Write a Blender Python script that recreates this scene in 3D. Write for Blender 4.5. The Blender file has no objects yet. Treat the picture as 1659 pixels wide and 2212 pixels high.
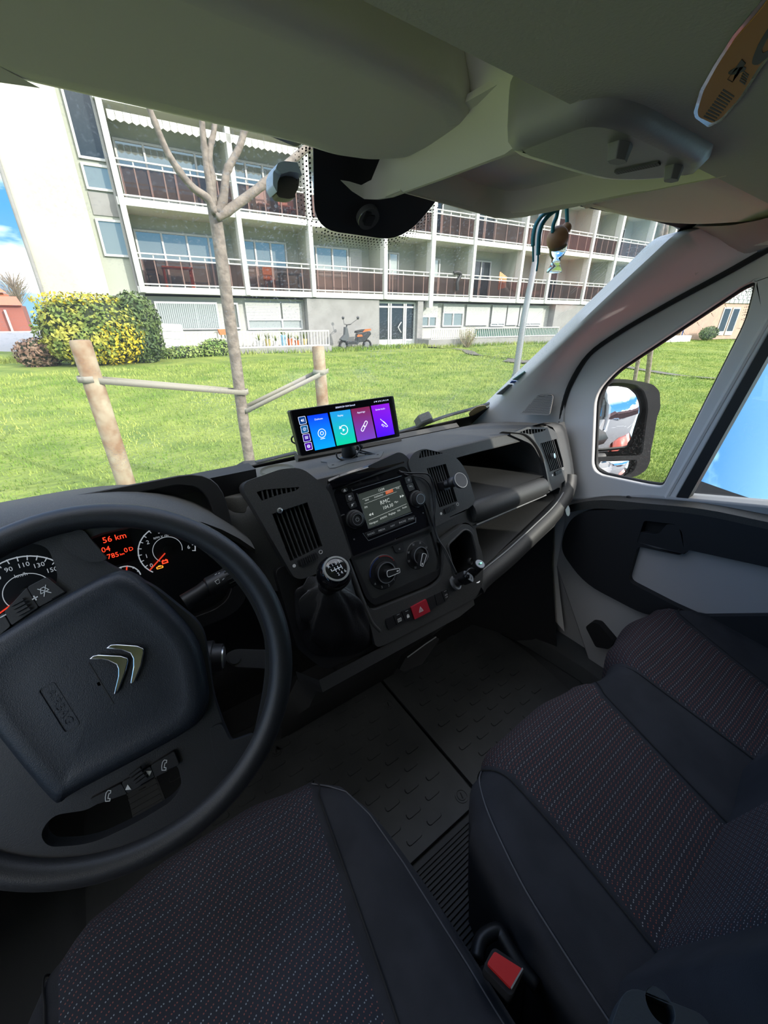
import bpy, math, random
from mathutils import Vector, Matrix
from mathutils.geometry import tessellate_polygon
random.seed(7)
SC = bpy.context.scene
COL = SC.collection
# ------------------------------------------------------------------ camera, world, sun, exposure
# metres; the lens is the origin, +X = right across the cab, +Y = forward, +Z = up, lawn at about z = -1.75
AX = Vector((1330, 416, -849)).normalized()
AY = Vector((-677, 421, -849)); AY = (AY - AX * AY.dot(AX)).normalized()
AZ = AX.cross(AY)
FPX, CX, CY = 849.0, 829.5, 1106.0
cam = bpy.data.cameras.new('camera'); cam.sensor_fit = 'HORIZONTAL'; cam.sensor_width = 36
cam.lens = FPX / 1659 * 36; cam.clip_start = .01; cam.clip_end = 600
camo = bpy.data.objects.new('camera', cam); COL.objects.link(camo)
camo.matrix_world = Matrix((AX, AY, AZ)).to_4x4()
SC.camera = camo
SC.view_settings.view_transform = 'Standard'; SC.view_settings.look = 'None'
SC.view_settings.gamma = 1; SC.view_settings.use_curve_mapping = False
SC.view_settings.exposure = 0.85
SC.cycles.max_bounces = 10; SC.cycles.diffuse_bounces = 5; SC.cycles.transparent_max_bounces = 24
SC.cycles.sample_clamp_indirect = 6; SC.cycles.caustics_reflective = False; SC.cycles.caustics_refractive = False
SC.cycles.use_denoising = True

SUN_DIR = Vector((-.45, .81, -.42))      # the way the light travels
SUN_POWER = 2.5
SKY = 2.0
sun = bpy.data.lights.new('sun', 'SUN'); sun.energy = SUN_POWER; sun.angle = .009; sun.color = (1, .95, .86)
suno = bpy.data.objects.new('sun', sun); COL.objects.link(suno)
suno.rotation_euler = SUN_DIR.to_track_quat('-Z', 'Y').to_euler(); suno.location = (20, -20, 30)

W = bpy.data.worlds.new('sky'); SC.world = W; W.use_nodes = True
nt = W.node_tree; nt.nodes.clear()
def N(t, **k):
    n = nt.nodes.new(t)
    for a, b in k.items(): setattr(n, a, b)
    return n
tc = N('ShaderNodeTexCoord'); sep = N('ShaderNodeSeparateXYZ'); nt.links.new(tc.outputs['Generated'], sep.inputs[0])
rmp = N('ShaderNodeValToRGB'); nt.links.new(sep.outputs['Z'], rmp.inputs[0])
rmp.color_ramp.elements[0].position = 0; rmp.color_ramp.elements[0].color = (.13, .24, .35, 1)
rmp.color_ramp.elements[1].position = .55; rmp.color_ramp.elements[1].color = (.045, .15, .36, 1)
e = rmp.color_ramp.elements.new(.16); e.color = (.045, .17, .33, 1)
nz = N('ShaderNodeTexNoise'); nz.inputs['Scale'].default_value = 2.6; nz.inputs['Detail'].default_value = 7
mp = N('ShaderNodeMapping'); mp.inputs['Scale'].default_value = (1, 1, 3.2); mp.inputs['Location'].default_value = (3.1, .4, 0)
nt.links.new(tc.outputs['Generated'], mp.inputs[0]); nt.links.new(mp.outputs[0], nz.inputs['Vector'])
cr = N('ShaderNodeValToRGB'); nt.links.new(nz.outputs['Fac'], cr.inputs[0])
cr.color_ramp.elements[0].position = .56; cr.color_ramp.elements[0].color = (0, 0, 0, 1)
cr.color_ramp.elements[1].position = .72; cr.color_ramp.elements[1].color = (1, 1, 1, 1)
back = N('ShaderNodeMapRange'); back.inputs['From Min'].default_value = .55; back.inputs['From Max'].default_value = -.35; back.inputs['To Max'].default_value = .8  # whiter sky added high up and behind the lens to brighten the cab
nt.links.new(sep.outputs['Y'], back.inputs['Value'])
hig = N('ShaderNodeMapRange'); hig.inputs['From Min'].default_value = .22; hig.inputs['From Max'].default_value = .40; nt.links.new(sep.outputs['Z'], hig.inputs['Value'])
bh = N('ShaderNodeMath', operation='MULTIPLY'); nt.links.new(back.outputs[0], bh.inputs[0]); nt.links.new(hig.outputs[0], bh.inputs[1])
add = N('ShaderNodeMath', operation='ADD', use_clamp=True); nt.links.new(cr.outputs[0], add.inputs[0]); nt.links.new(bh.outputs[0], add.inputs[1])
mx = N('ShaderNodeMixRGB'); nt.links.new(add.outputs[0], mx.inputs[0]); nt.links.new(rmp.outputs[0], mx.inputs[1])
mx.inputs[2].default_value = (1.25, 1.22, 1.17, 1)
bg = N('ShaderNodeBackground'); bg.inputs['Strength'].default_value = SKY
nt.links.new(mx.outputs[0], bg.inputs[0]); ow = N('ShaderNodeOutputWorld'); nt.links.new(bg.outputs[0], ow.inputs[0])

# ------------------------------------------------------------------ helpers: rays of the fitted lens, frames
def ray(u, v):
    c = Vector((u - CX, CY - v, -FPX)); return Vector((c.dot(AX), c.dot(AY), c.dot(AZ)))
def V(u, v, x=None, y=None, z=None):
    r = ray(u, v); t = x / r.x if x is not None else y / r.y if y is not None else z / r.z
    return r * t
class Frame:
    def __init__(s, o, ax, up):
        s.o = Vector(o); s.a = Vector(ax).normalized(); s.n = s.a.cross(Vector(up)).normalized(); s.u = s.n.cross(s.a)
        s.m = Matrix((s.a, s.u, s.n)).transposed().to_4x4(); s.m.translation = s.o
    def px(s, u, v, n=0):
        r = ray(u, v); p = r * ((s.o + s.n * n).dot(s.n) / r.dot(s.n)) - s.o
        return (p.dot(s.a), p.dot(s.u))
    def P(s, a, u, n=0): return s.o + s.a * a + s.u * u + s.n * n
    def pts(s, uv, n=0): return [s.px(u, v, n) for u, v in uv]
    def off(s, n): f = Frame(s.o + s.n * n, s.a, s.u); return f
    def at(s, a, u, n=0, rot=0):
        c, q = math.cos(rot), math.sin(rot); return Frame(s.P(a, u, n), s.a * c + s.u * q, s.u * c - s.a * q)
WORLD = Frame((0, 0, 0), (1, 0, 0), (0, 1, 0))
FACE = Frame((0, .66, -.284), (1, 0, 0), (0, .363, .932))        # leaning front of the dashboard
_a, _b = .547, -.2
_n = Vector((math.sin(_b), -math.cos(_a) * math.cos(_b), math.sin(_a) * math.cos(_b)))
_r = Vector((math.cos(_b), math.sin(_b), 0)); _r = (_r - _n * _r.dot(_n)).normalized()
WHEEL = Frame((-.0723, .4266, -.3637), _r, _n.cross(_r))
FAC = Frame((0, 19.4, 0), (1, -.09, 0), (0, 0, 1))               # front of the apartment block
SIDE = Frame((1.2, 0, 0), (0, -1, 0), (0, 0, 1))                 # inner side of the passenger door (a = -y)
SCR = Frame((0, 1.0, -.35), (1, 0, 0), (0, -.55, .466))          # windscreen plane

def rpoly(pts, r=.01, n=5):
    out = []; m = len(pts)
    rr = r if isinstance(r, (list, tuple)) else [r] * m
    for i in range(m):
        p0, p1, p2 = Vector(pts[i - 1][:2]), Vector(pts[i][:2]), Vector(pts[(i + 1) % m][:2])
        a = (p0 - p1); b = (p2 - p1); k = min(rr[i], a.length * .48, b.length * .48)
        A = p1 + a.normalized() * k; B = p1 + b.normalized() * k
        for j in range(n + 1):
            t = j / n; out.append(tuple(A * (1 - t) ** 2 + p1 * 2 * t * (1 - t) + B * t * t))
    return out
def smooth(pts, n=6, closed=False):
    P = [Vector(p) for p in pts]; m = len(P); out = []
    for i in range(m if closed else m - 1):
        g = lambda k: P[k % m] if closed else P[max(0, min(m - 1, k))]
        a, b, c, d = g(i - 1), g(i), g(i + 1), g(i + 2)
        for j in range(n):
            t = j / n
            out.append(.5 * ((2 * b) + (c - a) * t + (2 * a - 5 * b + 4 * c - d) * t * t + (3 * b - a - 3 * c + d) * t ** 3))
    if not closed: out.append(P[-1])
    return out
def rect(x0, y0, x1, y1, r=0, n=4):
    q = [(x0, y0), (x1, y0), (x1, y1), (x0, y1)]
    return rpoly(q, r, n) if r else q
def circ(x, y, r, n=24, ry=None): return [(x + r * math.cos(2 * math.pi * i / n), y + (ry or r) * math.sin(2 * math.pi * i / n)) for i in range(n)]

class MB:
    def __init__(s): s.v = []; s.f = []; s.m = []; s.k = 0
    def add(s, vs, fs):
        o = len(s.v); s.v += [tuple(p) for p in vs]; s.f += [tuple(i + o for i in f) for f in fs]; s.m += [s.k] * len(fs); return s
    def box(s, c, d, F=WORLD):
        x, y, z = c; a, b, e = d[0] / 2, d[1] / 2, d[2] / 2
        P = [F.P(x + i * a, y + j * b, z + k * e) for k in (-1, 1) for j in (-1, 1) for i in (-1, 1)]
        return s.add(P, [(0, 2, 3, 1), (4, 5, 7, 6), (0, 1, 5, 4), (2, 6, 7, 3), (0, 4, 6, 2), (1, 3, 7, 5)])
    def bb(s, a0, a1, b0, b1, n0, n1, F=WORLD): return s.box(((a0 + a1) / 2, (b0 + b1) / 2, (n0 + n1) / 2), (abs(a1 - a0), abs(b1 - b0), abs(n1 - n0)), F)
    def prism(s, poly, n0, n1, F=FACE, holes=(), taper=0):
        loops = [list(poly)] + [list(h) for h in holes]
        flat = [p for l in loops for p in l]; m = len(flat)
        tri = tessellate_polygon([[Vector((p[0], p[1], 0)) for p in l] for l in loops])
        cx = sum(p[0] for p in poly) / len(poly); cy = sum(p[1] for p in poly) / len(poly)
        ft = [((p[0] - cx) * (1 - taper) + cx, (p[1] - cy) * (1 - taper) + cy) for p in flat]
        P = [F.P(p[0], p[1], n0) for p in flat] + [F.P(p[0], p[1], n1) for p in ft]
        fs = []
        for t in tri:
            a, b, c = [flat[i] for i in t]
            if (b[0] - a[0]) * (c[1] - a[1]) - (b[1] - a[1]) * (c[0] - a[0]) < 0: t = t[::-1]
            fs += [tuple(i + m for i in t), tuple(t[::-1])]
        o = 0
        for li, l in enumerate(loops):
            k = len(l); ar = sum(l[i - 1][0] * l[i][1] - l[i][0] * l[i - 1][1] for i in range(k))
            ccw = (ar > 0) == (li == 0)
            for i in range(k):
                j = (i + 1) % k; q = (o + i, o + j, m + o + j, m + o + i); fs.append(q if ccw else q[::-1])
            o += k
        return s.add(P, fs)
    def flat(s, poly, n, F=FACE, holes=()):
        loops = [list(poly)] + [list(h) for h in holes]; fl = [p for l in loops for p in l]
        tri = tessellate_polygon([[Vector((p[0], p[1], 0)) for p in l] for l in loops]); fs = []
        for t in tri:
            a, b, c = [fl[i] for i in t]
            fs.append(t if (b[0] - a[0]) * (c[1] - a[1]) - (b[1] - a[1]) * (c[0] - a[0]) > 0 else t[::-1])
        return s.add([F.P(p[0], p[1], n) for p in fl], fs)
    def grid(s, rows, cu=False, cap=False):
        R = [list(r) for r in rows]; w = len(R[0]); h = len(R); fs = []
        for i in range(h - 1):
            for j in range(w if cu else w - 1):
                k = (j + 1) % w; fs.append((i * w + j, i * w + k, (i + 1) * w + k, (i + 1) * w + j))
        if cap: fs += [tuple(range(w))[::-1], tuple((h - 1) * w + j for j in range(w))]
        return s.add([p for r in R for p in r], fs)
    def tube(s, path, r, n=10, closed=False, sq=None):
        P = [Vector(p) for p in path]; m = len(P); rows = []; up = None
        for i in range(m):
            d = (P[(i + 1) % m] - P[i - 1]) if closed else (P[min(i + 1, m - 1)] - P[max(i - 1, 0)])
            d.normalize()
            if up is None: up = Vector((0, 0, 1)) if abs(d.z) < .9 else Vector((1, 0, 0))
            x = d.cross(up).normalized(); up = x.cross(d).normalized(); ri = r[i] if isinstance(r, (list, tuple)) else r
            rows.append([P[i] + (x * math.cos(2 * math.pi * j / n) + up * math.sin(2 * math.pi * j / n) * (sq or 1)) * ri for j in range(n)])
        if closed: rows.append(rows[0]); return s.grid(rows, True)
        return s.grid(rows, True, True)
    def lathe(s, prof, F, n=28):
        rows = [[F.P(r * math.cos(2 * math.pi * j / n), r * math.sin(2 * math.pi * j / n), h) for j in range(n)] for r, h in prof]
        return s.grid(rows, True, True)
    def ball(s, c, r, n=12, sc=(1, 1, 1)):
        rows = []
        for i in range(n + 1):
            t = math.pi * i / n; q = max(math.sin(t), .001)
            rows.append([Vector(c) + Vector((q * math.cos(2 * math.pi * j / n) * r * sc[0], q * math.sin(2 * math.pi * j / n) * r * sc[1], -math.cos(t) * r * sc[2])) for j in range(n)])
        return s.grid(rows, True)
    def line(s, a, b, w, n, F=FACE, h=.0004):
        a, b = Vector(a), Vector(b); d = (b - a).normalized() * w / 2; p = Vector((-d.y, d.x))
        return s.prism([tuple(a - d * .5 + p), tuple(a - d * .5 - p), tuple(b + d * .5 - p), tuple(b + d * .5 + p)], n, n + h, F)
    def pl(s, pts, w, n, F=FACE, closed=False, h=.0004):
        for i in range(len(pts) if closed else len(pts) - 1): s.line(pts[i], pts[(i + 1) % len(pts)], w, n, F, h)
        return s
    def ring(s, x, y, r, w, n, F=FACE, h=.0006, a0=0, a1=360, k=28):
        A = [math.radians(a0 + (a1 - a0) * i / k) for i in range(k + 1)]
        if abs(a1 - a0) >= 360:
            return s.prism([(x + r * math.cos(t), y + r * math.sin(t)) for t in A[:-1]], n, n + h, F, [[(x + (r - w) * math.cos(t), y + (r - w) * math.sin(t)) for t in A[:-1]]])
        return s.prism([(x + r * math.cos(t), y + r * math.sin(t)) for t in A] + [(x + (r - w) * math.cos(t), y + (r - w) * math.sin(t)) for t in reversed(A)], n, n + h, F)
    def text(s, txt, x, y, size, n, F=FACE, h=.0003, al='CENTER', sx=1.0):
        cu = bpy.data.curves.new('t', 'FONT'); cu.body = txt; cu.size = size; cu.align_x = al; cu.align_y = 'CENTER'; cu.resolution_u = 2
        o = bpy.data.objects.new('t', cu); COL.objects.link(o); dg = bpy.context.evaluated_depsgraph_get(); dg.update()
        me = bpy.data.meshes.new_from_object(o.evaluated_get(dg), depsgraph=dg)
        s.add([F.P(x + p.co.x * sx, y + p.co.y, n + h) for p in me.vertices], [tuple(f.vertices) for f in me.polygons])
        bpy.data.objects.remove(o); bpy.data.curves.remove(cu); bpy.data.meshes.remove(me); return s
    def build(s, name, mats, parent=None, ang=38, bevel=0, seg=2, sub=0, uv=None, **tags):
        me = bpy.data.meshes.new(name); me.from_pydata(s.v, [], s.f)
        if not isinstance(mats, (list, tuple)): mats = [mats]
        for m in mats: me.materials.append(m)
        me.polygons.foreach_set('material_index', s.m); me.validate(); me.update()
        me.polygons.foreach_set('use_smooth', [True] * len(me.polygons))
        if ang < 180: me.set_sharp_from_angle(angle=math.radians(ang))
        if uv:
            ul = me.uv_layers.new(name='UV'); co = [v.co for v in me.vertices]
            for lp in me.loops: ul.data[lp.index].uv = uv(co[lp.vertex_index])
        o = bpy.data.objects.new(name, me); COL.objects.link(o)
        if bevel:
            b = o.modifiers.new('bevel', 'BEVEL'); b.width = bevel; b.segments = seg; b.limit_method = 'ANGLE'; b.angle_limit = math.radians(42); b.harden_normals = False
        if sub: d = o.modifiers.new('sub', 'SUBSURF'); d.levels = sub; d.render_levels = sub
        if parent is not None:
            o.parent = parent
            o.matrix_parent_inverse = Matrix.Translation(-parent.location) if parent.parent is None else Matrix.Identity(4)
        for k, v in tags.items(): o[k] = v
        return o
def thing(name, label, cat, loc=(0, 0, 0), group=None):
    o = bpy.data.objects.new(name, None); COL.objects.link(o); o.location = loc; o.empty_display_size = .05
    o['label'] = label; o['category'] = cat
    if group: o['group'] = group
    return o
def dup(o, loc, rz=0, label=None, group=None, sc=None):
    r = o.copy(); COL.objects.link(r); r.location = loc; r.rotation_euler = (0, 0, rz)
    if sc: r.scale = (sc, sc, sc)
    if label: r['label'] = label
    if group: r['group'] = group
    for c in list(o.children):
        q = c.copy(); COL.objects.link(q); q.parent = r
        for g in list(c.children): h = g.copy(); COL.objects.link(h); h.parent = q
    return r

# ------------------------------------------------------------------ materials
def mat(name, col, rough=.6, metal=0, bump=0, bs=200, col2=None, ns=40, spec=.5, emit=None, es=1, detail=3, coat=0, lo=.4, hi=.6, bd=.001, coords='Object'):
    m = bpy.data.materials.new(name); m.use_nodes = True; t = m.node_tree; b = t.nodes['Principled BSDF']
    b.inputs['Base Color'].default_value = (*col, 1); b.inputs['Roughness'].default_value = rough; b.inputs['Metallic'].default_value = metal
    b.inputs['Specular IOR Level'].default_value = spec; b.inputs['Coat Weight'].default_value = coat
    c = t.nodes.new('ShaderNodeTexCoord')
    if col2:
        n = t.nodes.new('ShaderNodeTexNoise'); n.inputs['Scale'].default_value = ns; n.inputs['Detail'].default_value = detail
        t.links.new(c.outputs[coords], n.inputs['Vector'])
        r = t.nodes.new('ShaderNodeValToRGB'); r.color_ramp.elements[0].position = lo; r.color_ramp.elements[1].position = hi
        r.color_ramp.elements[0].color = (*col, 1); r.color_ramp.elements[1].color = (*col2, 1)
        t.links.new(n.outputs['Fac'], r.inputs[0]); t.links.new(r.outputs[0], b.inputs['Base Color'])
    if bump:
        n = t.nodes.new('ShaderNodeTexNoise'); n.inputs['Scale'].default_value = bs; n.inputs['Detail'].default_value = 2
        t.links.new(c.outputs[coords], n.inputs['Vector'])
        q = t.nodes.new('ShaderNodeBump'); q.inputs['Strength'].default_value = bump; q.inputs['Distance'].default_value = bd
        t.links.new(n.outputs['Fac'], q.inputs['Height']); t.links.new(q.outputs[0], b.inputs['Normal'])
    if emit: b.inputs['Emission Color'].default_value = (*emit, 1); b.inputs['Emission Strength'].default_value = es
    return m
def gradmat(name, c1, c2, F, u0, u1, es):                      # a screen image: colour runs along the frame's up axis
    m = mat(name, (.01, .01, .01), .3); t = m.node_tree; b = t.nodes['Principled BSDF']
    g = t.nodes.new('ShaderNodeNewGeometry'); d = t.nodes.new('ShaderNodeVectorMath'); d.operation = 'DOT_PRODUCT'
    d.inputs[1].default_value = tuple(F.u); t.links.new(g.outputs['Position'], d.inputs[0])
    r = t.nodes.new('ShaderNodeMapRange'); k = F.o.dot(F.u); r.inputs['From Min'].default_value = k + u0; r.inputs['From Max'].default_value = k + u1
    t.links.new(d.outputs['Value'], r.inputs['Value']); x = t.nodes.new('ShaderNodeMixRGB')
    x.inputs[1].default_value = (*c1, 1); x.inputs[2].default_value = (*c2, 1); t.links.new(r.outputs[0], x.inputs[0])
    t.links.new(x.outputs[0], b.inputs['Emission Color']); b.inputs['Emission Strength'].default_value = es
    return m
def glassmat(name, tint=(1, 1, 1), refl=.06, grz=.85, dirt=0, rough=0.0, dcol=(.75, .76, .72), streak=False):
    m = bpy.data.materials.new(name); m.use_nodes = True; t = m.node_tree; t.nodes.clear()
    out = t.nodes.new('ShaderNodeOutputMaterial'); tr = t.nodes.new('ShaderNodeBsdfTransparent'); tr.inputs[0].default_value = (*tint, 1)
    gl = t.nodes.new('ShaderNodeBsdfGlossy'); gl.inputs['Roughness'].default_value = rough
    fr = t.nodes.new('ShaderNodeLayerWeight'); fr.inputs['Blend'].default_value = .5
    pw = t.nodes.new('ShaderNodeMath'); pw.operation = 'POWER'; pw.inputs[1].default_value = 5; t.links.new(fr.outputs['Facing'], pw.inputs[0])
    mu = t.nodes.new('ShaderNodeMath'); mu.operation = 'MULTIPLY_ADD'; mu.inputs[1].default_value = grz; mu.inputs[2].default_value = refl; mu.use_clamp = True
    t.links.new(pw.outputs[0], mu.inputs[0]); mx = t.nodes.new('ShaderNodeMixShader')
    t.links.new(mu.outputs[0], mx.inputs[0]); t.links.new(tr.outputs[0], mx.inputs[1]); t.links.new(gl.outputs[0], mx.inputs[2])
    last = mx
    if dirt:
        df = t.nodes.new('ShaderNodeBsdfDiffuse'); df.inputs[0].default_value = (*dcol, 1); tl = t.nodes.new('ShaderNodeBsdfTranslucent'); tl.inputs[0].default_value = (*dcol, 1)
        ad = t.nodes.new('ShaderNodeMixShader'); t.links.new(df.outputs[0], ad.inputs[1]); t.links.new(tl.outputs[0], ad.inputs[2])
        c = t.nodes.new('ShaderNodeTexCoord'); n = t.nodes.new('ShaderNodeTexNoise'); n.inputs['Scale'].default_value = 260; n.inputs['Detail'].default_value = 4
        n2 = t.nodes.new('ShaderNodeTexNoise'); n2.inputs['Scale'].default_value = 7; n2.inputs['Detail'].default_value = 3
        t.links.new(c.outputs['Object'], n.inputs['Vector']); t.links.new(c.outputs['Object'], n2.inputs['Vector'])
        r = t.nodes.new('ShaderNodeMapRange'); r.inputs['From Min'].default_value = .58; r.inputs['From Max'].default_value = .68
        r2 = t.nodes.new('ShaderNodeMapRange'); r2.inputs['From Min'].default_value = .42; r2.inputs['From Max'].default_value = .7
        t.links.new(n.outputs['Fac'], r.inputs['Value']); t.links.new(n2.outputs['Fac'], r2.inputs['Value'])
        m1 = t.nodes.new('ShaderNodeMath'); m1.operation = 'MULTIPLY'; t.links.new(r.outputs[0], m1.inputs[0]); t.links.new(r2.outputs[0], m1.inputs[1])
        m2 = t.nodes.new('ShaderNodeMath'); m2.operation = 'MULTIPLY_ADD'; m2.inputs[1].default_value = dirt; m2.inputs[2].default_value = dirt * .06
        t.links.new(m1.outputs[0], m2.inputs[0]); fac = m2
        if streak:
            mp = t.nodes.new('ShaderNodeMapping'); mp.inputs['Rotation'].default_value = (0, .9, .3); mp.inputs['Scale'].default_value = (260, 6, 6)
            t.links.new(c.outputs['Object'], mp.inputs[0]); n3 = t.nodes.new('ShaderNodeTexNoise'); n3.inputs['Scale'].default_value = 1; n3.inputs['Detail'].default_value = 2
            t.links.new(mp.outputs[0], n3.inputs['Vector']); r3 = t.nodes.new('ShaderNodeMapRange'); r3.inputs['From Min'].default_value = .64; r3.inputs['From Max'].default_value = .75; r3.inputs['To Max'].default_value = dirt * .7
            t.links.new(n3.outputs['Fac'], r3.inputs['Value'])
            sp = t.nodes.new('ShaderNodeSeparateXYZ'); t.links.new(c.outputs['Object'], sp.inputs[0])
            r4 = t.nodes.new('ShaderNodeMapRange'); r4.inputs['From Min'].default_value = .5; r4.inputs['From Max'].default_value = .8; t.links.new(sp.outputs[0], r4.inputs['Value'])
            m4 = t.nodes.new('ShaderNodeMath'); m4.operation = 'MULTIPLY'; t.links.new(r3.outputs[0], m4.inputs[0]); t.links.new(r4.outputs[0], m4.inputs[1])
            m5 = t.nodes.new('ShaderNodeMath'); m5.operation = 'ADD'; m5.use_clamp = True; t.links.new(m4.outputs[0], m5.inputs[0]); t.links.new(m2.outputs[0], m5.inputs[1]); fac = m5
        m3 = t.nodes.new('ShaderNodeMixShader'); t.links.new(fac.outputs[0], m3.inputs[0]); t.links.new(mx.outputs[0], m3.inputs[1]); t.links.new(ad.outputs[0], m3.inputs[2]); last = m3
    t.links.new(last.outputs[0], out.inputs[0]); return m
def fabric_dots(name, base, step=.0085, rot=0, d1=(.45, .43, .42), d2=(.40, .10, .06)):
    m = mat(name, base, .92, bump=.5, bs=900, bd=.0006); t = m.node_tree; b = t.nodes['Principled BSDF']
    c = t.nodes.new('ShaderNodeTexCoord'); mp = t.nodes.new('ShaderNodeMapping'); mp.inputs['Rotation'].default_value = (0, 0, rot)
    mp.inputs['Scale'].default_value = (1 / step, 1 / (step * .62), 0); t.links.new(c.outputs['UV'], mp.inputs[0])
    def M(op, a, bb=None, cl=False):
        q = t.nodes.new('ShaderNodeMath'); q.operation = op; q.use_clamp = cl
        for i, w in enumerate((a, bb)):
            if w is None: continue
            if isinstance(w, (int, float)): q.inputs[i].default_value = w
            else: t.links.new(w, q.inputs[i])
        return q.outputs[0]
    s = t.nodes.new('ShaderNodeSeparateXYZ'); t.links.new(mp.outputs[0], s.inputs[0])
    row = M('FLOOR', s.outputs[1]); fx = M('FRACT', M('ADD', s.outputs[0], M('MULTIPLY', row, .5))); fy = M('FRACT', s.outputs[1])
    dx1 = M('SUBTRACT', fx, .36); dx2 = M('SUBTRACT', fx, .66)
    dy1 = M('SUBTRACT', fy, .42); dy2 = M('SUBTRACT', fy, .58)
    def disk(dx, dy): return M('LESS_THAN', M('ADD', M('MULTIPLY', M('MULTIPLY', dx, dx), 2.2), M('MULTIPLY', M('MULTIPLY', dy, dy), 1)), .018)
    dots = M('MAXIMUM', disk(dx1, dy1), disk(dx2, dy2))
    alt = M('GREATER_THAN', M('FRACT', M('MULTIPLY', row, .3333)), .5)
    nn = t.nodes.new('ShaderNodeTexNoise'); nn.inputs['Scale'].default_value = 9; t.links.new(c.outputs['UV'], nn.inputs['Vector'])
    x1 = t.nodes.new('ShaderNodeMixRGB'); t.links.new(alt, x1.inputs[0]); x1.inputs[1].default_value = (*d1, 1); x1.inputs[2].default_value = (*d2, 1)
    x2 = t.nodes.new('ShaderNodeMixRGB'); t.links.new(M('MULTIPLY', dots, .8), x2.inputs[0]); t.links.new(x1.outputs[0], x2.inputs[2])
    x3 = t.nodes.new('ShaderNodeMixRGB'); t.links.new(nn.outputs['Fac'], x3.inputs[0]); x3.inputs[1].default_value = (*base, 1); x3.inputs[2].default_value = (base[0] * 1.7, base[1] * 1.65, base[2] * 1.7, 1)
    t.links.new(x3.outputs[0], x2.inputs[1]); t.links.new(x2.outputs[0], b.inputs['Base Color'])
    return m
M = {}
M['dash'] = mat('dash_plastic', (.038, .039, .040), .5, bump=.35, bs=700, col2=(.075, .075, .073), ns=900, lo=.5, hi=.75, bd=.0006)
M['dashtop'] = mat('dash_top_plastic', (.062, .060, .055), .62, bump=.3, bs=600, col2=(.11, .105, .095), ns=700, lo=.5, hi=.78, bd=.0006)
M['black'] = mat('black_plastic', (.014, .014, .0155), .45, bump=.1, bs=500)
M['mblack'] = mat('matt_black', (.010, .010, .011), .8)
M['gloss'] = mat('piano_black', (.006, .006, .008), .06, spec=.6, coat=.5)
M['grip'] = mat('wheel_rubber', (.021, .022, .025), .45, bump=.4, bs=900, bd=.0005)
M['pad'] = mat('airbag_cover', (.014, .018, .026), .42, bump=.5, bs=900, bd=.0006)
M['chrome'] = mat('chrome', (.85, .85, .87), .08, 1)
M['silver'] = mat('satin_silver', (.62, .63, .64), .3, .9)
M['white'] = mat('white_print', (.75, .76, .76), .5)
M['grey'] = mat('grey_print', (.30, .31, .32), .5)
M['trim'] = mat('light_grey_trim', (.74, .72, .70), .62, bump=.15, bs=400, bd=.0005)
M['olive'] = mat('headliner_plastic', (.86, .84, .74), .65, bump=.1, bs=300)
M['ceil'] = mat('headliner_cloth', (.66, .645, .60), .9, bump=.3, bs=500)
M['seal'] = mat('rubber_seal', (.012, .012, .012), .6)
M['door'] = mat('door_card_black', (.014, .015, .018), .6, bump=.25, bs=500)
M['doorgrey'] = mat('door_card_grey', (.40, .395, .395), .7, bump=.1, bs=400)
M['seatk'] = mat('seat_side_cloth', (.019, .020, .025), .93, bump=.6, bs=900, col2=(.027, .028, .034), ns=14, bd=.0006)
M['dots'] = fabric_dots('seat_dotted_cloth', (.017, .0165, .021))
M['dots2'] = fabric_dots('driver_dotted_cloth', (.016, .018, .025), d1=(.30, .33, .36), d2=(.30, .10, .08))
M['rub'] = mat('rubber_mat', (.045, .048, .05), .5, bump=.3, bs=60, col2=(.065, .068, .07), ns=9, lo=.35, hi=.75)
M['ribbed'] = mat('ribbed_rubber', (.045, .047, .05), .6)
M['leather'] = mat('black_leather', (.016, .016, .018), .42, bump=.5, bs=260, bd=.001)
M['red'] = mat('red_button', (.42, .018, .035), .45)
M['buckred'] = mat('red_buckle', (.55, .02, .02), .4)
M['lawn'] = mat('lawn', (.12, .19, .025), .95, bump=.9, bs=9, col2=(.25, .31, .055), ns=1.3, detail=9, lo=.36, hi=.68, bd=.06)
M['leafy'] = mat('clover', (.16, .27, .035), .85, col2=(.36, .42, .10), ns=.9, detail=6)
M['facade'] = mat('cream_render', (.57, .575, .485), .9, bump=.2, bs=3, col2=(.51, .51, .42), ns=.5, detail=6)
M['white_paint'] = mat('white_paint', (.62, .62, .59), .7)
M['conc'] = mat('grey_render', (.28, .275, .265), .9, col2=(.32, .315, .305), ns=2)
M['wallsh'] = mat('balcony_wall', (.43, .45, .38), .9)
# ------------------------------------------------------------------ cab shell (the setting)
FZ = -1.15
def struct(o): o['kind'] = 'structure'; return o
struct(MB().bb(-.75, 1.28, -.6, 1.3, FZ - .05, FZ - .004).build('floor', M['ribbed']))
# headliner: flat behind the ridge, recess for the visors in front of it
ceil = MB()
prof = [(-.62, .20), (-.3, .16), (-.05, .118), (.05, .1125), (.12, .112), (.184, .112), (.190, .1123), (.194, .1145), (.197, .120), (.201, .132), (.214, .168), (.26, .195), (.33, .205), (.385, .195), (.415, .160)]
prof = smooth([(p[0], p[1], 0) for p in prof], 4)
xs = [-.85, -.6, -.3, 0, .3, .6, .9, 1.0, 1.06, 1.12]
def czoff(x, y): return -.10 * max(0, (x - .95) / .2) ** 1.6
ceil.grid([[Vector((x, p[0], p[1] + czoff(x, p[0]))) for p in prof] for x in xs][::-1])
ceil.grid([[Vector((x, p[0], p[1] + .04)) for p in prof] for x in xs])
struct(ceil.build('ceiling', M['ceil'], ang=60))
roof = MB().bb(-.9, 1.15, -.7, .40, .46, .50); roof.bb(-.9, 1.12, .36, .41, .21, .47)
struct(roof.build('trim_1', M['white_paint']))
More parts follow.
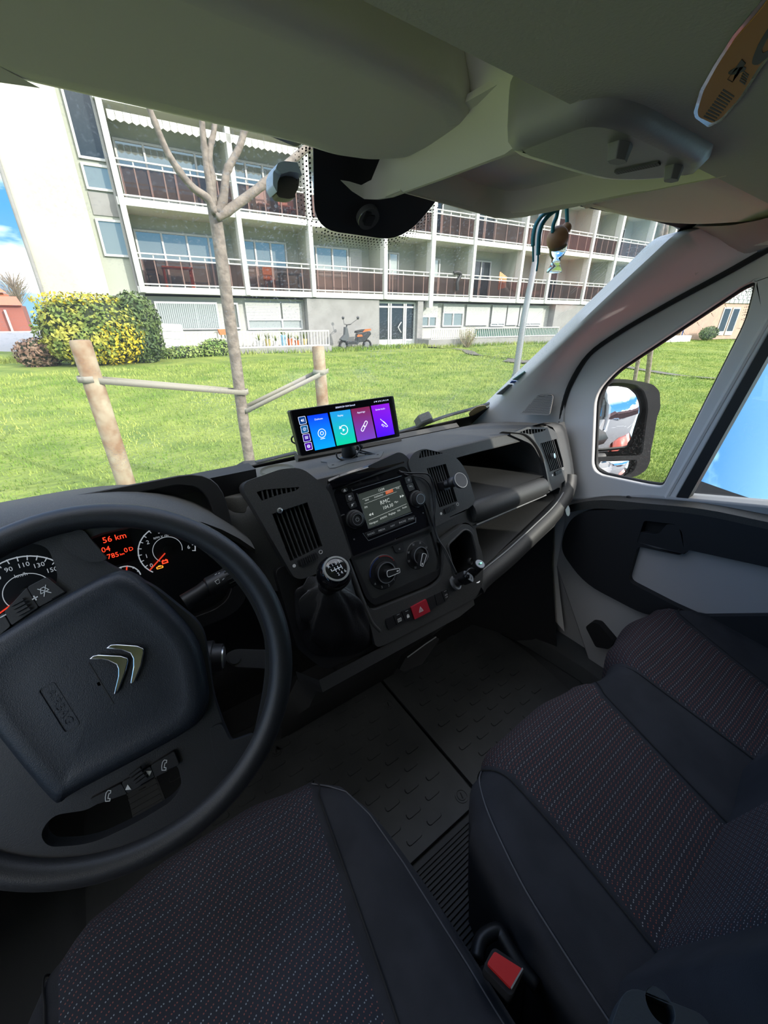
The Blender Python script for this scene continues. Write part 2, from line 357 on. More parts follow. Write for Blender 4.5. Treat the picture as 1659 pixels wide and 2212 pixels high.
# windscreen: glass with black printed border
def onscr(uv): return SCR.pts(uv)
gl = MB(); outer = [(-1.0, -.2), (1.20, -.2), (1.09, .13), (1.03, .45), (.99, .705), (.97, .86), (-.95, .86)]
gl.prism(outer, -.002, .002, SCR)
glass = gl.build('window_1', glassmat('windscreen_glass', refl=.02, grz=.3, dirt=.46, streak=True)); struct(glass)
bd = MB()
inner = onscr([(-300, 1210), (0, 1138), (300, 1060), (545, 1003), (700, 968), (862, 932), (960, 910), (1022, 896), (1062, 874), (1200, 745), (1400, 557), (1489, 497), (1470, 489), (1400, 470), (1250, 440)]) + [(.5, .81), (-.95, .81)]
bd.prism([(-1.02, -.22), (1.22, -.22), (1.11, .13), (1.05, .45), (1.01, .715), (.98, .87), (-1.0, .87)], .002, .005, SCR, [inner])
struct(bd.build('trim_2', M['mblack']))
# roof side: black dotted border patch behind the header
fr = MB(); pat = rpoly(SCR.pts([(672, 300), (676, 485), (865, 513), (960, 400), (960, 300)]), [.005, .03, .035, .03, .005], 6)
fr.prism(pat, .0045, .006, SCR)
xs_, ys_ = [p[0] for p in pat], [p[1] for p in pat]
cxp, cyp = sum(xs_) / len(xs_), sum(ys_) / len(ys_)
for ring in range(1, 6):
    q = .0034 * ring; rad = .0014 * (1 - ring * .13)
    P = [Vector(p) for p in pat]; L = 0
    for i in range(len(P)):
        A, B = P[i], P[(i + 1) % len(P)]; d = (B - A)
        if d.length < 1e-5: continue
        nn = Vector((-d.y, d.x)).normalized();
        if nn.dot(A - Vector((cxp, cyp))) < 0: nn = -nn
        k = max(1, int(d.length / .0042))
        for j in range(k):
            c = A + d * ((j + .5 * (ring % 2)) / k) + nn * q
            fr.flat([(c.x + rad * math.cos(t * 1.047), c.y + rad * math.sin(t * 1.047)) for t in range(6)], .005, SCR)
fo = fr.build('screen_print', M['mblack']); fo['label'] = 'black printed patch with dotted edge at top of the windscreen'; fo['category'] = 'windscreen print'
rs = thing('rain_sensor', 'round dark rain sensor on the black patch of the windscreen', 'sensor', V(793, 465, y=.44))
SS = SCR.at(*SCR.px(793, 465, .006), .006)
MB().lathe([(.0, 0), (.0135, 0), (.0135, .004), (.0125, .006), (0, .006)], SS).build('lens', mat('smoked_lens', (.13, .13, .135), .12, coat=.6), rs)
MB().prism(rect(-.005, -.006, .005, .006, .001), .006, .008, SS).prism(rect(-.008, -.003, -.001, .009, .001), .006, .0075, SS).build('housing', M['black'], rs)
# passenger side: pillar, quarter window surround, door
sp = lambda uv, n=0: SIDE.pts(uv, n)
pil = MB()
inn = [(1018, 917), (1062, 876), (1130, 812), (1200, 747), (1300, 652), (1400, 559), (1460, 505), (1502, 492)]
out = [(1216, 935), (1218, 880), (1232, 826), (1270, 765), (1336, 716), (1440, 655), (1560, 590), (1640, 545)]
rowsI = [V(*p, y=.96 - .08 * i) for i, p in enumerate(inn)]
rI = []
for p in inn:
    a, b = SCR.px(*p, .006); rI.append(SCR.P(a, b, .006))
rO = [V(*p, x=1.19) for p in out]
rows = []
for A, B in zip(smooth(rI, 4), smooth(rO, 4)):
    d = B - A; up = Vector((-.25, -.35, .5)).normalized()
    rows.append([A + Vector((.03, .05, -.0)), A, A + d * .06 + Vector((-.008, -.012, 0)), A + d * .35 + Vector((-.012, -.016, 0)), A + d * .7 + Vector((-.008, -.01, 0)), B - d * .03, B, B + Vector((.03, .0, 0))])
pil.grid([r[::-1] for r in rows])
struct(pil.build('trim_3', M['trim'], ang=60))
ln = MB(); ln.tube([V(u, v, x=1.147 + .0) for u, v in [(1470, 545), (1530, 575), (1560, 592)]], .0012)
# upper pillar cloth piece toward the roof
up = MB(); a = [V(1500, 489, y=.385), V(1560, 488, y=.33), V(1600, 483, y=.29), V(1659, 470, y=.245), V(1760, 430, y=.19)]
b = [V(1500, 505, x=1.03), V(1595, 552, x=1.17), V(1640, 540, x=1.18), V(1690, 522, x=1.18), V(1800, 480, x=1.18)]
up.grid([[p, (p + q) / 2 + Vector((-.012, 0, .004)), q] for p, q in zip(smooth(b, 4), smooth(a, 4))])
struct(up.build('trim_4', mat('pillar_cloth', (.42, .39, .36), .95, bump=.4, bs=500), ang=70))
se = MB(); path = smooth([V(*p, x=1.195) for p in [(1204, 1000), (1208, 920), (1216, 870), (1232, 826), (1270, 765), (1336, 716), (1440, 655), (1560, 590), (1640, 545), (1720, 500), (1820, 440)]], 5)
se.tube(path, .0105, 10)
struct(se.build('trim_5', M['seal'], ang=70))
# door frame around quarter window and door window
fm = MB()
qw = rpoly(sp([(1632, 606), (1612, 690), (1430, 1052), (1395, 1047), (1278, 1022), (1285, 850), (1330, 800), (1602, 618)]), [.010, .03, .014, .014, .04, .05, .03, .02], 6)
dw = [SIDE.px(1659, 722), SIDE.px(1452, 1088), SIDE.px(1659, 1108), (.22, -.42), (.22, .10), (-.235, .10)]
outl = sp([(1190, 1150), (1204, 1000), (1212, 890), (1234, 828), (1272, 768), (1338, 719), (1442, 659), (1562, 594), (1642, 549), (1690, 520)]) + [(-.10, .15), (.30, .15), (.30, -.62), (-.3, -.62)]
fm.prism(outl, -.035, .0, SIDE, [qw, dw])
struct(fm.build('trim_6', M['trim'], bevel=.008, seg=3, ang=60))
# black gasket lining each opening
gk = MB()
def shrink(poly, d):
    P = [Vector(p[:2]) for p in poly]; m = len(P); ar = sum(P[i - 1].cross(P[i]) for i in range(m)); out = []
    for i in range(m):
        t = (P[(i + 1) % m] - P[i - 1]).normalized(); nn = Vector((-t.y, t.x)) * (1 if ar > 0 else -1); out.append(tuple(P[i] + nn * d))
    return out
gk.tube([SIDE.P(p[0], p[1], -.020) for p in qw], .0065, 8, True)
gk.prism(sp([(1690, 668), (1452, 1090), (1478, 1092), (1716, 668)]), -.03, .0005, SIDE)
struct(gk.build('trim_7', M['seal'], bevel=.001))
st = MB(); st.tube([V(1660, 690, x=1.203), V(1440, 1075, x=1.203)], .007, 8)
struct(st.build('trim_8', M['trim']))
struct(MB().prism(qw, -.032, -.029, SIDE).build('window_2', glassmat('quarter_glass', refl=.02, grz=.3, dirt=.12)))
struct(MB().prism(dw, -.036, -.033, SIDE).build('window_3', glassmat('door_glass', tint=(.97, .98, .97), refl=.05, dirt=.05)))
# dotted print along the quarter glass edge
qd = MB(); qs = smooth([(p[0], p[1], 0) for p in qw[::3]], 10, True)
for r_ in range(3):
    P = shrink([(p[0], p[1]) for p in qs], .0085 + r_ * .0035)
    for i, p in enumerate(P):
        if p[1] > -.12: qd.flat(circ(p[0], p[1], .0011 - .0002 * r_, 6), -.0285, SIDE)
struct(qd.build('trim_9', M['mblack']))
# speaker grille in the pillar foot
sg = thing('pillar_speaker_grille', 'perforated grey loudspeaker grille at the foot of the pillar', 'speaker grille', V(1160, 875, x=1.12))
pA, pB, pC = V(1126, 892, x=1.096), V(1188, 895, x=1.135), V(1193, 856, x=1.137)
G = Frame(pA, pB - pA, pC - pB)
gp = rpoly(G.pts([(1124, 894), (1188, 896), (1196, 856), (1192, 851), (1166, 852), (1158, 856)]), .006, 4)
MB().prism(gp, -.004, .012, G).build('plate', mat('grille_grey', (.30, .29, .28), .6), sg, bevel=.0008)
hm = MB(); xs0 = [p[0] for p in gp]; ys0 = [p[1] for p in gp]
def inside(x, y, P):
    r = False
    for i in range(len(P)):
        (x1, y1), (x2, y2) = P[i - 1], P[i]
        if (y1 > y) != (y2 > y) and x < (x2 - x1) * (y - y1) / (y2 - y1) + x1: r = not r
    return r
gi = shrink(gp, .003); j = 0; y = min(ys0)
while y < max(ys0):
    x = min(xs0) + (.0016 if j % 2 else 0)
    while x < max(xs0):
        if inside(x, y, gi): hm.flat(circ(x, y, .0011, 6), .0122, G)
        x += .0034
    y += .003; j += 1
hm.build('perforations', M['mblack'], sg)
# door card
door = thing('door_1', 'black and grey passenger door card with pull handle', 'door', (1.2, .2, -.7)); del door['label']; del door['category']; door['kind'] = 'structure'
DK = SIDE.off(.0)
base = sp([(1180, 1120), (1206, 1075), (1400, 1068), (1800, 1105), (2600, 1200), (2700, 2300), (1500, 1700), (1290, 1480), (1240, 1330), (1200, 1215)])
MB().prism(base, -.06, .004, SIDE).build('door_panel', M['doorgrey'], door, bevel=.006)
card = rpoly(sp([(1212, 1190), (1218, 1150), (1236, 1118), (1266, 1103), (1400, 1099), (1500, 1108), (1659, 1142), (1900, 1200), (2600, 1500), (2000, 1420), (1659, 1330), (1400, 1332), (1262, 1260)], .03), [.04, .04, .05, .03, .01, .01, .01, .01, .01, .01, .01, .05, .06], 5)
pocket = rpoly(sp([(1378, 1180), (1470, 1198), (1490, 1188), (1659, 1225), (2100, 1330), (2100, 1500), (1659, 1400), (1452, 1305), (1356, 1255)], .03), [.012, .004, .004, .004, .004, .01, .01, .01, .02], 4)
hrec = rpoly(sp([(1392, 1124), (1458, 1132), (1474, 1148), (1478, 1185), (1470, 1200), (1376, 1172)], .03), .008, 4)
MB().prism(card, .0, .032, SIDE, [pocket, hrec]).build('armrest', M['door'], door, bevel=.007, seg=3)
MB().prism(pocket, .001, .012, SIDE).build('fabric_insert', mat('door_insert', (.42, .41, .41), .85, bump=.2, bs=400), door)
MB().prism(hrec, .003, .006, SIDE).build('handle_recess', M['mblack'], door)
h = MB(); hp = rpoly(sp([(1366, 1146), (1420, 1156), (1442, 1131), (1466, 1136), (1476, 1180), (1482, 1198), (1376, 1176)], .03), [.008] * 7, 4)
h.prism(hp, .012, .03, SIDE); h.build('pull_handle', M['door'], door, bevel=.004, seg=3)
tp = MB(); tr_ = [V(1206, 1100, x=1.17), V(1240, 1088, x=1.165), V(1300, 1080, x=1.165), V(1400, 1088, x=1.165), V(1520, 1100, x=1.165), V(1659, 1128, x=1.165), V(1900, 1175, x=1.165)]
tb = [V(1210, 1080, x=1.2), V(1258, 1076, x=1.225), V(1330, 1066, x=1.24), V(1400, 1066, x=1.24), V(1520, 1076, x=1.24), V(1659, 1098, x=1.24), V(1900, 1140, x=1.24)]
tp.grid([[a + Vector((.005, 0, -.03)), a, (a + b) / 2 + Vector((-.004, 0, .004)), b, b + Vector((.01, 0, -.03))] for a, b in zip(smooth(tr_, 4), smooth(tb, 4))])
tp.build('sill_pad', M['dashtop'], door, ang=50)
lk = MB(); lf = Frame(V(1370, 1078, x=1.205), (0, -1, 0), (1, 0, .1)); lf = Frame(V(1372, 1079, x=1.2), (0, -1, 0), (1, 0, 0))
lk.prism(rpoly([(-.024, -.012), (.022, -.014), (.026, .008), (-.012, .010)], .008), -.006, .006, lf); lk.build('lock_button', M['black'], door, bevel=.002)
# rear wall of the cab and driver's-side parts that close the room behind the lens
struct(MB().bb(-.85, 1.25, -.66, -.62, FZ, .46).build('wall_rear', M['trim']))
ws = MB(); ws.bb(-.68, -.64, -.66, 1.0, FZ, -.42)
ws.bb(-.72, -.66, -.66, -.35, -.42, .46)
struct(ws.build('wall_left', M['trim']))
struct(MB().bb(1.245, 1.262, -.66, -.20, FZ, .46).bb(1.23, 1.28, -.5, 1.0, FZ, -.8).build('wall_right', M['doorgrey']))
struct(MB().bb(-.7, 1.27, 1.0, 1.04, FZ, -.42).build('wall_front', M['mblack']))
# ------------------------------------------------------------------ outside
def gz(x, y): return -1.75 + .36 * max(0, min(1, (y - 3) / 15)) ** 1.1 + .02 * math.sin(x * .9 + y * .5)
lw = MB(); rows = []
ys = [1.3 + 26 * (i / 50) ** 1.5 for i in range(51)] + [40, 70, 120]
for x in [-40, -25, -15, -9] + [-6 + i * .8 for i in range(40)] + [30, 40, 60, 100]:
    rows.append([Vector((x, y, gz(x, y) - (.25 if y > 30 else 0))) for y in ys])
lw.grid(rows[::-1])
lawn = lw.build('lawn', M['lawn'], ang=180); struct(lawn)
rng = random.Random(3)
gr = MB()
def blade(x, y, h, w):
    z = gz(x, y); a = rng.random() * 6.283; dx, dy = math.cos(a) * w, math.sin(a) * w; lx, ly = rng.uniform(-.5, .5) * h, rng.uniform(-.5, .5) * h
    o = len(gr.v); gr.v += [(x - dx, y - dy, z), (x + dx, y + dy, z), (x + lx, y + ly, z + h)]; gr.f.append((o, o + 1, o + 2)); gr.m.append(0)
for i in range(150000):
    y = 1.4 + 14 * rng.random() ** 1.6; x = y * rng.uniform(-.35, 3.6)
    s_ = .6 + y * .10; blade(x, y, rng.uniform(.02, .05) * s_, rng.uniform(.004, .008) * s_)
for i in range(16000):
    x = rng.uniform(-3, 30); y = 18.9 - .09 * x - abs(rng.gauss(0, .35)); blade(x, y, rng.uniform(.08, .25), .02)
g = gr.build('grass', M['leafy'], kind='stuff'); g['label'] = 'short bright green clover and grass covering the lawn'; g['category'] = 'grass'
# dark footpath from the entrance door across the lawn, and yard at far left
pt = MB(); cp = smooth([(14.0, 17.9, 0), (15.6, 16.3, 0), (15.3, 14.6, 0), (14.3, 13.0, 0), (14.6, 11.2, 0)] + [tuple(V(u, v, z=-1.62))[:2] + (0,) for u, v in ((1110, 786), (1240, 780), (1380, 796), (1480, 808), (1560, 812), (1640, 818))], 8)
pt.grid([[Vector((p.x + dx * (-.1), p.y + dx, gz(p.x, p.y) + .05)) for dx in (-.35, .35)] for p in cp])
struct(pt.build('path', mat('path_asphalt', (.10, .095, .085), .95, bump=.5, bs=30, col2=(.17, .16, .14), ns=6), ang=180))
yd = MB(); yd.add([(-60, 21, -1.45), (-.9, 21, -1.43), (-.9, 60, -1.2), (-60, 60, -1.2)], [(0, 1, 2, 3)])
struct(yd.build('yard', mat('yard_concrete', (.42, .41, .40), .9)))
rdm = MB(); rdm.add([(-40, -60, -1.8), (60, -60, -1.8), (60, 1.35, -1.78), (-40, 1.35, -1.78)], [(0, 1, 2, 3)])
struct(rdm.build('car_park', mat('asphalt', (.13, .13, .135), .95, col2=(.19, .19, .19), ns=30)))
# ---- apartment block
B = thing('apartment_building', 'long cream apartment block with rows of balconies beyond the lawn', 'building', FAC.P(20, -1.5, 0))
cols = [2.45, 6.35, 9.3, 13.05, 15.85, 18.6, 22.3, 24.8, 28.4, 31.1, 34.8, 37.5, 41.2]
S1, S2, S3, S4 = .95, 3.63, 6.35, 9.1
w = MB(); w.bb(-.6, 1.35, -1.6, 9.3, -12, .0, FAC); w.build('gable_wall', M['facade'], B)
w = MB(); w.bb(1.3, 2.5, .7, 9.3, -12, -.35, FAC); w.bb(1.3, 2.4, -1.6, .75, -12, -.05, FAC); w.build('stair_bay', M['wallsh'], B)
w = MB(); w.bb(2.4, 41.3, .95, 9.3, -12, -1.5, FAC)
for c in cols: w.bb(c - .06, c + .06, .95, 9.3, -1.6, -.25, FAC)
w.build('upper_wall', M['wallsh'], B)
w = MB(); w.bb(2.4, 8.95, -1.6, .75, -12, -.5, FAC); w.bb(15.4, 26, -1.6, .75, -12, -.5, FAC); w.bb(30, 41.3, -1.6, .75, -12, -.5, FAC); w.build('ground_wall', mat('ground_wall', (.50, .50, .46), .9), B)
w = MB(); w.bb(26, 30, -1.6, .8, -12, -.02, FAC); w.build('rendered_wall', M['conc'], B)
w = MB(); w.bb(8.95, 12.75, -1.6, .80, -12, -.02, FAC); w.bb(15.1, 15.45, -1.6, .80, -12, -.02, FAC); w.bb(12.7, 15.2, .72, .80, -12, -.3, FAC); w.bb(12.7, 15.2, -1.6, .8, -12, -1.5, FAC); w.build('rendered_wall', M['conc'], B)
for z in (S1, S2, S3, S4):
    w = MB(); w.bb(2.3, 41.3, z - .12, z + .10, -1.6, .06, FAC); w.build('balcony_slab', M['white_paint'], B)
w = MB(); w.bb(-.7, 41.3, 9.3, 9.5, -12, .15, FAC); w.build('roof', M['conc'], B)
for i, c in enumerate(cols):
    wd = .09 if i not in (4, 9) else .12
    w = MB(); w.bb(c - wd, c + wd, .85 if i not in (4, 9) else .5, 9.3, -.3, .12, FAC); w.build('fin', M['white_paint'], B)
wf = mat('window_frame_white', (.66, .67, .66), .5); curt = mat('white_curtain', (.34, .38, .38), .9)
pane = mat('window_glass_far', (.06, .10, .12), .05, spec=.9, coat=1); pane_d = mat('window_glass_dark', (.03, .04, .045), .08, spec=.7)
# sky-reflecting panes: real mirror-like glass
pg = mat('reflecting_pane', (.40, .44, .40), .04, .55); shut = mat('roller_shutter', (.58, .59, .56), .8); brown = glassmat('smoked_panel', tint=(.62, .50, .47), refl=.02, grz=.3, dirt=.25, dcol=(.30, .24, .22))
def shutter(a0, a1, b0, b1, n, frame=None):
    q = MB(); k = int((b1 - b0) / .06)
    for j in range(k): q.bb(a0, a1, b0 + j * (b1 - b0) / k + .006, b0 + (j + 1) * (b1 - b0) / k, n, n + .03, FAC)
    return q
def win(a0, a1, b0, b1, splits, n=-1.48, panes=None, wd=.07):
    f = MB(); f.bb(a0, a1, b0, b0 + wd, n, n + .08, FAC); f.bb(a0, a1, b1 - wd, b1, n, n + .08, FAC)
    for s_ in [0] + list(splits) + [1]:
        c = a0 + (a1 - a0) * s_; c = min(max(c, a0 + wd / 2), a1 - wd / 2); f.bb(c - wd / 2, c + wd / 2, b0, b1, n, n + .085, FAC)
    o = f.build('window', wf, B); p = MB(); p.bb(a0, a1, b0, b1, n, n + .03, FAC); p.build('pane', panes or pg, o); return o
R2 = random.Random(11)
for lv, z in enumerate((S1, S2, S3)):
    top = z + 2.10
    for i in range(len(cols) - 1):
        a0, a1 = cols[i] + .15, cols[i + 1] - .15; W_ = a1 - a0
        if i in (0, 1): win(a0 + .05, a0 + W_ * (.95 if i == 0 else .82), z + .1, top, [.28, .55, .8] if i == 0 else [.33, .66])
        elif i == 2:
            win(a0 + .1, a0 + W_ * .68, z + .1, top, [.25, .62]); q = shutter(a0 + W_ * .70, a1 - .35, z + .1, top, -1.46); q.build('roller_shutter', shut, B)
        elif i == 3: win(a0 + .1, a0 + W_ * .62, z + .1, top, [.18, .6])
        else:
            m = R2.random()
            if i % 2 == 0: win(a0 + W_ * .25, a0 + W_ * .6, z + .1, top - .1, [.5], panes=pane_d if m > .5 else pg); shutter(a0 + .1, a0 + W_ * .25, z + .8, top, -1.46).build('roller_shutter', shut, B)
            else: shutter(a0 + .1, a0 + W_ * .32, z + .1, top, -1.46).build('roller_shutter', shut, B); win(a0 + W_ * .34, a0 + W_ * .75, z + .1, top, [.45], panes=pane_d)
        r = MB()
        for h in (.38, .98, 1.14): r.bb(a0 - .05, a1 + .05, z + h - (.22 if h < .5 else 0), z + h + .045 - (.22 if h < .5 else 0), -.02, .03, FAC)
        for k in range(4): c = a0 + W_ * (k + .5) / 4; r.bb(c - .02, c + .02, z + .1, z + 1.14, -.03, .0, FAC)
        ro = r.build('balcony_railing', M['white_paint'], B)
        g_ = MB(); g_.bb(a0, a1, z + .20, z + .97, -.005, .005, FAC); g_.build('smoked_panel', brown, ro)
# stair bay windows
for (b0, b1) in ((1.98, 3.1), (3.9, 4.62), (4.72, 6.7), (7.3, 8.2)): win(1.5, 2.32, b0, b1, [], n=-.35, panes=pane_d if b0 > 4.7 else pg)
for (b0, b1) in ((3.2, 3.84), (6.8, 7.2)): q = MB(); q.bb(1.5, 2.32, b0, b1, -.36, -.31, FAC); q.build('bay_panel', M['conc'], B)
# awnings above top balconies
aw = MB()
for k in range(28):
    a = 2.6 + k * .23
    aw.prism([(a, 6.0), (a + .22, 6.0), (a + .22, 5.78), (a + .11, 5.72), (a, 5.78)], .10, .12, FAC)
aw.build('awning_valance', mat('awning_cloth', (.68, .68, .63), .9, col2=(.5, .5, .45), ns=6), B)
# ground floor windows, shutters, doors
cw = win(2.75, 5.1, -.46, .57, [.62], n=-.48, panes=curt); win(5.5, 5.95, -.46, .57, [], n=-.48, panes=pg)
fold = MB()
for k in range(30): fold.tube([FAC.P(2.85 + k * .075, -.4, -.40), FAC.P(2.85 + k * .075, .5, -.40)], .035, 6)
fold.build('curtain', mat('curtain_folds', (.42, .47, .47), .9), B)
win(6.25, 8.8, -.50, -.05, [.62], n=-.48, panes=curt); shutter(6.25, 7.8, -.05, .6, -.42).build('roller_shutter', shut, B); shutter(7.88, 8.8, -.05, .6, -.42).build('roller_shutter', shut, B)
for (a0, a1, s0, s1) in ((15.6, 16.7, .05, .70), (17.1, 18.6, .25, .7), (18.8, 20.6, -.4, .7), (20.8, 22, -.3, .7), (22.1, 23.1, -.4, .7), (23.2, 25.3, -.3, .7)):
    if s0 > -.4: win(a0, a1, -.45, s0 + .05, [.5], n=-.48, panes=curt if s0 < 0 else pg)
    shutter(a0, a1, s0, s1, -.42).build('roller_shutter', shut, B)
def entrance(a0, a1, z0, z1):
    f = MB(); W_ = a1 - a0
    for c in (a0, a0 + W_ * .27, a0 + W_ * .33, a0 + W_ * .68, a0 + W_ * .73, a1 - .06): f.bb(c, c + .08, z0, z1, -.34, -.24, FAC)
    for z in (z0, z1 - .25, z1 - .06): f.bb(a0, a1, z, z + .08, -.34, -.25, FAC)
    f.bb(a0, a1, z0, z0 + .42, -.33, -.27, FAC)
    o = f.build('entrance_door', wf, B); p = MB(); p.bb(a0, a1, z0, z1, -.31, -.295, FAC); p.build('pane', pane_d, o)
    h_ = MB(); h_.tube(smooth([FAC.P(a0 + W_ * .62, z0 + .75, -.22), FAC.P(a0 + W_ * .54, z0 + .95, -.18), FAC.P(a0 + W_ * .54, z0 + 1.05, -.18), FAC.P(a0 + W_ * .62, z0 + 1.25, -.22)], 4), .025, 6); h_.build('handle', wf, o)
entrance(12.78, 15.08, -1.45, .72); entrance(27.2, 29.3, -1.35, .70)
pd = MB(); pd.tube([FAC.P(2.3, .9, -.1), FAC.P(2.3, 9.3, -.1)], .05); pd.tube([FAC.P(-.62, -1.5, .05), FAC.P(-.62, 9.3, .05)], .06); pd.build('downpipe', M['conc'], B)
# terrace fences
def fence(a0, a1, z0, z1, n, label, panel=None):
    t = thing('terrace_fence', label, 'fence', FAC.P(a0, z0, n))
    r = MB(); r.bb(a0, a1, z1 - .06, z1, n - .03, n + .03, FAC); r.bb(a0, a1, z0, z0 + .05, n - .03, n + .03, FAC); r.build('rail', M['white_paint'], t)
    p = MB(); k = int((a1 - a0) / .14)
    for j in range(k + 1): a = a0 + (a1 - a0) * j / k; p.bb(a - .02, a + .02, z0, z1, n - .015, n + .015, FAC)
    p.build('bars', M['white_paint'], t)
    if panel: q = MB(); q.bb(a0, a1, z0 + .04, z1 - .05, n - .06, n - .045, FAC); q.build('screen', panel, t)
    return t
fence(2.7, 9.5, -1.15, -.50, 1.0, 'white barred fence before the curtained ground floor window')
fence(15.4, 18.2, -1.05, -.50, .9, 'short white barred fence right of the entrance door')
fence(18.4, 25.5, -1.0, -.48, .9, 'long white fence with dark green screening', mat('green_screen', (.01, .16, .12), .8))
tw = MB(); tw.bb(2.5, 9.6, -1.7, -1.15, -.5, 1.05, FAC); tw.bb(15.2, 26, -1.7, -1.03, -.5, .95, FAC); tw.build('terrace_base', M['conc'], B)
# things on the terraces and balconies
def obj1(name, mb, m, label, cat, **k):
    o = mb.build(name, m); o['label'] = label; o['category'] = cat
    for a, b in k.items(): o[a] = b
    return o
q = MB()
for k in range(7): q.prism([(2.72 + .0, -1.1 + k * .13), (3.45, -1.14 + k * .13), (3.42, -1.02 + k * .13), (2.75, -.98 + k * .13)], 1.05, 1.14 + .02 * (k % 2), FAC)
obj1('wrapped_panel', q, mat('white_foil', (.75, .76, .76), .4, bump=.8, bs=20), 'crumpled white wrapped panel leaning on the fence by the dark green bush', 'panel')
q = MB(); q.prism([(4.75, -.62), (5.3, -.62), (5.36, -.42), (4.70, -.42)], 1.03, 1.25, FAC); obj1('planter_box', q, mat('terracotta', (.62, .20, .08), .8), 'orange terracotta planter hanging on the white fence', 'planter')
potm = [mat('pot_yellow', (.6, .5, .2), .8), mat('pot_orange', (.65, .16, .04), .8), mat('pot_white', (.75, .75, .72), .8), mat('pot_blue', (.25, .5, .65), .8)]
plm = mat('pot_plant', (.12, .22, .05), .9, col2=(.3, .3, .1), ns=20)
desc = ['yellowish', 'orange', 'white', 'blue']
for k, (a, c, h) in enumerate([(6.45, 2, .25), (6.85, 0, .3), (7.2, 2, .22), (7.55, 3, .45), (7.85, 1, .3), (8.2, 1, .22), (8.55, 0, .28)]):
    F_ = Frame(FAC.P(a, -1.15, .35), (1, 0, 0), (0, 1, 0))
    t = thing('flower_pot', '%s flower pot on the terrace below the roller shutters, %s' % (desc[c], ['leftmost of the row', 'second from left', 'third from left', 'tall one mid row', 'left of the two orange pots', 'right of the two orange pots', 'rightmost of the row'][k]), 'flower pot', FAC.P(a, -1.15, .35), 'flower pots on the terrace')
    MB().lathe([(.09, 0), (.13, h), (.11, h - .02)], F_, 12).build('pot', potm[c], t)
    s_ = MB()
    for j in range(26):
        an = R2.random() * 6.28; l = R2.uniform(.08, .22); p0 = F_.P(0, 0, h - .02); tip = p0 + Vector((math.cos(an) * l, math.sin(an) * l, R2.uniform(.08, .32))); pp = Vector((-math.sin(an), math.cos(an), 0)) * .025
        s_.add([p0, (p0 + tip) / 2 + pp, tip, (p0 + tip) / 2 - pp], [(0, 1, 2, 3)])
    s_.build('plant', plm, t)
def simple_chair(a, z, n, m, label, rz=0, group=None, name='balcony_chair'):
    t = thing(name, label, 'chair', FAC.P(a, z, n), group)
    MB().bb(a - .22, a + .22, z + .42, z + .46, n - .22, n + .22, FAC).build('seat', m, t)
    MB().prism(rpoly([(a - .2, z + .46), (a + .2, z + .46), (a + .22, z + .95), (a - .22, z + .95)], .08), n - .24, n - .2, FAC).build('backrest', m, t)
    for sx in (-.19, .19):
        for sn in (-.19, .19): MB().tube([FAC.P(a + sx, z, n + sn), FAC.P(a + sx * .9, z + .43, n + sn * .9)], .015, 6).build('leg', m, t)
    return t
wood = mat('orange_wood', (.50, .18, .05), .6); pink = mat('pink_plastic', (.66, .42, .36), .5); dark = mat('dark_metal', (.03, .03, .03), .5); whp = mat('white_plastic', (.8, .8, .78), .5); grn = mat('khaki_cloth', (.2, .2, .08), .9)
simple_chair(7.55, S2 + .1, -.6, whp, 'white plastic chair on the second balcony from left, top row')
simple_chair(8.45, S2 + .1, -.5, pink, 'pink plastic chair left of its twin on the upper balcony')
simple_chair(8.75 + .1, S2 + .1, -.9, pink, 'pink plastic chair right of its twin on the upper balcony')
simple_chair(7.5, S1 + .1, -.6, wood, 'orange wooden chair on the first floor balcony behind the tree')
simple_chair(2.95, S1 + .1, -.6, dark, 'dark folding chair at the left end of the first floor balcony')
simple_chair(19.0, S1 + .1, -.6, wood, 'brown slatted chair on the balcony behind the hanging charm')
def table(a0, a1, z, n, m, label):
    t = thing('balcony_table', label, 'table', FAC.P((a0 + a1) / 2, z, n))
    MB().bb(a0, a1, z + .68, z + .74, n - .3, n + .3, FAC).build('table_top', m, t)
    for a in (a0 + .06, a1 - .06):
        for q in (-.24, .24): MB().bb(a - .03, a + .03, z, z + .7, n + q - .03, n + q + .03, FAC).build('leg', m, t)
table(3.3, 4.4, S1 + .1, -.7, mat('red_wood', (.42, .09, .04), .6), 'red brown table on the left first floor balcony')
table(8.0, 9.0, S1 + .1, -.7, dark, 'dark table on the balcony with the orange chair')
q = MB(); q.tube(smooth([FAC.P(17.3, S1 + 1.2, .05), FAC.P(17.5, S1 + 1.24, .09), FAC.P(17.75, S1 + 1.15, .08), FAC.P(17.55, S1 + .8, .09), FAC.P(17.6, S1 + .4, .08)], 4), .09, 7); obj1('garment', q, dark, 'black garment hung over the balcony rail', 'clothing')
q = MB()
for k in range(5): q.bb(20.9 + k * .12, 21.0 + k * .12, S1 + .55 + .03 * k, S1 + 1.45 - .05 * k, -.25, -.2, FAC)
obj1('slatted_board', q, mat('orange_slats', (.7, .35, .15), .6), 'orange slatted board standing on the first floor balcony', 'board')
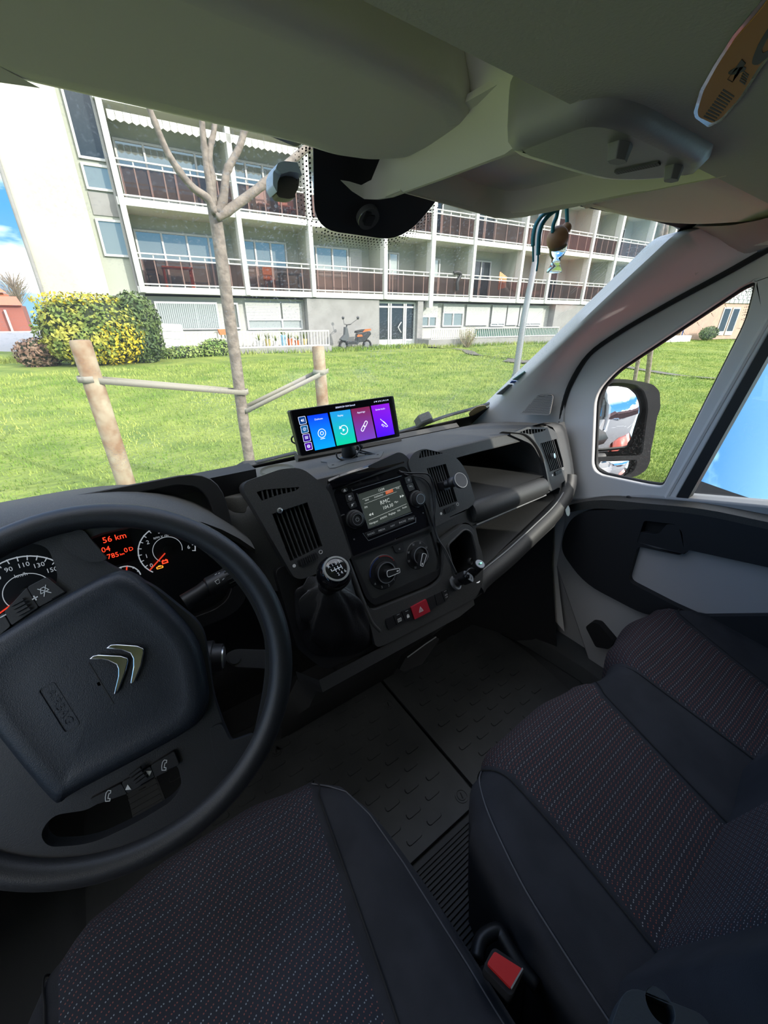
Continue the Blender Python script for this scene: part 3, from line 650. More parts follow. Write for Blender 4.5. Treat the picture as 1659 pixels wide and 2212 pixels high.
# ---- bushes
def leaves(mb, c, rad, n, size, rg, shell=.75, fl=1.0):
    for i in range(n):
        d = Vector((rg.gauss(0, 1), rg.gauss(0, 1), rg.gauss(0, 1) * fl)).normalized(); k = rg.uniform(shell, 1.03)
        p = Vector((c[0] + d.x * rad[0] * k, c[1] + d.y * rad[1] * k, c[2] + d.z * rad[2] * k))
        n_ = (d + Vector((rg.gauss(0, .5), rg.gauss(0, .5), rg.gauss(0, .5)))).normalized(); t = n_.orthogonal().normalized(); b = n_.cross(t); a = rg.random() * 6.28
        u = (t * math.cos(a) + b * math.sin(a)) * size * rg.uniform(.6, 1.3); v = n_.cross(u) * .55
        mb.add([p - u, p - v, p + u, p + v], [(0, 1, 2, 3)])
def bush(name, label, cat, blobs, n, size, ml, seed, core=None, loc=None, parts=()):
    rg = random.Random(seed); c0 = blobs[0][0]
    t = thing(name, label, cat, loc or (c0[0], c0[1], gz(c0[0], c0[1])))
    lf = MB()
    for c, r in blobs: leaves(lf, c, r, n, size, rg)
    lf.build('foliage', ml, t)
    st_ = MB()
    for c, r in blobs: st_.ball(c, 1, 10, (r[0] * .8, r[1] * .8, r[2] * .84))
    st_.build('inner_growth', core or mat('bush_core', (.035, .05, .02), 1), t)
    return t
yl = mat('yellow_green_leaves', (.14, .20, .04), .8, col2=(.42, .40, .06), ns=2.2, lo=.42, hi=.60)
dg = mat('dark_green_leaves', (.045, .085, .025), .7, col2=(.14, .20, .06), ns=3)
FY = 16.2
def at(u, v, y): return V(u, v, y=y)
bl = [((.65, 17, -.35), (1.35, 1.1, 1.05)), ((-.1, 17, -.4), (1.0, .9, 1.0)), ((.2, 16.6, -.75), (1.1, .9, .65))]
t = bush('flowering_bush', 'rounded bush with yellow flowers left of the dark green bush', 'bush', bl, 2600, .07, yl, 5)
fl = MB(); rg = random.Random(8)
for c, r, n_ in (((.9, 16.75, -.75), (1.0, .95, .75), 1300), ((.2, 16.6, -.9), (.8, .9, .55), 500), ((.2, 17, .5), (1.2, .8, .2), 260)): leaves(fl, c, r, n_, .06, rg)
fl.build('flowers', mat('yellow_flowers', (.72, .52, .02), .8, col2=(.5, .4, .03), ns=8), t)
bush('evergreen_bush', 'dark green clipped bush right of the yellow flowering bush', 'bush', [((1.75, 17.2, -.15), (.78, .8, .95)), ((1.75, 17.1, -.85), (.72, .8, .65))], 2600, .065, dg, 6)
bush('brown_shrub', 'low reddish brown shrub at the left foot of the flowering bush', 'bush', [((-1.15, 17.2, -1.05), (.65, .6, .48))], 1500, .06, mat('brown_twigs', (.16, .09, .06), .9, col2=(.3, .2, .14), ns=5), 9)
bush('low_shrub', 'low green shrub under the orange planter', 'bush', [((4.4, 17.9, -1.15), (.75, .4, .4)), ((3.2, 17.9, -1.25), (.9, .35, .28))], 1200, .05, mat('fresh_leaves', (.14, .25, .05), .8, col2=(.32, .40, .12), ns=4), 10)
def twig_shrub(c, h, w, n, label, seed):
    rg = random.Random(seed); t = thing('dry_shrub', label, 'bush', c); m_ = MB()
    for i in range(n):
        a = rg.random() * 6.28; r = rg.random() * w; tip = Vector(c) + Vector((math.cos(a) * r, math.sin(a) * r, h * rg.uniform(.6, 1)))
        m_.tube([Vector(c), (Vector(c) + tip) / 2 + Vector((math.cos(a) * r * .3, 0, 0)), tip], [.012, .008, .003], 3)
    m_.build('twigs', mat('twig', (.36, .30, .20), .9), t); l_ = MB(); leaves(l_, (c[0], c[1], c[2] + h * .5), (w, w, h * .5), 500, .03, rg, .3); l_.build('foliage', mat('pale_leaves', (.3, .32, .15), .9), t)
twig_shrub(FAC.P(17.5, -1.5, 1.4), 1.15, .6, 90, 'pale bare shrub at the corner of the right terrace fence', 4)
# ---- scooter against the grey wall
sc = thing('motor_scooter', 'dark scooter with orange seat stripe parked before the grey wall', 'scooter', FAC.P(10.9, -1.45, .8))
SF = Frame(FAC.P(10.95, -1.42, .75), (1, -.09, 0), (0, 0, 1))
dk = mat('scooter_dark', (.035, .037, .042), .3, coat=.4); og = mat('scooter_orange', (.75, .14, .03), .4)
for x in (-.62, .66):
    wv = MB(); wv.tube([SF.P(x + .2 * math.cos(t * .3142), .23 + .2 * math.sin(t * .3142), 0) for t in range(20)], .05, 8, True)
    wo = wv.build('wheel', mat('tyre', (.02, .02, .02), .8), sc); MB().prism(circ(x, .23, .13, 16), -.03, .03, SF).build('hub', mat('hub', (.25, .25, .26), .4, .6), wo)
MB().prism([(-.72, .46), (-.48, .42), (-.34, .62), (-.42, 1.0), (-.52, 1.04), (-.56, .7), (-.8, .5)], -.12, .12, SF).build('front_shield', mat('scooter_grey', (.10, .11, .12), .35), sc, bevel=.03)
MB().prism([(-.5, .3), (.1, .26), (.2, .42), (-.42, .42)], -.14, .14, SF).build('footboard', dk, sc, bevel=.03)
MB().prism([(.02, .35), (.5, .38), (.85, .72), (.78, .84), (.1, .74)], -.15, .15, SF).build('rear_body', dk, sc, bevel=.04)
MB().prism([(.02, .76), (.42, .82), (.8, .86), (.85, .94), (.4, .92), (.05, .86)], -.13, .13, SF).build('seat', M['black'], sc, bevel=.03)
MB().prism([(.35, .80), (.82, .88), (.8, .95), (.5, .93)], .13, .155, SF).prism([(.05, .6), (.35, .62), (.3, .7), (.08, .7)], .15, .16, SF).build('orange_stripe', og, sc)
hb = MB(); hb.tube([SF.P(-.45, .9, 0), SF.P(-.40, 1.12, 0)], .03); hb.tube([SF.P(-.34, 1.15, -.33), SF.P(-.42, 1.12, 0), SF.P(-.34, 1.15, .33)], .018); hb.build('handlebar', dk, sc)
for sgn in (-.28, .28):
    m_ = MB(); m_.tube([SF.P(-.4, 1.12, sgn), SF.P(-.45 + (sgn > 0) * .5, 1.38, sgn)], .01, 5); m_.ball(SF.P(-.45 + (sgn > 0) * .5, 1.42, sgn), .07, 8, (1, .3, 1.1)); m_.build('mirror', dk, sc)
# ---- young tree with stakes and straps
bark = mat('smooth_bark', (.27, .235, .19), .8, bump=.8, bs=25, col2=(.18, .155, .125), ns=22, bd=.01)
TY = 3.2
tp_ = lambda u, v, y=TY: V(u, v, y=y)
t = thing('young_tree', 'slim pruned young tree tied between two wooden stakes', 'tree', Vector((.285 * TY, TY, -1.75)))
pa = smooth([Vector((.93, TY, -1.85)), tp_(540, 1000), tp_(522, 880), tp_(512, 800), tp_(495, 680), tp_(480, 570), tp_(470, 500), tp_(462, 450), tp_(458, 425)], 4)
MB().tube(pa, [.044 - .004 * i / len(pa) for i in range(len(pa))], 12).build('trunk', bark, t, ang=180)
for P, r0, r1 in (([(466, 462), (450, 430), (420, 408), (395, 380), (365, 335), (345, 290), (325, 240), (305, 190)], .026, .013),
                  ([(463, 455), (455, 410), (448, 370), (443, 330), (438, 285), (434, 220)], .024, .015),
                  ([(462, 445), (458, 380), (452, 350), (456, 310), (462, 285), (468, 220)], .022, .013),
                  ([(470, 460), (482, 430), (485, 405), (490, 370), (503, 345), (520, 310), (535, 250)], .028, .018),
                  ([(466, 468), (490, 456), (530, 428), (560, 405), (600, 372), (650, 330), (700, 290)], .030, .022)):
    q = smooth([tp_(*p, TY - .05) for p in P], 4); rr = [r0 + (r1 - r0) * i / len(q) + (.004 if i % 9 == 4 else 0) for i in range(len(q))]
    MB().tube(q, rr, 9).build('branch', bark, t, ang=180)
stk = mat('weathered_pine', (.26, .16, .09), .9, bump=.7, bs=14, col2=(.42, .37, .26), ns=9, detail=8, bd=.01, lo=.35, hi=.65)
def stake(top, foot, r, label):
    d = (Vector(foot) - Vector(top)).normalized(); F_ = Frame(top, d.orthogonal(), d.cross(d.orthogonal()))
    if F_.n.dot(d) < 0: F_ = Frame(top, F_.u, F_.a)
    L = (Vector(foot) - Vector(top)).length
    o = MB().lathe([(0.001, -.004), (r * .9, 0), (r, .012), (r * 1.02, L * .5), (r * 1.04, L)], F_, 20).build('wooden_stake', stk); o['label'] = label; o['category'] = 'stake'; o['group'] = 'stakes beside the young tree'
TL, TR = V(172, 735, y=3.1), V(687, 748, y=3.15)
stake(TL, (.02, 3.1, -1.9), .056, 'round wooden stake with split bark left of the young tree')
stake(TR, (TR.x + .03, 3.15, -1.9), .05, 'round wooden stake right of the young tree, behind the tablet screen')
strm = mat('webbing_strap', (.30, .29, .24), .8, bump=.3, bs=200)
def strap(a, b, label):
    a, b = Vector(a), Vector(b); q = MB()
    for k in (-1, 1): q.grid([[p + Vector((0, -.055 * k, .018)), p + Vector((0, -.055 * k, -.018))] for p in (a, b)])
    o = q.build('tree_strap', strm, label=label, category='strap', group='straps tying the tree'); o.modifiers.new('s', 'SOLIDIFY').thickness = .004
    return o
strap(V(178, 818, y=3.1), V(528, 847, y=TY), 'flat webbing strap from the left stake to the tree')
strap(V(527, 886, y=TY), V(703, 799, y=3.15), 'flat webbing strap from the right stake to the tree')
for c_, r_ in ((V(192, 818, y=3.1), .060), (V(524, 846, y=TY), .044), (V(529, 885, y=TY), .0445), (V(690, 803, y=3.15), .054)):
    q = MB(); q.grid([[Vector((c_.x + r_ * math.cos(t * .3142), c_.y + r_ * math.sin(t * .3142), c_.z + h)) for t in range(20)] for h in (-.018, .018)], True)
    o = q.build('strap_loop', strm, label={0: 'strap loop around the left stake', 1: 'upper strap loop around the tree trunk', 2: 'lower strap loop around the tree trunk', 3: 'strap loop around the right stake'}[[.060, .044, .0445].index(r_) if c_.x < 1.2 else 3], category='strap', group='straps tying the tree'); o.modifiers.new('s', 'SOLIDIFY').thickness = .004
# ---- lamp post, saplings to the right
q = MB(); LB = V(1113, 817, y=5.2); q.tube([Vector((LB.x, 5.2, -1.8)), Vector((LB.x, 5.2, 0)), V(1157, 561, y=5.2), Vector((LB.x + .02, 5.2, 3.6))], [.065, .06, .055, .045], 14)
t = thing('lamp_post', 'grey metal lamp post standing on the lawn', 'lamp post', (LB.x, 5.2, -1.75)); q.build('post', mat('galvanised', (.34, .36, .37), .5, .5), t)
q = MB(); q.tube([Vector((LB.x, 5.2, -1.8)), Vector((LB.x, 5.2, -1.0))], .075, 14); q.build('base', mat('galvanised2', (.26, .28, .29), .6, .3), t)
for (u0, v0, u1, v1, y, r, lb) in ((1372, 815, 1432, 480, 3.6, .035, 'grey stake of the right sapling, left one'), (1398, 820, 1440, 470, 3.6, .045, 'slim grey trunk right of the quarter window stake')):
    a = V(u0, v0, y=y); b = V(u1, v1, y=y); q = MB(); q.tube([a + (a - b) * .5, a, b], r, 10); obj1('sapling', q, bark, lb, 'tree')
# ---- far things: garages and trees at the left, low building at the right
fg = thing('garage_row', 'row of brown garages with orange tiled roofs at far left', 'garage', (-6, 55, -1.3))
MB().bb(-16, -3.7, -1.3, 1.0, -60, -55, Frame((0, 0, 0), (1, 0, 0), (0, 0, 1))).build('wall', mat('garage_brown', (.32, .11, .08), .8), fg)
GF = Frame((0, 0, 0), (1, 0, 0), (0, 0, 1))
for k in range(7): MB().bb(-5.1 - k * 1.5, -4.95 - k * 1.5, -1.3, .6, -55, -54.6, GF).build('post', M['white_paint'], fg)
ro = mat('orange_tiles', (.62, .20, .11), .8)
q = MB(); q.add([(-16, 54.6, 1.0), (-3.6, 54.6, 1.0), (-4.2, 60, 1.9), (-16, 60, 1.9)], [(0, 1, 2, 3)]); q.build('roof', ro, fg)
q = MB(); q.bb(-40, -6, -1, 2.6, -76, -70, GF); q.add([(-40, 69.5, 2.6), (-5.6, 69.5, 2.6), (-7.5, 73, 4.4), (-40, 73, 4.4)], [(0, 1, 2, 3)]); obj1('house', q, ro, 'orange roofed house behind the garages', 'house')
for k, (x, y, h, w_, sd, lb) in enumerate(((-9.0, 85, 8.0, 1.6, 3, 'tall narrow bare tree beyond the orange roofs'), (-5.5, 80, 5.5, 2.4, 5, 'wide bare tree next to the block corner'), (-13, 90, 5, 3, 6, 'low bare tree at the left edge'))):
    rg = random.Random(sd); t = thing('bare_tree', lb, 'tree', (x, y, -1)); q = MB(); q.tube([(x, y, -1), (x, y, h * .5)], .2, 6)
    for i in range(200):
        a = rg.random() * 6.28; z0 = rg.uniform(.2, .7) * h; r_ = rg.random() * w_; q.tube([Vector((x, y, z0)), Vector((x + math.cos(a) * r_, y + math.sin(a) * r_, min(h, z0 + rg.uniform(1, 3))))], [.05, .02], 3)
    q.build('branches', mat('far_bark', (.32, .27, .22), .9), t)
lb_ = thing('low_building', 'low pink walled building beyond the lawn, seen through the quarter window', 'building', V(1560, 705, y=13))
LF = Frame(V(1500, 716, y=13.5), (1, -.25, 0), (0, 0, 1))
MB().bb(-1.5, 16, -.6, 2.0, -8, 0, LF).build('wall', mat('pink_render', (.52, .36, .27), .9, col2=(.45, .32, .25), ns=3), lb_)
q = MB()
for k in range(30):
    for j in range(5): q.bb(-1.5 + k * .55 + .35 * (j % 2), -1.5 + k * .55 + .35 * (j % 2) + .45, 2.0 + j * .28, 2.0 + j * .28 + .25, .05, .1, LF)
q.bb(-1.5, 17, 2.0, 3.4, -8, .06, LF); q.build('fascia', mat('fascia_grey', (.50, .52, .50), .8), lb_)
for a in (2.6, 3.7): f_ = MB(); f_.bb(a, a + .9, -.3, 1.7, .02, .06, LF); o = f_.build('door', wf, lb_); MB().bb(a + .1, a + .8, 0, 1.6, .06, .08, LF).build('pane', pane_d, o)
bush('hedge', 'dark hedge before the pink building', 'bush', [(LF.P(.2, -.1, 1.0), (1.6, .4, .5))], 1200, .06, dg, 12, loc=LF.P(.2, -.6, 1))
q = MB(); q.tube([LF.P(-2.2, -.6, .6), LF.P(-2.2, 1.3, .6)], .04, 6); q.prism(circ(-2.2, 1.45, .3, 16, .42), .6, .64, LF); obj1('road_sign', q, mat('sign_blue', (.04, .10, .35), .5), 'dark blue round road sign by the pink building', 'sign')
q = MB(); q.bb(-6, -2.6, -.9, -.2, 1.3, 1.6, LF); obj1('garden_wall', q, M['white_paint'], 'low white wall left of the hedge', 'wall')
# ---- red people carrier parked on the right
RC = thing('red_car', 'orange red car parked to the right with wide windscreen', 'car', (3.6, -.5, -1.78))
red = mat('orange_red_paint', (.72, .085, .035), .25, coat=1); wsg = mat('car_glass', (.10, .16, .20), .02, .0, spec=1.0, coat=1)
wsg.node_tree.nodes['Principled BSDF'].inputs['Metallic'].default_value = .8; wsg.node_tree.nodes['Principled BSDF'].inputs['Base Color'].default_value = (.42, .74, .84, 1)
cF = Frame((2.82, -1.12, -1.78), (0, 1, 0), (-1, 0, 0))
def C(x, y, z): return cF.P(x, y, z)
# cross-sections from nose (y 1.9) to tail; half profile mirrored about x = .92
secs = [(.82, .35, .58, .12), (.74, .30, .70, .04), (.5, .25, .84, .0), (.2, .22, .90, .0), (-.8, .2, 1.0, .0), (-3.0, .2, 1.0, .0), (-3.2, .25, 1.0, .05)]
rows = []
for y, z0, z1, ins in secs:
    h = [(ins + .02, z0), (ins, z0 + .15), (ins, z1 - .18), (ins + .04, z1 - .03), (ins + .18, z1)]
    rows.append([C(a, y, b) for a, b in h] + [C(1.84 - a, y, b) for a, b in reversed(h)])
q = MB(); q.grid(rows, cap=True); q.build('body', red, RC, ang=50)
# cabin: pillars and glass
def cab(y0, y1, top, ins): return None
q = MB(); q.add([C(.12, .10, 1.06), C(1.72, .10, 1.06), C(1.55, -1.0, 1.72), C(.29, -1.0, 1.72)], [(0, 1, 2, 3)])
q = MB(); rr_ = []
for k in range(9):
    s_ = k / 8; rr_.append([C(.03 + (1.80) * s_, .36 - .16 * (2 * s_ - 1) ** 2, .90), C(.06 + 1.76 * s_, -.12 - .14 * (2 * s_ - 1) ** 2, 1.42), C(.10 + 1.70 * s_, -.55 - .12 * (2 * s_ - 1) ** 2, 1.85)])
q.grid(rr_[::-1]); q.build('windscreen', wsg, RC, ang=180)
q = MB()
for k in range(8):
    s0, s1 = k / 8, (k + 1) / 8
q.grid([[C(.03 + 1.8 * s_, .42 - .16 * (2 * s_ - 1) ** 2, .885), C(.03 + 1.80 * s_, .31 - .16 * (2 * s_ - 1) ** 2, .96)] for s_ in [k / 8 for k in range(9)]][::-1]); q.build('cowl', M['mblack'], RC)
q = MB(); q.grid([[C(.02, -.2, .95), C(.1, -.66, 1.85), C(.12, -2.6, 1.86), C(.06, -3.1, .95)], [C(1.84, -.2, .95), C(1.8, -.66, 1.85), C(1.76, -2.6, 1.86), C(1.78, -3.1, .95)]]); q.build('roof', red, RC)
q = MB(); q.add([C(.03, -.45, 1.08), C(.03, -2.9, 1.08), C(.17, -2.5, 1.62), C(.17, -1.15, 1.62)], [(0, 1, 2, 3)]); q.build('side_window', pane_d, RC)
q = MB(); q.ball(C(-.12, -.42, 1.12), .10, 12, (1.1, .6, .8)); q.build('wing_mirror', M['black'], RC)
q = MB(); q.prism([(0, 0)] + [(.34 * math.cos(t * .26), .34 * math.sin(t * .26)) for t in range(25)][:24], 0, .01, Frame(C(0, .6, .33), (0, -1, 0), (0, 0, 1)))
for y in (.62, -2.4):
    w_ = MB().lathe([(.0, -.02), (.2, -.02), (.31, .0), (.32, -.2), (0, -.2)], Frame(C(-.01, y, .32), (0, -1, 0), (0, 0, 1)), 24).build('wheel', M['black'], RC)
for y in (-.75, -1.9): MB().box(C(-.02, y, .93), (.03, .16, .035)).build('door_handle', M['black'], RC)
# ------------------------------------------------------------------ dashboard (FACE frame: a right, u up along the leaning front, n toward the seats)
fp = FACE.pts
def FP(u, v, n=0): return FACE.px(u, v, n)
D = thing('dashboard', 'dark grey van dashboard with three vents, centre stack and open shelves', 'dashboard', (.4, .75, -.6))
top = MB(); xs = [-.64, -.5, -.3, -.1, .1, .16, .3, .5, .7, .9, 1.05, 1.09, 1.12, 1.14, 1.15]
prof = smooth([(1.03, -.385, 0), (.97, -.352, 0), (.90, -.322, 0), (.80, -.300, 0), (.72, -.288, 0), (.675, -.284, 0), (.663, -.292, 0), (.655, -.31, 0)], 4)
def edge(x): return max(0, (x - 1.04) / .13)
top.grid([[Vector((x, p[0] + (max(0, .70 - p[0]) if x < .15 else 0), p[1] - .030 * edge(x) ** 2)) for p in prof] for x in xs])
top.build('upper_skin', M['dashtop'], D, ang=60)
# raised ledge and seams on the top near the glass
q = MB(); q.grid([[Vector((x, y, z)) for y, z in ((.985, -.35), (.96, -.325), (.93, -.315), (.915, -.325))] for x in (.42, .43, .95, .96)][::1]); q.build('defrost_ledge', M['dashtop'], D)
q = MB(); q.tube([V(640, 988, y=.86), V(700, 978, y=.86), V(862, 950, y=.86)], .012, 8); q.build('ledge', M['dashtop'], D)
# face plate with cut-outs
vL = fp([(588, 1110), (664, 1085), (697, 1180), (628, 1214)], 0)
vM = fp([(922, 1012), (963, 1002), (988, 1083), (950, 1097)], 0)
vR = fp([(1167, 958), (1202, 948), (1219, 1008), (1188, 1019)], 0)
shelf = rpoly(fp([(985, 990), (1130, 950), (1160, 975), (1180, 1030), (1028, 1082)]), [.004, .02, .03, .006, .006], 5)
lower = rpoly(fp([(1030, 1140), (1178, 1070), (1215, 1050), (1205, 1083), (1160, 1128), (1100, 1178), (1048, 1222)]), [.004, .01, .02, .03, .03, .03, .01], 5)
tray = rpoly(fp([(952, 1168), (1008, 1126), (1026, 1140), (1040, 1205), (1030, 1248), (998, 1270), (985, 1262)]), [.005, .035, .03, .03, .03, .02, .01], 6)
outl = [(.20, .0), (1.155, .0), (1.165, -.06), (1.17, -.155), (1.165, -.20), (1.11, -.255), (1.03, -.30), (.913, -.330), (.80, -.355), (.69, -.385), (.60, -.40), (.26, -.40), (.22, -.2)]
fpz = MB(); fpz.prism(outl, -.03, -.004, FACE, [[(a, b) for a, b in h] for h in (rect(.345, -.16, .56, -.03), shelf, lower, tray, vM, vR)])
fpz.build('front_panel', M['dash'], D, bevel=.002)
# cavity boxes
def cavity(name, poly, depth, m, drop=0, back=None, sh=1.0):
    q = MB(); k = len(poly); cx = sum(p[0] for p in poly) / k; cy = sum(p[1] for p in poly) / k
    b = [((p[0] - cx) * sh + cx, (p[1] - cy) * sh + cy + drop) for p in poly]
    q.grid([[FACE.P(p[0], p[1], -.006) for p in poly], [FACE.P(p[0], p[1], -depth) for p in b]][::-1], True)
    q.flat(b, -depth, FACE)
    return q.build(name, m, D)
# upper shelf: floor is level, back wall upright
sx0, sx1 = shelf[0][0] - .005, 1.0
F0, F1 = FACE.P(0, -.145, 0), FACE.P(0, -.03, 0)
q = MB()
yb, zf, zt = .86, F0.z + .005, -.322
q.add([(sx0, F0.y, zf), (1.012, F0.y, zf), (1.0, yb, zf + .0), (sx0, yb, zf)], [(0, 1, 2, 3)])          # floor
q.add([(sx0, yb, zf), (1.0, yb, zf), (.96, yb + .03, zt), (sx0, yb + .03, zt)], [(0, 1, 2, 3)])            # back
q.add([(1.012, F0.y, zf), (1.0, F1.y, zt), (.96, yb + .03, zt), (1.0, yb, zf)], [(0, 1, 2, 3)])
q.add([(sx0, F0.y, zf), (sx0, yb, zf), (sx0, yb + .03, zt), (sx0, F1.y, zt)], [(0, 1, 2, 3)])
q.build('upper_shelf', M['dash'], D)
# lower shelf
L0 = FACE.P(0, -.32, 0)
q = MB(); zf = L0.z + .0
q.add([(.70, L0.y, zf), (1.10, L0.y + .05, zf + .10), (1.06, .84, zf + .085), (.70, .84, zf)], [(0, 1, 2, 3)])
q.add([(.70, .84, zf), (1.06, .84, zf + .085), (1.06, .84, -.47), (.70, .84, -.47)], [(0, 1, 2, 3)])
q.add([(1.10, L0.y + .05, zf + .10), (1.12, .64, -.43), (1.06, .84, -.47), (1.06, .84, zf + .085)], [(0, 1, 2, 3)])
q.add([(.70, L0.y, zf), (.70, .84, zf), (.70, .84, -.47), (.70, .60, -.47)], [(0, 1, 2, 3)])
q.build('lower_shelf', M['dash'], D)
q = MB(); hmp = smooth([(.80, .80, zf + .02), (.86, .79, zf + .085), (.94, .79, zf + .10), (1.0, .80, zf + .075), (1.04, .80, zf + .03)], 4)
q.grid([[Vector((p.x - .03 + dy * .3, .80 - dy, p.z - dy * .35)) for p in hmp] for dy in (0, .05, .12, .17)]); q.grid([[Vector((p.x, .80, p.z)) for p in hmp], [Vector((p.x, .80, zf - .02)) for p in hmp]])
q.build('shelf_hump', M['dash'], D, ang=60)
# round beam between the shelves
q = MB(); n_ = 14
rows = []
for x, r in [(.700, .020), (.715, .024), (.85, .0245), (.985, .0235), (1.004, .021)]:
    c = FACE.P(x, -.170, -.004); rows.append([c + FACE.u * (r * 1.25 * math.sin(t * 2 * math.pi / n_)) + FACE.n * (r * math.cos(t * 2 * math.pi / n_)) for t in range(n_)])
q.grid(rows, True, True); q.build('shelf_beam', M['dash'], D, ang=60)
q = MB(); q.tube([FACE.P(.705, -.203, .004), FACE.P(1.0, -.196, .004)], .0022, 6); q.build('beam_edge', M['grey'], D)
# lower lip sweeping up to the right end
lip = smooth([(.672, -.362, 0), (.70, -.348, 0), (.805, -.326, 0), (.93, -.292, 0), (1.03, -.262, 0), (1.095, -.228, 0), (1.128, -.195, 0), (1.140, -.165, 0)], 6)
q = MB(); rows = []
for i, p in enumerate(lip):
    d = (lip[min(i + 1, len(lip) - 1)] - lip[max(0, i - 1)]).normalized(); nn = Vector((-d.y, d.x, 0)); w_ = .026
    rows.append([FACE.P(p.x + nn.x * w_ * a, p.y + nn.y * w_ * a, h) for a, h in ((-1.15, -.05), (-1.1, -.01), (-.8, .010), (0, .018), (.8, .012), (1.0, .002), (1.02, -.04))])
q.grid([r[::-1] for r in rows]); q.build('lower_lip', M['dash'], D, ang=60)
q = MB(); q.tube([FACE.P(p.x - .003, p.y + .026, .006) for p in lip[:30]], .0018, 6); q.build('lip_edge', M['grey'], D)
# black rim strip around the shelf to the right vent module
gp_ = smooth([Vector((*FP(u, v, .008), 0)) for u, v in ((1085, 932), (1110, 934), (1136, 939), (1158, 960), (1172, 989), (1181, 1025), (1184, 1050), (1178, 1066))], 6)
q = MB(); q.grid([[FACE.P(p.x - .006, p.y - .003, .0), FACE.P(p.x - .003, p.y, .010), FACE.P(p.x + .003, p.y, .010), FACE.P(p.x + .006, p.y + .002, .0)] for p in gp_][::-1]); q.build('shelf_rim', M['black'], D, ang=70)
# glovebox lid on top
q = MB(); lidp = [V(*p, y=y_) for p, y_ in (((905, 985), .70), ((985, 990), .675), ((1090, 958), .68), ((1130, 948), .675), ((1115, 938), .76), ((1040, 938), .80), ((940, 948), .83), ((880, 962), .83))]
C_ = sum(lidp, Vector()) / len(lidp)
# end of the dash on the right
q = MB(); rows = []
for u_, a_ in ((.010, 1.075), (.004, 1.115), (-.008, 1.135), (-.03, 1.150), (-.07, 1.157), (-.12, 1.161), (-.17, 1.160), (-.21, 1.146), (-.24, 1.118)):
    k = .008 * (u_ < 0); rows.append([FACE.P(a_ - .06, u_, -.02), FACE.P(a_ - .055, u_, k - .004), FACE.P(a_ - .03, u_, k), FACE.P(a_ - .008, u_, k - .002), FACE.P(a_ + .006, u_, -.014), FACE.P(a_ + .014, u_, -.05), FACE.P(a_ + .018, u_, -.3)])
q.grid(rows[::-1]); q.build('end_cap', M['dash'], D, ang=60)
q = obj1('round_sticker', MB().prism(circ(*FP(1226, 1103, .012), .011, 24, .017), .012, .0128, FACE), mat('sticker_pale', (.62, .72, .70), .4, col2=(.5, .62, .66), ns=60), 'small pale round sticker on the right end of the dashboard', 'sticker')
q = MB(); q.grid([[V(*p, y=y_) for p, y_ in r] for r in (
 (((400, 1075), .80), ((470, 1058), .78), ((520, 1045), .74), ((560, 1040), .70)),
 (((455, 1100), .68), ((490, 1085), .68), ((535, 1072), .665), ((570, 1075), .655)),
 (((440, 1150), .665), ((480, 1140), .655), ((530, 1135), .645), ((590, 1140), .635)),
 (((440, 1200), .66), ((480, 1205), .65), ((540, 1205), .635), ((620, 1215), .62)),
 (((430, 1260), .65), ((480, 1265), .64), ((550, 1270), .62), ((620, 1280), .60)))], ); q.build('cheek_panel', M['dash'], D, ang=180)
q = MB(); q.lathe([(.0, -.012), (.02, -.010), (.032, .0), (.034, .004), (.036, .0)], Frame(V(600, 1018, y=.745) + Vector((0, 0, .001)), (1, 0, 0), (0, 1, -.05)), 28); q.build('round_recess', mat('recess_olive', (.10, .10, .075), .6), D, ang=60)
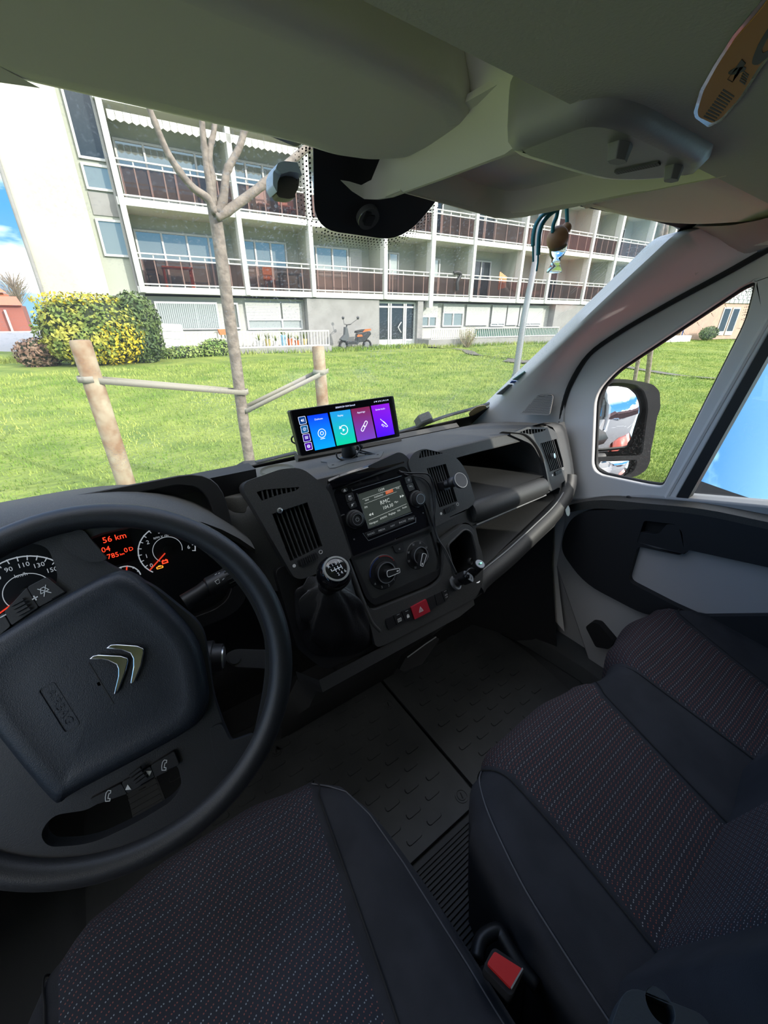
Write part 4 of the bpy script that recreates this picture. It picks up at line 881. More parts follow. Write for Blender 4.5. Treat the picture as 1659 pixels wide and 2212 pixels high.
# ---- air vents
def vent(name, poly, n, k, housing, tri=None, wheel=None, flat_knob=None, label=None, dotA=None, dotB=None, deep=.03, ribs=True):
    t = MB(); hole = poly
    t.prism(housing, -.012, n, FACE, [hole] + ([tri] if tri else [])); o = t.build(name, M['dash'], D, bevel=.0022, seg=3)
    if label: o['label'] = label
    q = MB(); q.flat(poly, n - deep, FACE)
    q.grid([[FACE.P(p[0], p[1], n - .001) for p in poly], [FACE.P(p[0], p[1], n - deep) for p in poly]], True)
    if tri: q.flat(tri, n - .012, FACE)
    q.build('duct', M['mblack'], o)
    A, B_, C2, D2 = [Vector(p) for p in poly]; q = MB()
    for i in range(1, k):
        s = i / k; a = A.lerp(B_, s); b = D2.lerp(C2, s); d = Vector(((b - a).y, -(b - a).x)).normalized() * .0009
        q.prism([tuple(a - d), tuple(b - d), tuple(b + d), tuple(a + d)], n - .016, n - .004, FACE)
    q.build('slats', M['dash'], o)
    q = MB()
    for i in range(1, 4):
        s = i / 4; a = A.lerp(D2, s); b = B_.lerp(C2, s); q.line(a, b, .0016, n - .026, FACE, .006)
    q.build('rear_slats', M['mblack'], o)
    if tri:
        q = MB(); x0, x1 = min(p[0] for p in tri), max(p[0] for p in tri); y0, y1 = min(p[1] for p in tri), max(p[1] for p in tri); j = 9
        for i in range(1, j):
            x = x0 + (x1 - x0) * i / j; ins = [y for y in [y0 + (y1 - y0) * r / 30 for r in range(31)] if inside(x, y, tri)]
            if ins: q.prism([(x - .001, ins[0]), (x + .0016, ins[0]), (x + .0022, ins[-1]), (x - .0004, ins[-1])], n - .012, n - .001, FACE)
        q.build('defroster_slats', M['dash'], o)
    if wheel:
        c = FACE.at(wheel[0], wheel[1], n, wheel[2]); q = MB(); q.prism(rect(-.020, -.0068, .020, .0068, .004), -.001, .0012, c); q.build('wheel_recess', M['mblack'], o)
        q = MB()
        for i in range(8): q.bb(-.0165 + i * .0042, -.0138 + i * .0042, -.0058, .0058, 0, .0045 - abs(i - 3.5) * .0003, c)
        q.bb(-.0168, .0168, -.005, .005, 0, .0026, c); q.build('thumb_wheel', M['black'], o)
        MB().prism(circ(-.0285, -.001, .0032, 14), .0, .0006, c).build('closed_symbol', M['white'], o); MB().ring(.0285, .003, .0038, .0008, .0, c).build('open_symbol', M['white'], o)
    return o
tri_L = rpoly(fp([(554, 1063), (575, 1057), (648, 1052), (640, 1060), (600, 1070), (566, 1082)], .022), .002, 2)
hsL = rpoly([(.160, .024), (.235, .034), (.275, .030), (.318, -.02), (.335, -.165), (.318, -.172), (.222, -.172), (.210, -.163)], [.02, .01, .02, .02, .012, .01, .012, .01], 5)
vl = fp([(588, 1110), (664, 1085), (697, 1180), (628, 1214)], .022)
wl = FP(665, 1208, .022)
vent('left_vent', vl, .022, 8, hsL, tri_L, (wl[0], wl[1], .08))
so = MB(); so.lathe([(0, 0), (.005, 0), (.005, .002), (.003, .003), (0, .0032)], FACE.at(*FP(604, 1103, .022), .022)); so2 = so.build('screw', M['silver'], D); so2['label'] = 'silver cross head screw at the corner of the left vent'
MB().pl([(-.003, 0), (.003, 0)], .001, .0031, FACE.at(*FP(604, 1103, .022), .022), h=.0003).pl([(0, -.003), (0, .003)], .001, .0031, FACE.at(*FP(604, 1103, .022), .022), h=.0003).build('cross_slot', M['mblack'], so2)
tri_M = rpoly(fp([(905, 990), (908, 976), (920, 971), (958, 979), (930, 985)], .012), .002, 2)
hsM = rpoly(fp([(880, 1000), (893, 978), (915, 968), (985, 985), (1010, 1020), (1028, 1085), (1000, 1108), (938, 1140), (925, 1100)], .012), [.02, .01, .02, .03, .03, .015, .01, .012, .02], 5)
vm = fp([(922, 1012), (963, 1002), (988, 1083), (950, 1097)], .012); wm = FP(971, 1100, .012)
vent('middle_vent', vm, .012, 8, hsM, tri_M, (wm[0], wm[1], .08))
tri_R = rpoly(fp([(1122, 934), (1140, 927), (1180, 927), (1172, 932), (1146, 938)], .004), .0015, 2)
hsR = rpoly(fp([(1100, 938), (1140, 922), (1190, 924), (1214, 945), (1232, 1000), (1228, 1032), (1190, 1062), (1180, 1050), (1172, 1000), (1150, 960)], .004), [.01, .01, .02, .02, .02, .02, .01, .01, .02, .02], 5)
vr = fp([(1167, 958), (1202, 948), (1219, 1008), (1188, 1019)], .004); wr = FP(1205, 1020, .004)
vent('right_vent', vr, .004, 9, hsR, tri_R, (wr[0], wr[1], .08))
q = MB(); c = FP(1193, 985, .004); q.prism(circ(c[0], c[1], .004, 14, .008), 0, .012, FACE); q.build('vent_tab', M['silver'], D)
# ---- centre stack: raised surround, climate panel, switch row body
sur = rpoly(fp([(700, 1043), (765, 1020), (862, 975), (882, 990), (922, 1120), (955, 1232), (930, 1258), (806, 1308), (788, 1290), (752, 1195)], .006), [.03, .04, .02, .02, .05, .02, .02, .02, .02, .05], 6)
glossP = rpoly(fp([(718, 1060), (795, 1032), (872, 1006), (886, 1025), (936, 1133), (762, 1202), (738, 1120)], .008), [.012, .05, .01, .05, .004, .004, .06], 6)
climP = rpoly(fp([(763, 1205), (937, 1137), (953, 1228), (803, 1296)], .008), [.004, .004, .016, .016], 6)
q = MB(); q.prism(sur, -.01, .0095, FACE, [glossP, climP]); q.build('stack_surround', M['black'], D, bevel=.003, seg=3)
q = MB(); q.prism(climP, -.01, .006, FACE); q.build('climate_panel', mat('climate_face', (.030, .032, .033), .5, bump=.2, bs=600), D)
# switch row body wrapping around the stack and the gear lever
body = rpoly(fp([(752, 1222), (790, 1305), (806, 1320), (935, 1268), (955, 1250), (962, 1180), (948, 1172), (1004, 1130), (1022, 1138), (1046, 1205), (1042, 1262), (1030, 1290), (835, 1392), (812, 1400), (800, 1350)], .018), [.02, .02, .02, .03, .03, .01, .01, .03, .03, .03, .03, .03, .02, .02, .04], 6)
tray2 = rpoly(fp([(966, 1178), (1003, 1142), (1018, 1150), (1032, 1205), (1024, 1245), (996, 1264), (984, 1256)], .018), [.01, .03, .02, .03, .03, .02, .01], 6)
q = MB(); q.prism(body, -.05, .018, FACE, [tray2]); q.build('console_body', M['dash'], D, bevel=.006, seg=4)
q = MB(); rim = FACE; q.tube([FACE.P(a, b, .019) for a, b in tray2], .0026, 8, True); q.build('tray_rim', M['dash'], D)
cx_, cy_ = sum(p[0] for p in tray2) / len(tray2), sum(p[1] for p in tray2) / len(tray2)
q = MB(); q.grid([[FACE.P(p[0], p[1], .017) for p in tray2], [FACE.P((p[0] - cx_) * .9 + cx_, (p[1] - cy_) * .9 + cy_ + .0, -.075) for p in tray2]][::-1], True); q.flat([((p[0] - cx_) * .9 + cx_, (p[1] - cy_) * .9 + cy_) for p in tray2], -.075, FACE)
q.build('tray_pocket', M['mblack'], D)
# lower console front under the switch row, down to the floor
q = MB(); rows = []
for a, w_ in ((.19, 0), (.21, 1), (.30, 1), (.45, 1), (.58, 1), (.65, .8), (.685, .3), (.69, 0)):
    k = 1 - .02; rows.append([FACE.P(a, -.375 + .0, -.06 + .075 * w_), FACE.P(a, -.40, -.06 + .078 * w_), Vector((a, FACE.P(0, -.42, 0).y + .02 + (1 - w_) * .05, FACE.P(0, -.42, 0).z)), Vector((a - (a > .5) * .03, .58 + (1 - w_) * .06, -.78)), Vector((a - (a > .5) * .06, .68 + (1 - w_) * .05, -.92)), Vector((a - (a > .5) * .08, .80, FZ))])
q.grid(rows); q.build('lower_console', mat('console_dark', (.024, .025, .026), .6, bump=.2, bs=500), D, ang=55)
q = MB(); lr = fp([(872, 1418), (935, 1374), (945, 1378), (908, 1432), (870, 1448), (858, 1444)], -.02); q.prism(rpoly(lr, .004), -.03, -.012, FACE); q.build('ashtray_cover', M['mblack'], D)
q = MB(); q.tube([FACE.P(*FP(880, 1420, -.008), -.008), FACE.P(*FP(918, 1392, -.008), -.008), FACE.P(*FP(942, 1376, -.008), -.008)], .0014, 6); q.build('cover_edge', M['grey'], D)
# side rails left of the stack (gear console)
q = MB(); rail = smooth([FACE.P(*FP(u, v, .012), .012) for u, v in [(742, 1200), (756, 1232), (772, 1275), (790, 1320), (802, 1345), (818, 1362)]], 5)
q.tube(rail, .0075, 8); q.build('console_rail', M['dash'], D, ang=70)
gb_ = rpoly(fp([(590, 1225), (700, 1215), (760, 1225), (800, 1330), (822, 1396), (700, 1448), (640, 1400)], .0), .02, 5)
q = MB(); q.prism(gb_, -.06, .004, FACE); q.build('gear_console', M['black'], D, bevel=.006, seg=3)
# ---- buttons row
sw = [((831, 1347), (858, 1334), 'blank'), ((859, 1333), (882, 1322), 'heat'), ((883, 1321), (886, 1319), None)]
tR = [(832, 1336), (857, 1323), (878, 1313), (885, 1309), (919, 1292), (935, 1284), (951, 1276), (967, 1268)]
bR = [(840, 1361), (863, 1349), (886, 1338), (894, 1338), (929, 1319), (944, 1311), (958, 1303), (970, 1292)]
Tt = [FP(u, v, .02) for u, v in [(831, 1338), (849, 1330), (867, 1321), (886, 1312), (920, 1294), (938, 1285), (953, 1278), (968, 1271)]]
Tb = [FP(u, v, .02) for u, v in [(838, 1361), (857, 1351), (875, 1342), (894, 1338), (929, 1320), (944, 1309), (961, 1300), (971, 1290)]]
names = ['blank_switch', 'heated_screen_switch', 'door_lock_switch', 'hazard_switch', 'blank_switch', 'blank_switch', 'traction_switch']
for i, nm in enumerate(names):
    P = [Tt[i], Tt[i + 1], Tb[i + 1], Tb[i]]; g = .0008
    P = [(P[0][0] + g, P[0][1]), (P[1][0] - g, P[1][1]), (P[2][0] - g, P[2][1]), (P[3][0] + g, P[3][1])]
    rr = [.006 if i == 0 else .001, .006 if i == 6 else .001, .006 if i == 6 else .001, .006 if i == 0 else .001]
    hz = nm == 'hazard_switch'
    o = MB().prism(rpoly(P, rr, 4), .014, .0225 if hz else .0205, FACE).build(nm, M['red'] if hz else M['black'], D, bevel=.0008)
    c = (sum(p[0] for p in P) / 4, sum(p[1] for p in P) / 4); L = FACE.at(c[0], c[1], .0226 if hz else .0206)
    q = MB()
    if hz:
        o['label'] = 'red hazard switch with triangle'
        q.pl([(-.006, -.005), (.006, -.005), (0, .0065)], .0008, 0, L, True); q.pl([(-.003, -.003), (.003, -.003), (0, .0025)], .0007, 0, L, True)
    elif nm == 'heated_screen_switch': q.pl([(-.0045, .000), (.0045, .000), (.0045, -.0065), (-.0045, -.0065)], .0008, 0, L, True).pl([(-.002, -.0015), (-.002, -.005)], .0007, 0, L).pl([(.0, -.0015), (.0, -.005)], .0007, 0, L).pl([(.002, -.0015), (.002, -.005)], .0007, 0, L)
    elif nm == 'door_lock_switch': q.prism(rect(-.0032, -.0065, .0032, -.001), 0, .0004, L).ring(0, -.001, .0027, .0009, 0, L, a0=0, a1=180, k=10)
    elif nm == 'traction_switch': q.text('ASR', 0, .000, .0052, 0, L).text('OFF', 0, -.006, .0046, 0, L)
    if q.v: q.build('symbol', M['white'], o)
    if nm in ('heated_screen_switch', 'door_lock_switch', 'traction_switch'): MB().line((-.004, .0095), (.003, .0095), .001, 0, L).build('indicator', M['grey'], o)
# ---- climate knobs
def climate(cx, cy, r, ang, name, label):
    F_ = FACE.at(cx, cy, .006); o = MB().lathe([(.0, 0), (r * 1.62, 0), (r * 1.55, .0015), (r * 1.2, .002), (0, .002)], F_, 40).build(name, M['black'], D)
    o['label'] = label
    MB().lathe([(r, 0), (r, .011), (r * .97, .013), (r * .86, .013), (r * .86, .010), (0, .010)], F_, 40).build('dial', M['black'], o)
    MB().ring(0, 0, r * .98, r * .09, .0129, F_, .0008, k=40).build('chrome_ring', M['silver'], o)
    c, s = math.cos(ang), math.sin(ang); K = FACE.at(cx, cy, .006, ang)
    tear = rpoly([(-.006, -.0055), (.010, -.0045), (.022, -.0035), (.022, .0035), (.010, .0045), (-.006, .0055)], [.005, .003, .001, .001, .003, .005], 4)
    MB().prism([(p[0] * r / .0195, p[1] * r / .0165) for p in tear], .010, .024, K).build('pointer', M['black'], o, bevel=.001)
    ti = [(p[0] * r / .0195, p[1] * r / .0165) for p in tear]; MB().prism(ti, .0236, .0246, K, [shrink(ti, .0011)]).prism(rect(.015 * r / .0195, -.0012, .019 * r / .0195, .0012), .024, .025, K).build('pointer_outline', M['white'], o)
    return o, F_
kl = FP(835, 1237, .018); kr = FP(909, 1200, .018)
o1, FL = climate(kl[0], kl[1], .0235, -.08, 'temperature_fan_knob', 'left climate knob for temperature and fan, numbers 1 to 4')
o2, FR = climate(kr[0], kr[1], .0205, math.radians(238), 'air_direction_knob', 'right climate knob for air direction')
q = MB()
for tx, a in (('4', 212), ('3', 246), ('2', 278), ('1', 310)): q.text(tx, .0325 * math.cos(math.radians(a)), .0325 * math.sin(math.radians(a)), .0075, .002, FL)
q.build('numbers', M['white'], o1)
q = MB(); q.ring(0, 0, .0355, .0016, .0018, FL, a0=35, a1=95); q.ring(.030, .017, .0014, .0005, .0018, FL, k=10); q.build('red_scale', mat('scale_red', (.28, .02, .02), .6), o1)
q = MB(); q.ring(0, 0, .0355, .0016, .0018, FL, a0=100, a1=180); q.build('blue_scale', mat('scale_blue', (.02, .05, .2), .6), o1)
q = MB()
for a in (190, 150, 105, 65, 20, 335, 240):
    x, y = .0285 * math.cos(math.radians(a)), .0285 * math.sin(math.radians(a)); L = FR.at(x, y, .002)
    q.ring(-.001, .0008, .0014, .0005, 0, L, k=10).line((-.0026, -.002), (.0026, -.0022), .0006, 0, L).line((.001, -.0015), (.003, .0015), .0006, 0, L)
q.build('symbols', M['grey'], o2)
bt = rpoly(fp([(849, 1180), (871, 1168), (874, 1188), (863, 1194), (855, 1194)], .009), .003, 3)
o = MB().prism(bt, .004, .0085, FACE).build('recirculation_button', M['black'], D, bevel=.0008); c = FP(863, 1186, .0088); MB().ring(c[0], c[1], .002, .0007, .0086, k=8).build('symbol', M['grey'], o)
# ---- radio unit in the piano black panel
Rd = thing('car_radio', 'piano black radio unit with colour screen in the centre stack', 'radio', FACE.P(.45, -.09, .0))
scrp = fp([(773, 1068), (864, 1038), (889, 1105), (796, 1141)], .008)
q = MB(); q.prism(glossP, -.012, .0082, FACE, [scrp]); q.build('faceplate', M['gloss'], Rd, bevel=.002, seg=3)
b_ = [FACE.P(*FACE.px(u, v, .0082), .0082) for u, v in ((719, 1062), (745, 1051), (795, 1032), (840, 1016), (873, 1006))]; t_ = [V(u, v, z=-.2755) for u, v in ((708, 1036), (735, 1025), (785, 1008), (832, 993), (866, 984))]
q = MB(); q.grid([b_, [a.lerp(c, .25) + Vector((0, -.003, .004)) for a, c in zip(b_, t_)], [a.lerp(c, .6) + Vector((0, 0, .003)) for a, c in zip(b_, t_)], t_, [p + Vector((0, .004, -.012)) for p in t_]]); q.build('upper_band', M['gloss'], Rd, ang=180)
scm = mat('radio_screen', (.02, .025, .024), .25, emit=(.10, .125, .11), es=.16)
q = MB(); q.prism(scrp, -.004, .0062, FACE); so = q.build('screen', scm, Rd)
A, B_, C2, D2 = [Vector(p) for p in scrp]
ux = ((B_ - A) + (C2 - D2)).normalized(); SF_ = Frame(FACE.P(*((A + C2) / 2), .0063), FACE.a * ux.x + FACE.u * ux.y, FACE.u); sw_, sh_ = (B_ - A).length, (D2 - A).length
q = MB()
for tx, x, y, s in (('RMC', .0, .004, .0125), ('104.30', .004, -.0085, .0105), ('13:04', -.002, .031, .0075), ('SUDRADIO', -.012, .020, .0048), ('NAV', -.042, .020, .005), ('FM', -.049, .006, .006), ('Trait', .040, .023, .005), ('Mpc', .028, -.005, .006), ('Naviguer', -.040, -.030, .0062), ('AM/FM', -.014, -.028, .0062), ('Reglage', .010, -.026, .0062), ('Info', .029, -.025, .0055), ('Audio', .046, -.023, .0055)): q.text(tx, x, y, s, 0, SF_)
for x in (-.047, -.041): q.prism([(x, -.012), (x + .005, -.009), (x + .005, -.015)], 0, .0003, SF_)
for x in (.046, .052): q.prism([(x, .003), (x - .005, .006), (x - .005, .0)], 0, .0003, SF_)
q.line((-.052, .0245), (.05, .0255), .0005, 0, SF_).line((-.05, -.022), (.053, -.017), .0005, 0, SF_).line((-.05, .014), (.035, .016), .0004, 0, SF_)
q.build('display_text', mat('lcd_text', (.3, .3, .3), .5, emit=(.55, .60, .57), es=.42), so)
MB().prism([(.007, .0175), (.027, .0185), (.027, .0255), (.007, .025)], 0, .0002, SF_).build('orange_tab', mat('lcd_orange', (.1, .02, .01), .5, emit=(.55, .12, .04), es=.5), so)
MB().text('RMC', .016, .0215, .0045, .0002, SF_).build('tab_text', mat('lcd_dark', (.1, .1, .1), .5, emit=(.5, .3, .2), es=.5), so)
q = MB(); sp_ = fp([(760, 1062), (862, 1020), (872, 1025)], .0084); fr_ = fp([(771, 1066), (796, 1142), (890, 1107)], .0084); q.pl(fr_, .0010, .0083); q.pl(fp([(760, 1056), (761, 1060), (867, 1028)], .0084), .0009, .0083)
q.pl(fp([(784, 1152), (796, 1168), (898, 1128), (898, 1118)], .0084), .0012, .0083); q.build('trim_line', M['silver'], Rd)
def rknob(u, v, label):
    F_ = FACE.at(*FP(u, v, .014), .0082); o = MB().lathe([(.0200, 0), (.0200, .002), (.0180, .003), (.0172, .013), (.0150, .0145), (.0112, .0148), (.0110, .0135), (0, .0135)], F_, 36).build('rotary_knob', M['black'], Rd); o['label'] = label
    MB().ring(0, 0, .0184, .0012, .0030, F_, .001, k=36).ring(0, 0, .0116, .0009, .0146, F_, .0006, k=30).build('chrome_ring', M['silver'], o); return o, F_
o, F_ = rknob(768, 1122, 'left radio knob with power symbol'); MB().ring(0, 0, .0042, .0008, .0136, F_, a0=120, a1=420).line((0, .001), (0, .0055), .0009, .0136, F_).build('symbol', M['grey'], o)
o, F_ = rknob(903, 1078, 'right radio knob, plain'); MB().lathe([(0, .0135), (.0108, .0135), (.0105, .0145), (0, .0147)], F_, 30).build('cap', mat('knob_cap', (.05, .052, .055), .5), o)
def rbtn(uv, name, kind):
    P = rpoly(fp(uv, .009), .003, 3); o = MB().prism(P, .006, .0098, FACE).build(name, mat('button_grey', (.055, .06, .062), .5) if 'home' in name or 'back' in name else M['black'], Rd, bevel=.0007)
    c = (sum(p[0] for p in P) / len(P), sum(p[1] for p in P) / len(P)); L = FACE.at(c[0], c[1], .0099); q = MB()
    if kind == 'eject': q.prism([(-.003, -.0012), (.003, -.0012), (0, .0025)], 0, .0003, L).line((-.003, -.0026), (.003, -.0026), .0008, 0, L)
    elif kind == 'screen': q.prism(rect(-.003, .001, .001, .004), 0, .0003, L).pl(rect(-.003, .001, .003, .004), .0005, 0, L, True).text('SCREEN', 0, -.002, .003, 0, L).text('OFF', 0, -.0048, .003, 0, L)
    elif kind == 'mute': q.line((-.004, -.003), (.004, .003), .0007, 0, L).prism([(-.003, -.001), (-.003, .001), (0, .003), (0, -.003)], 0, .0003, L)
    elif kind == 'home': q.ring(0, 0, .0028, .0010, 0, L, k=6)
    else: q.pl([(.003, -.001), (.003, .002), (-.002, .002)], .0008, 0, L).prism([(-.004, .002), (-.0015, .004), (-.0015, 0)], 0, .0003, L)
    q.build('symbol', M['white'], o)
rbtn([(736, 1058), (749, 1053), (752, 1061), (739, 1064)], 'eject_button', 'eject')
rbtn([(745, 1070), (762, 1063), (767, 1080), (749, 1086)], 'screen_off_button', 'screen')
rbtn([(749, 1087), (767, 1081), (772, 1094), (757, 1100)], 'mute_button', 'mute')
rbtn([(874, 1032), (887, 1028), (891, 1041), (878, 1046)], 'home_button', 'home')
rbtn([(878, 1047), (891, 1042), (896, 1057), (884, 1062)], 'back_button', 'back')
tl = [FP(u, v, .0095) for u, v in ((787, 1152), (810, 1144), (834, 1135), (858, 1125), (877, 1118), (896, 1113))]; bl_ = [FP(u, v, .0095) for u, v in ((793, 1162), (815, 1154), (838, 1146), (861, 1137), (880, 1129), (897, 1122))]
for i, tx in enumerate(('RADIO', 'MEDIA', 'NAV', 'PHONE', 'MORE')):
    P = [tl[i], tl[i + 1], bl_[i + 1], bl_[i]]; o = MB().prism(P, .006, .0098, FACE).build('menu_button', M['black'], Rd, bevel=.0006)
    o['label'] = 'menu button marked ' + tx
    e_ = (Vector(tl[i + 1]) - Vector(tl[i])); L = FACE.at(sum(p[0] for p in P) / 4, sum(p[1] for p in P) / 4, .0099, math.atan2(e_.y, e_.x)); MB().text(tx, 0, 0, .0058, 0, L).build('lettering', M['white'], o)
c = FP(742, 1112, .0084); MB().text('VOLUME', c[0] - .004, c[1], .0034, .0083).build('volume_text', M['grey'], Rd)
c = FP(733, 1078, .0084); MB().text('BLUE&ME', c[0], c[1] , .0028, .0083).build('small_print', M['grey'], Rd) if False else None
for u, v in ((914, 1108), (765, 1165)): MB().ring(*FP(u, v, .0084), .0016, .0006, .0083, k=10).build('pin_hole', M['grey'], Rd)
# ---- gear lever
GL = thing('gear_lever', 'black gear lever with shift pattern cap and leather boot', 'gear lever', FACE.P(.30, -.30, .02))
gk_o = V(727, 1228, y=.50); tocam = (-gk_o).normalized(); gf = Frame(gk_o, (1, .05, .1), Vector((0, .5, .86)))
gax = Vector((-.10, -.60, .79)).normalized()
KF = Frame(gk_o, Vector((1, .0, .12)), gax.cross(Vector((1, 0, .12))))
KF = Frame(gk_o, KF.a, -KF.u) if KF.n.dot(gax) < 0 else KF
KS = 1.13
kn = MB().lathe([(0, .0), (.0185, -.0005), (.0238, -.003), (.0288, -.011), (.0312, -.024), (.0298, -.039), (.0250, -.055), (.0200, -.066), (.0185, -.070), (0, -.070)], KF, 36).build('knob', M['gloss'], GL, ang=80)
MB().ring(0, 0, .0226, .0034, -.0012, KF, .0018, k=40).build('silver_ring', M['silver'], kn)
q = MB(); L = KF.off(.0004)
for tx, x, y in (('R', -.0105, .0085), ('1', -.0035, .0085), ('3', .003, .0085), ('5', .0095, .0085), ('2', -.002, -.0105), ('4', .0045, -.0105), ('6', .011, -.0105)): q.text(tx, x, y, .0078, 0, L)
q.pl([(-.0095, .003), (-.0095, -.001), (.009, -.001)], .0013, 0, L).line((-.003, .003), (-.003, -.005), .0013, 0, L).line((.003, .003), (.003, -.005), .0013, 0, L).line((.009, .003), (.009, -.005), .0013, 0, L)
q.build('shift_pattern', M['white'], kn)
MB().lathe([(.0, -.066), (.0175, -.067), (.0195, -.080), (.0205, -.092), (0, -.094)], KF, 30).build('collar', M['black'], GL)
q = MB(); rows = []; gbp = [(640, 1290), (672, 1262), (715, 1250), (745, 1262), (770, 1300), (800, 1345), (806, 1388), (770, 1412), (715, 1418), (672, 1408), (650, 1370), (638, 1330)]
base_ = [FACE.P(*FP(u, v, .006), .006) for u, v in gbp]; base_s = smooth(base_, 5, True)
m_ = len(base_s); topc = KF.P(0, 0, -.086); rr = random.Random(2); cb = sum(base_s, Vector()) / m_
a0 = math.atan2((base_s[0] - cb).dot(KF.u), (base_s[0] - cb).dot(KF.a))
ringt = [KF.P(.0195 * math.cos(math.atan2((p - cb).dot(KF.u), (p - cb).dot(KF.a))), .0195 * math.sin(math.atan2((p - cb).dot(KF.u), (p - cb).dot(KF.a))), -.088) for p in base_s]
for i in range(11):
    s = i / 10; row = []
    for j, (t_, b) in enumerate(zip(ringt, base_s)):
        p = t_.lerp(b, s); an = j / m_ * 6.283; bul = math.sin(math.pi * min(1, s * 1.05)) * .020
        o_ = (p - topc.lerp(cb, s)); o_ = o_.normalized() if o_.length > 0 else o_
        fold = .0075 * math.sin(an * 7 + s * 3) * math.sin(math.pi * s) + .003 * math.sin(an * 13 - s * 5) * math.sin(math.pi * s) + .007 * math.sin(s * 9 + an * 2) * math.sin(math.pi * s)
        row.append(p + o_ * (fold + bul * .6) + KF.n * (bul * .35))
    rows.append(row)
q.grid(rows[::-1], True); q.build('leather_boot', M['leather'], GL, ang=180, sub=1)
# ------------------------------------------------------------------ instrument cluster and driver side of the dashboard
CL = Frame((0, .655, -.35), (1, 0, 0), (0, .30, .95))
cp = CL.pts
q = MB(); rows = []
for y, dz, sc_ in ((.585, -.012, 1), (.580, .0, 1), (.600, .008, 1.0), (.66, .004, 1.0), (.74, -.012, 1.05), (.83, -.05, 1.12), (.90, -.085, 1.2)):
    rows.append([Vector((-.13 + (x * .285) * sc_, y + .02 * abs(x) ** 3, -.228 + dz - .13 * abs(x) ** 3.2)) for x in [(-1 + 2 * k / 24) for k in range(25)]])
q.grid(rows)
inn_ = [[Vector((-.13 + (x * .272), y, -.240 + dz - .13 * abs(x) ** 3.2)) for x in [(-1 + 2 * k / 24) for k in range(25)]] for y, dz in ((.585, -.0), (.67, -.012))]
q.grid(inn_[::-1]); q.build('cluster_hood', M['dashtop'], D, ang=60)
q = MB(); q.bb(-.66, .20, .68, .72, -.62, -.245, WORLD); q.build('cluster_surround', M['black'], D)
ICL = thing('instrument_cluster', 'instrument cluster with red trip display and white dials behind the steering wheel', 'instrument cluster', CL.P(-.08, 0, 0))
q = MB(); q.prism(rect(-.40, -.115, .115, .112, .05, 6), -.004, .002, CL); q.build('dial_face', mat('dial_face', (.012, .013, .016), .4), ICL)
q = MB(); q.prism(rect(-.42, -.135, .135, .122, .06, 6), -.002, .02, CL, [rect(-.395, -.112, .110, .108, .05, 6)]); q.build('bezel', M['black'], ICL, bevel=.004)
prn = mat('dial_print', (.4, .42, .44), .5, emit=(.38, .42, .46), es=.45)
orr = mat('needle_red', (.5, .03, .01), .5, emit=(.8, .05, .02), es=.5); red_l = mat('display_red', (.4, .02, .01), .5, emit=(1, .045, .015), es=1.1)
def dial(name, c, r, label, ticks, nums, ndl, arc):
    o = MB().ring(c[0], c[1], r, .0016, .0022, CL, .0005, *arc).build(name, prn, ICL); o['label'] = label
    q = MB(); q.ring(c[0], c[1], r * .52, .0009, .0022, CL, .0004, *arc)
    for a in ticks: t = math.radians(a); q.line((c[0] + r * .88 * math.cos(t), c[1] + r * .88 * math.sin(t)), (c[0] + r * math.cos(t), c[1] + r * math.sin(t)), .0011, .0022, CL)
    for tx, a, k, s in nums: t = math.radians(a); q.text(tx, c[0] + r * k * math.cos(t), c[1] + r * k * math.sin(t), s, .0022, CL)
    q.build('scale', prn, o); t = math.radians(ndl); q = MB(); q.line((c[0], c[1]), (c[0] + r * .95 * math.cos(t), c[1] + r * .95 * math.sin(t)), .0018, .006, CL, .001); q.build('needle', orr, o)
    MB().lathe([(0, .003), (r * .16, .003), (r * .15, .0075), (0, .008)], CL.at(*c), 20).build('hub', M['black'], o); return o
tc_ = cp([(362, 1187)])[0]
dial('rev_counter', tc_, .042, 'rev counter with numbers 0 to 6', range(-20, 220, 15), [('0', 212, .80, .009), ('1', 182, .74, .009), ('2', 140, .74, .009), ('3', 98, .78, .009), ('4', 60, .74, .009), ('5', 24, .74, .009), ('6', -10, .74, .009), ('RPM X 1000', 96, .56, .0048)], 216, (-20, 225))
spd = cp([(62, 1278)])[0]
dial('speedometer', spd, .052, 'speedometer with numbers from 10 to 110', range(-20, 215, 12), [('10', 192, .78, .009), ('30', 172, .76, .009), ('50', 152, .75, .009), ('70', 130, .75, .009), ('90', 106, .75, .009), ('110', 82, .75, .009), ('130', 58, .75, .009), ('150', 34, .75, .009), ('km/h', 92, .5, .007)], 206, (-20, 215))
fg_ = cp([(272, 1250)])[0]; dial('fuel_gauge', fg_, .021, 'small fuel gauge below the red display', (20, 45, 70, 95, 120), [], 72, (0, 150))
dc = cp([(238, 1187)])[0]; DF = CL.at(dc[0], dc[1], .0022)
o = MB().prism(rect(-.036, -.026, .030, .030, .002), 0, .0006, DF).build('trip_display', mat('display_black', (.012, .006, .006), .2), ICL)
MB().text('56 km', .010, .016, .0125, .0007, DF).text('13:04', -.012, .002, .0115, .0007, DF).text('25785', -.004, -.010, .0105, .0007, DF).text('km', .013, -.011, .005, .0007, DF).text('0', .019, -.007, .0105, .0007, DF).text('D', .026, -.007, .0085, .0007, DF).build('display_text', red_l, o)
c = cp([(356, 1213)])[0]; L = CL.at(c[0], c[1], .0024); MB().prism(rect(-.0045, -.0028, .0045, .0028), 0, .0004, L, [rect(-.0028, -.0012, .0028, .0012)]).bb(-.003, -.0012, .0028, .004, 0, .0004, L).bb(.0012, .003, .0028, .004, 0, .0004, L).build('battery_light', red_l, ICL)
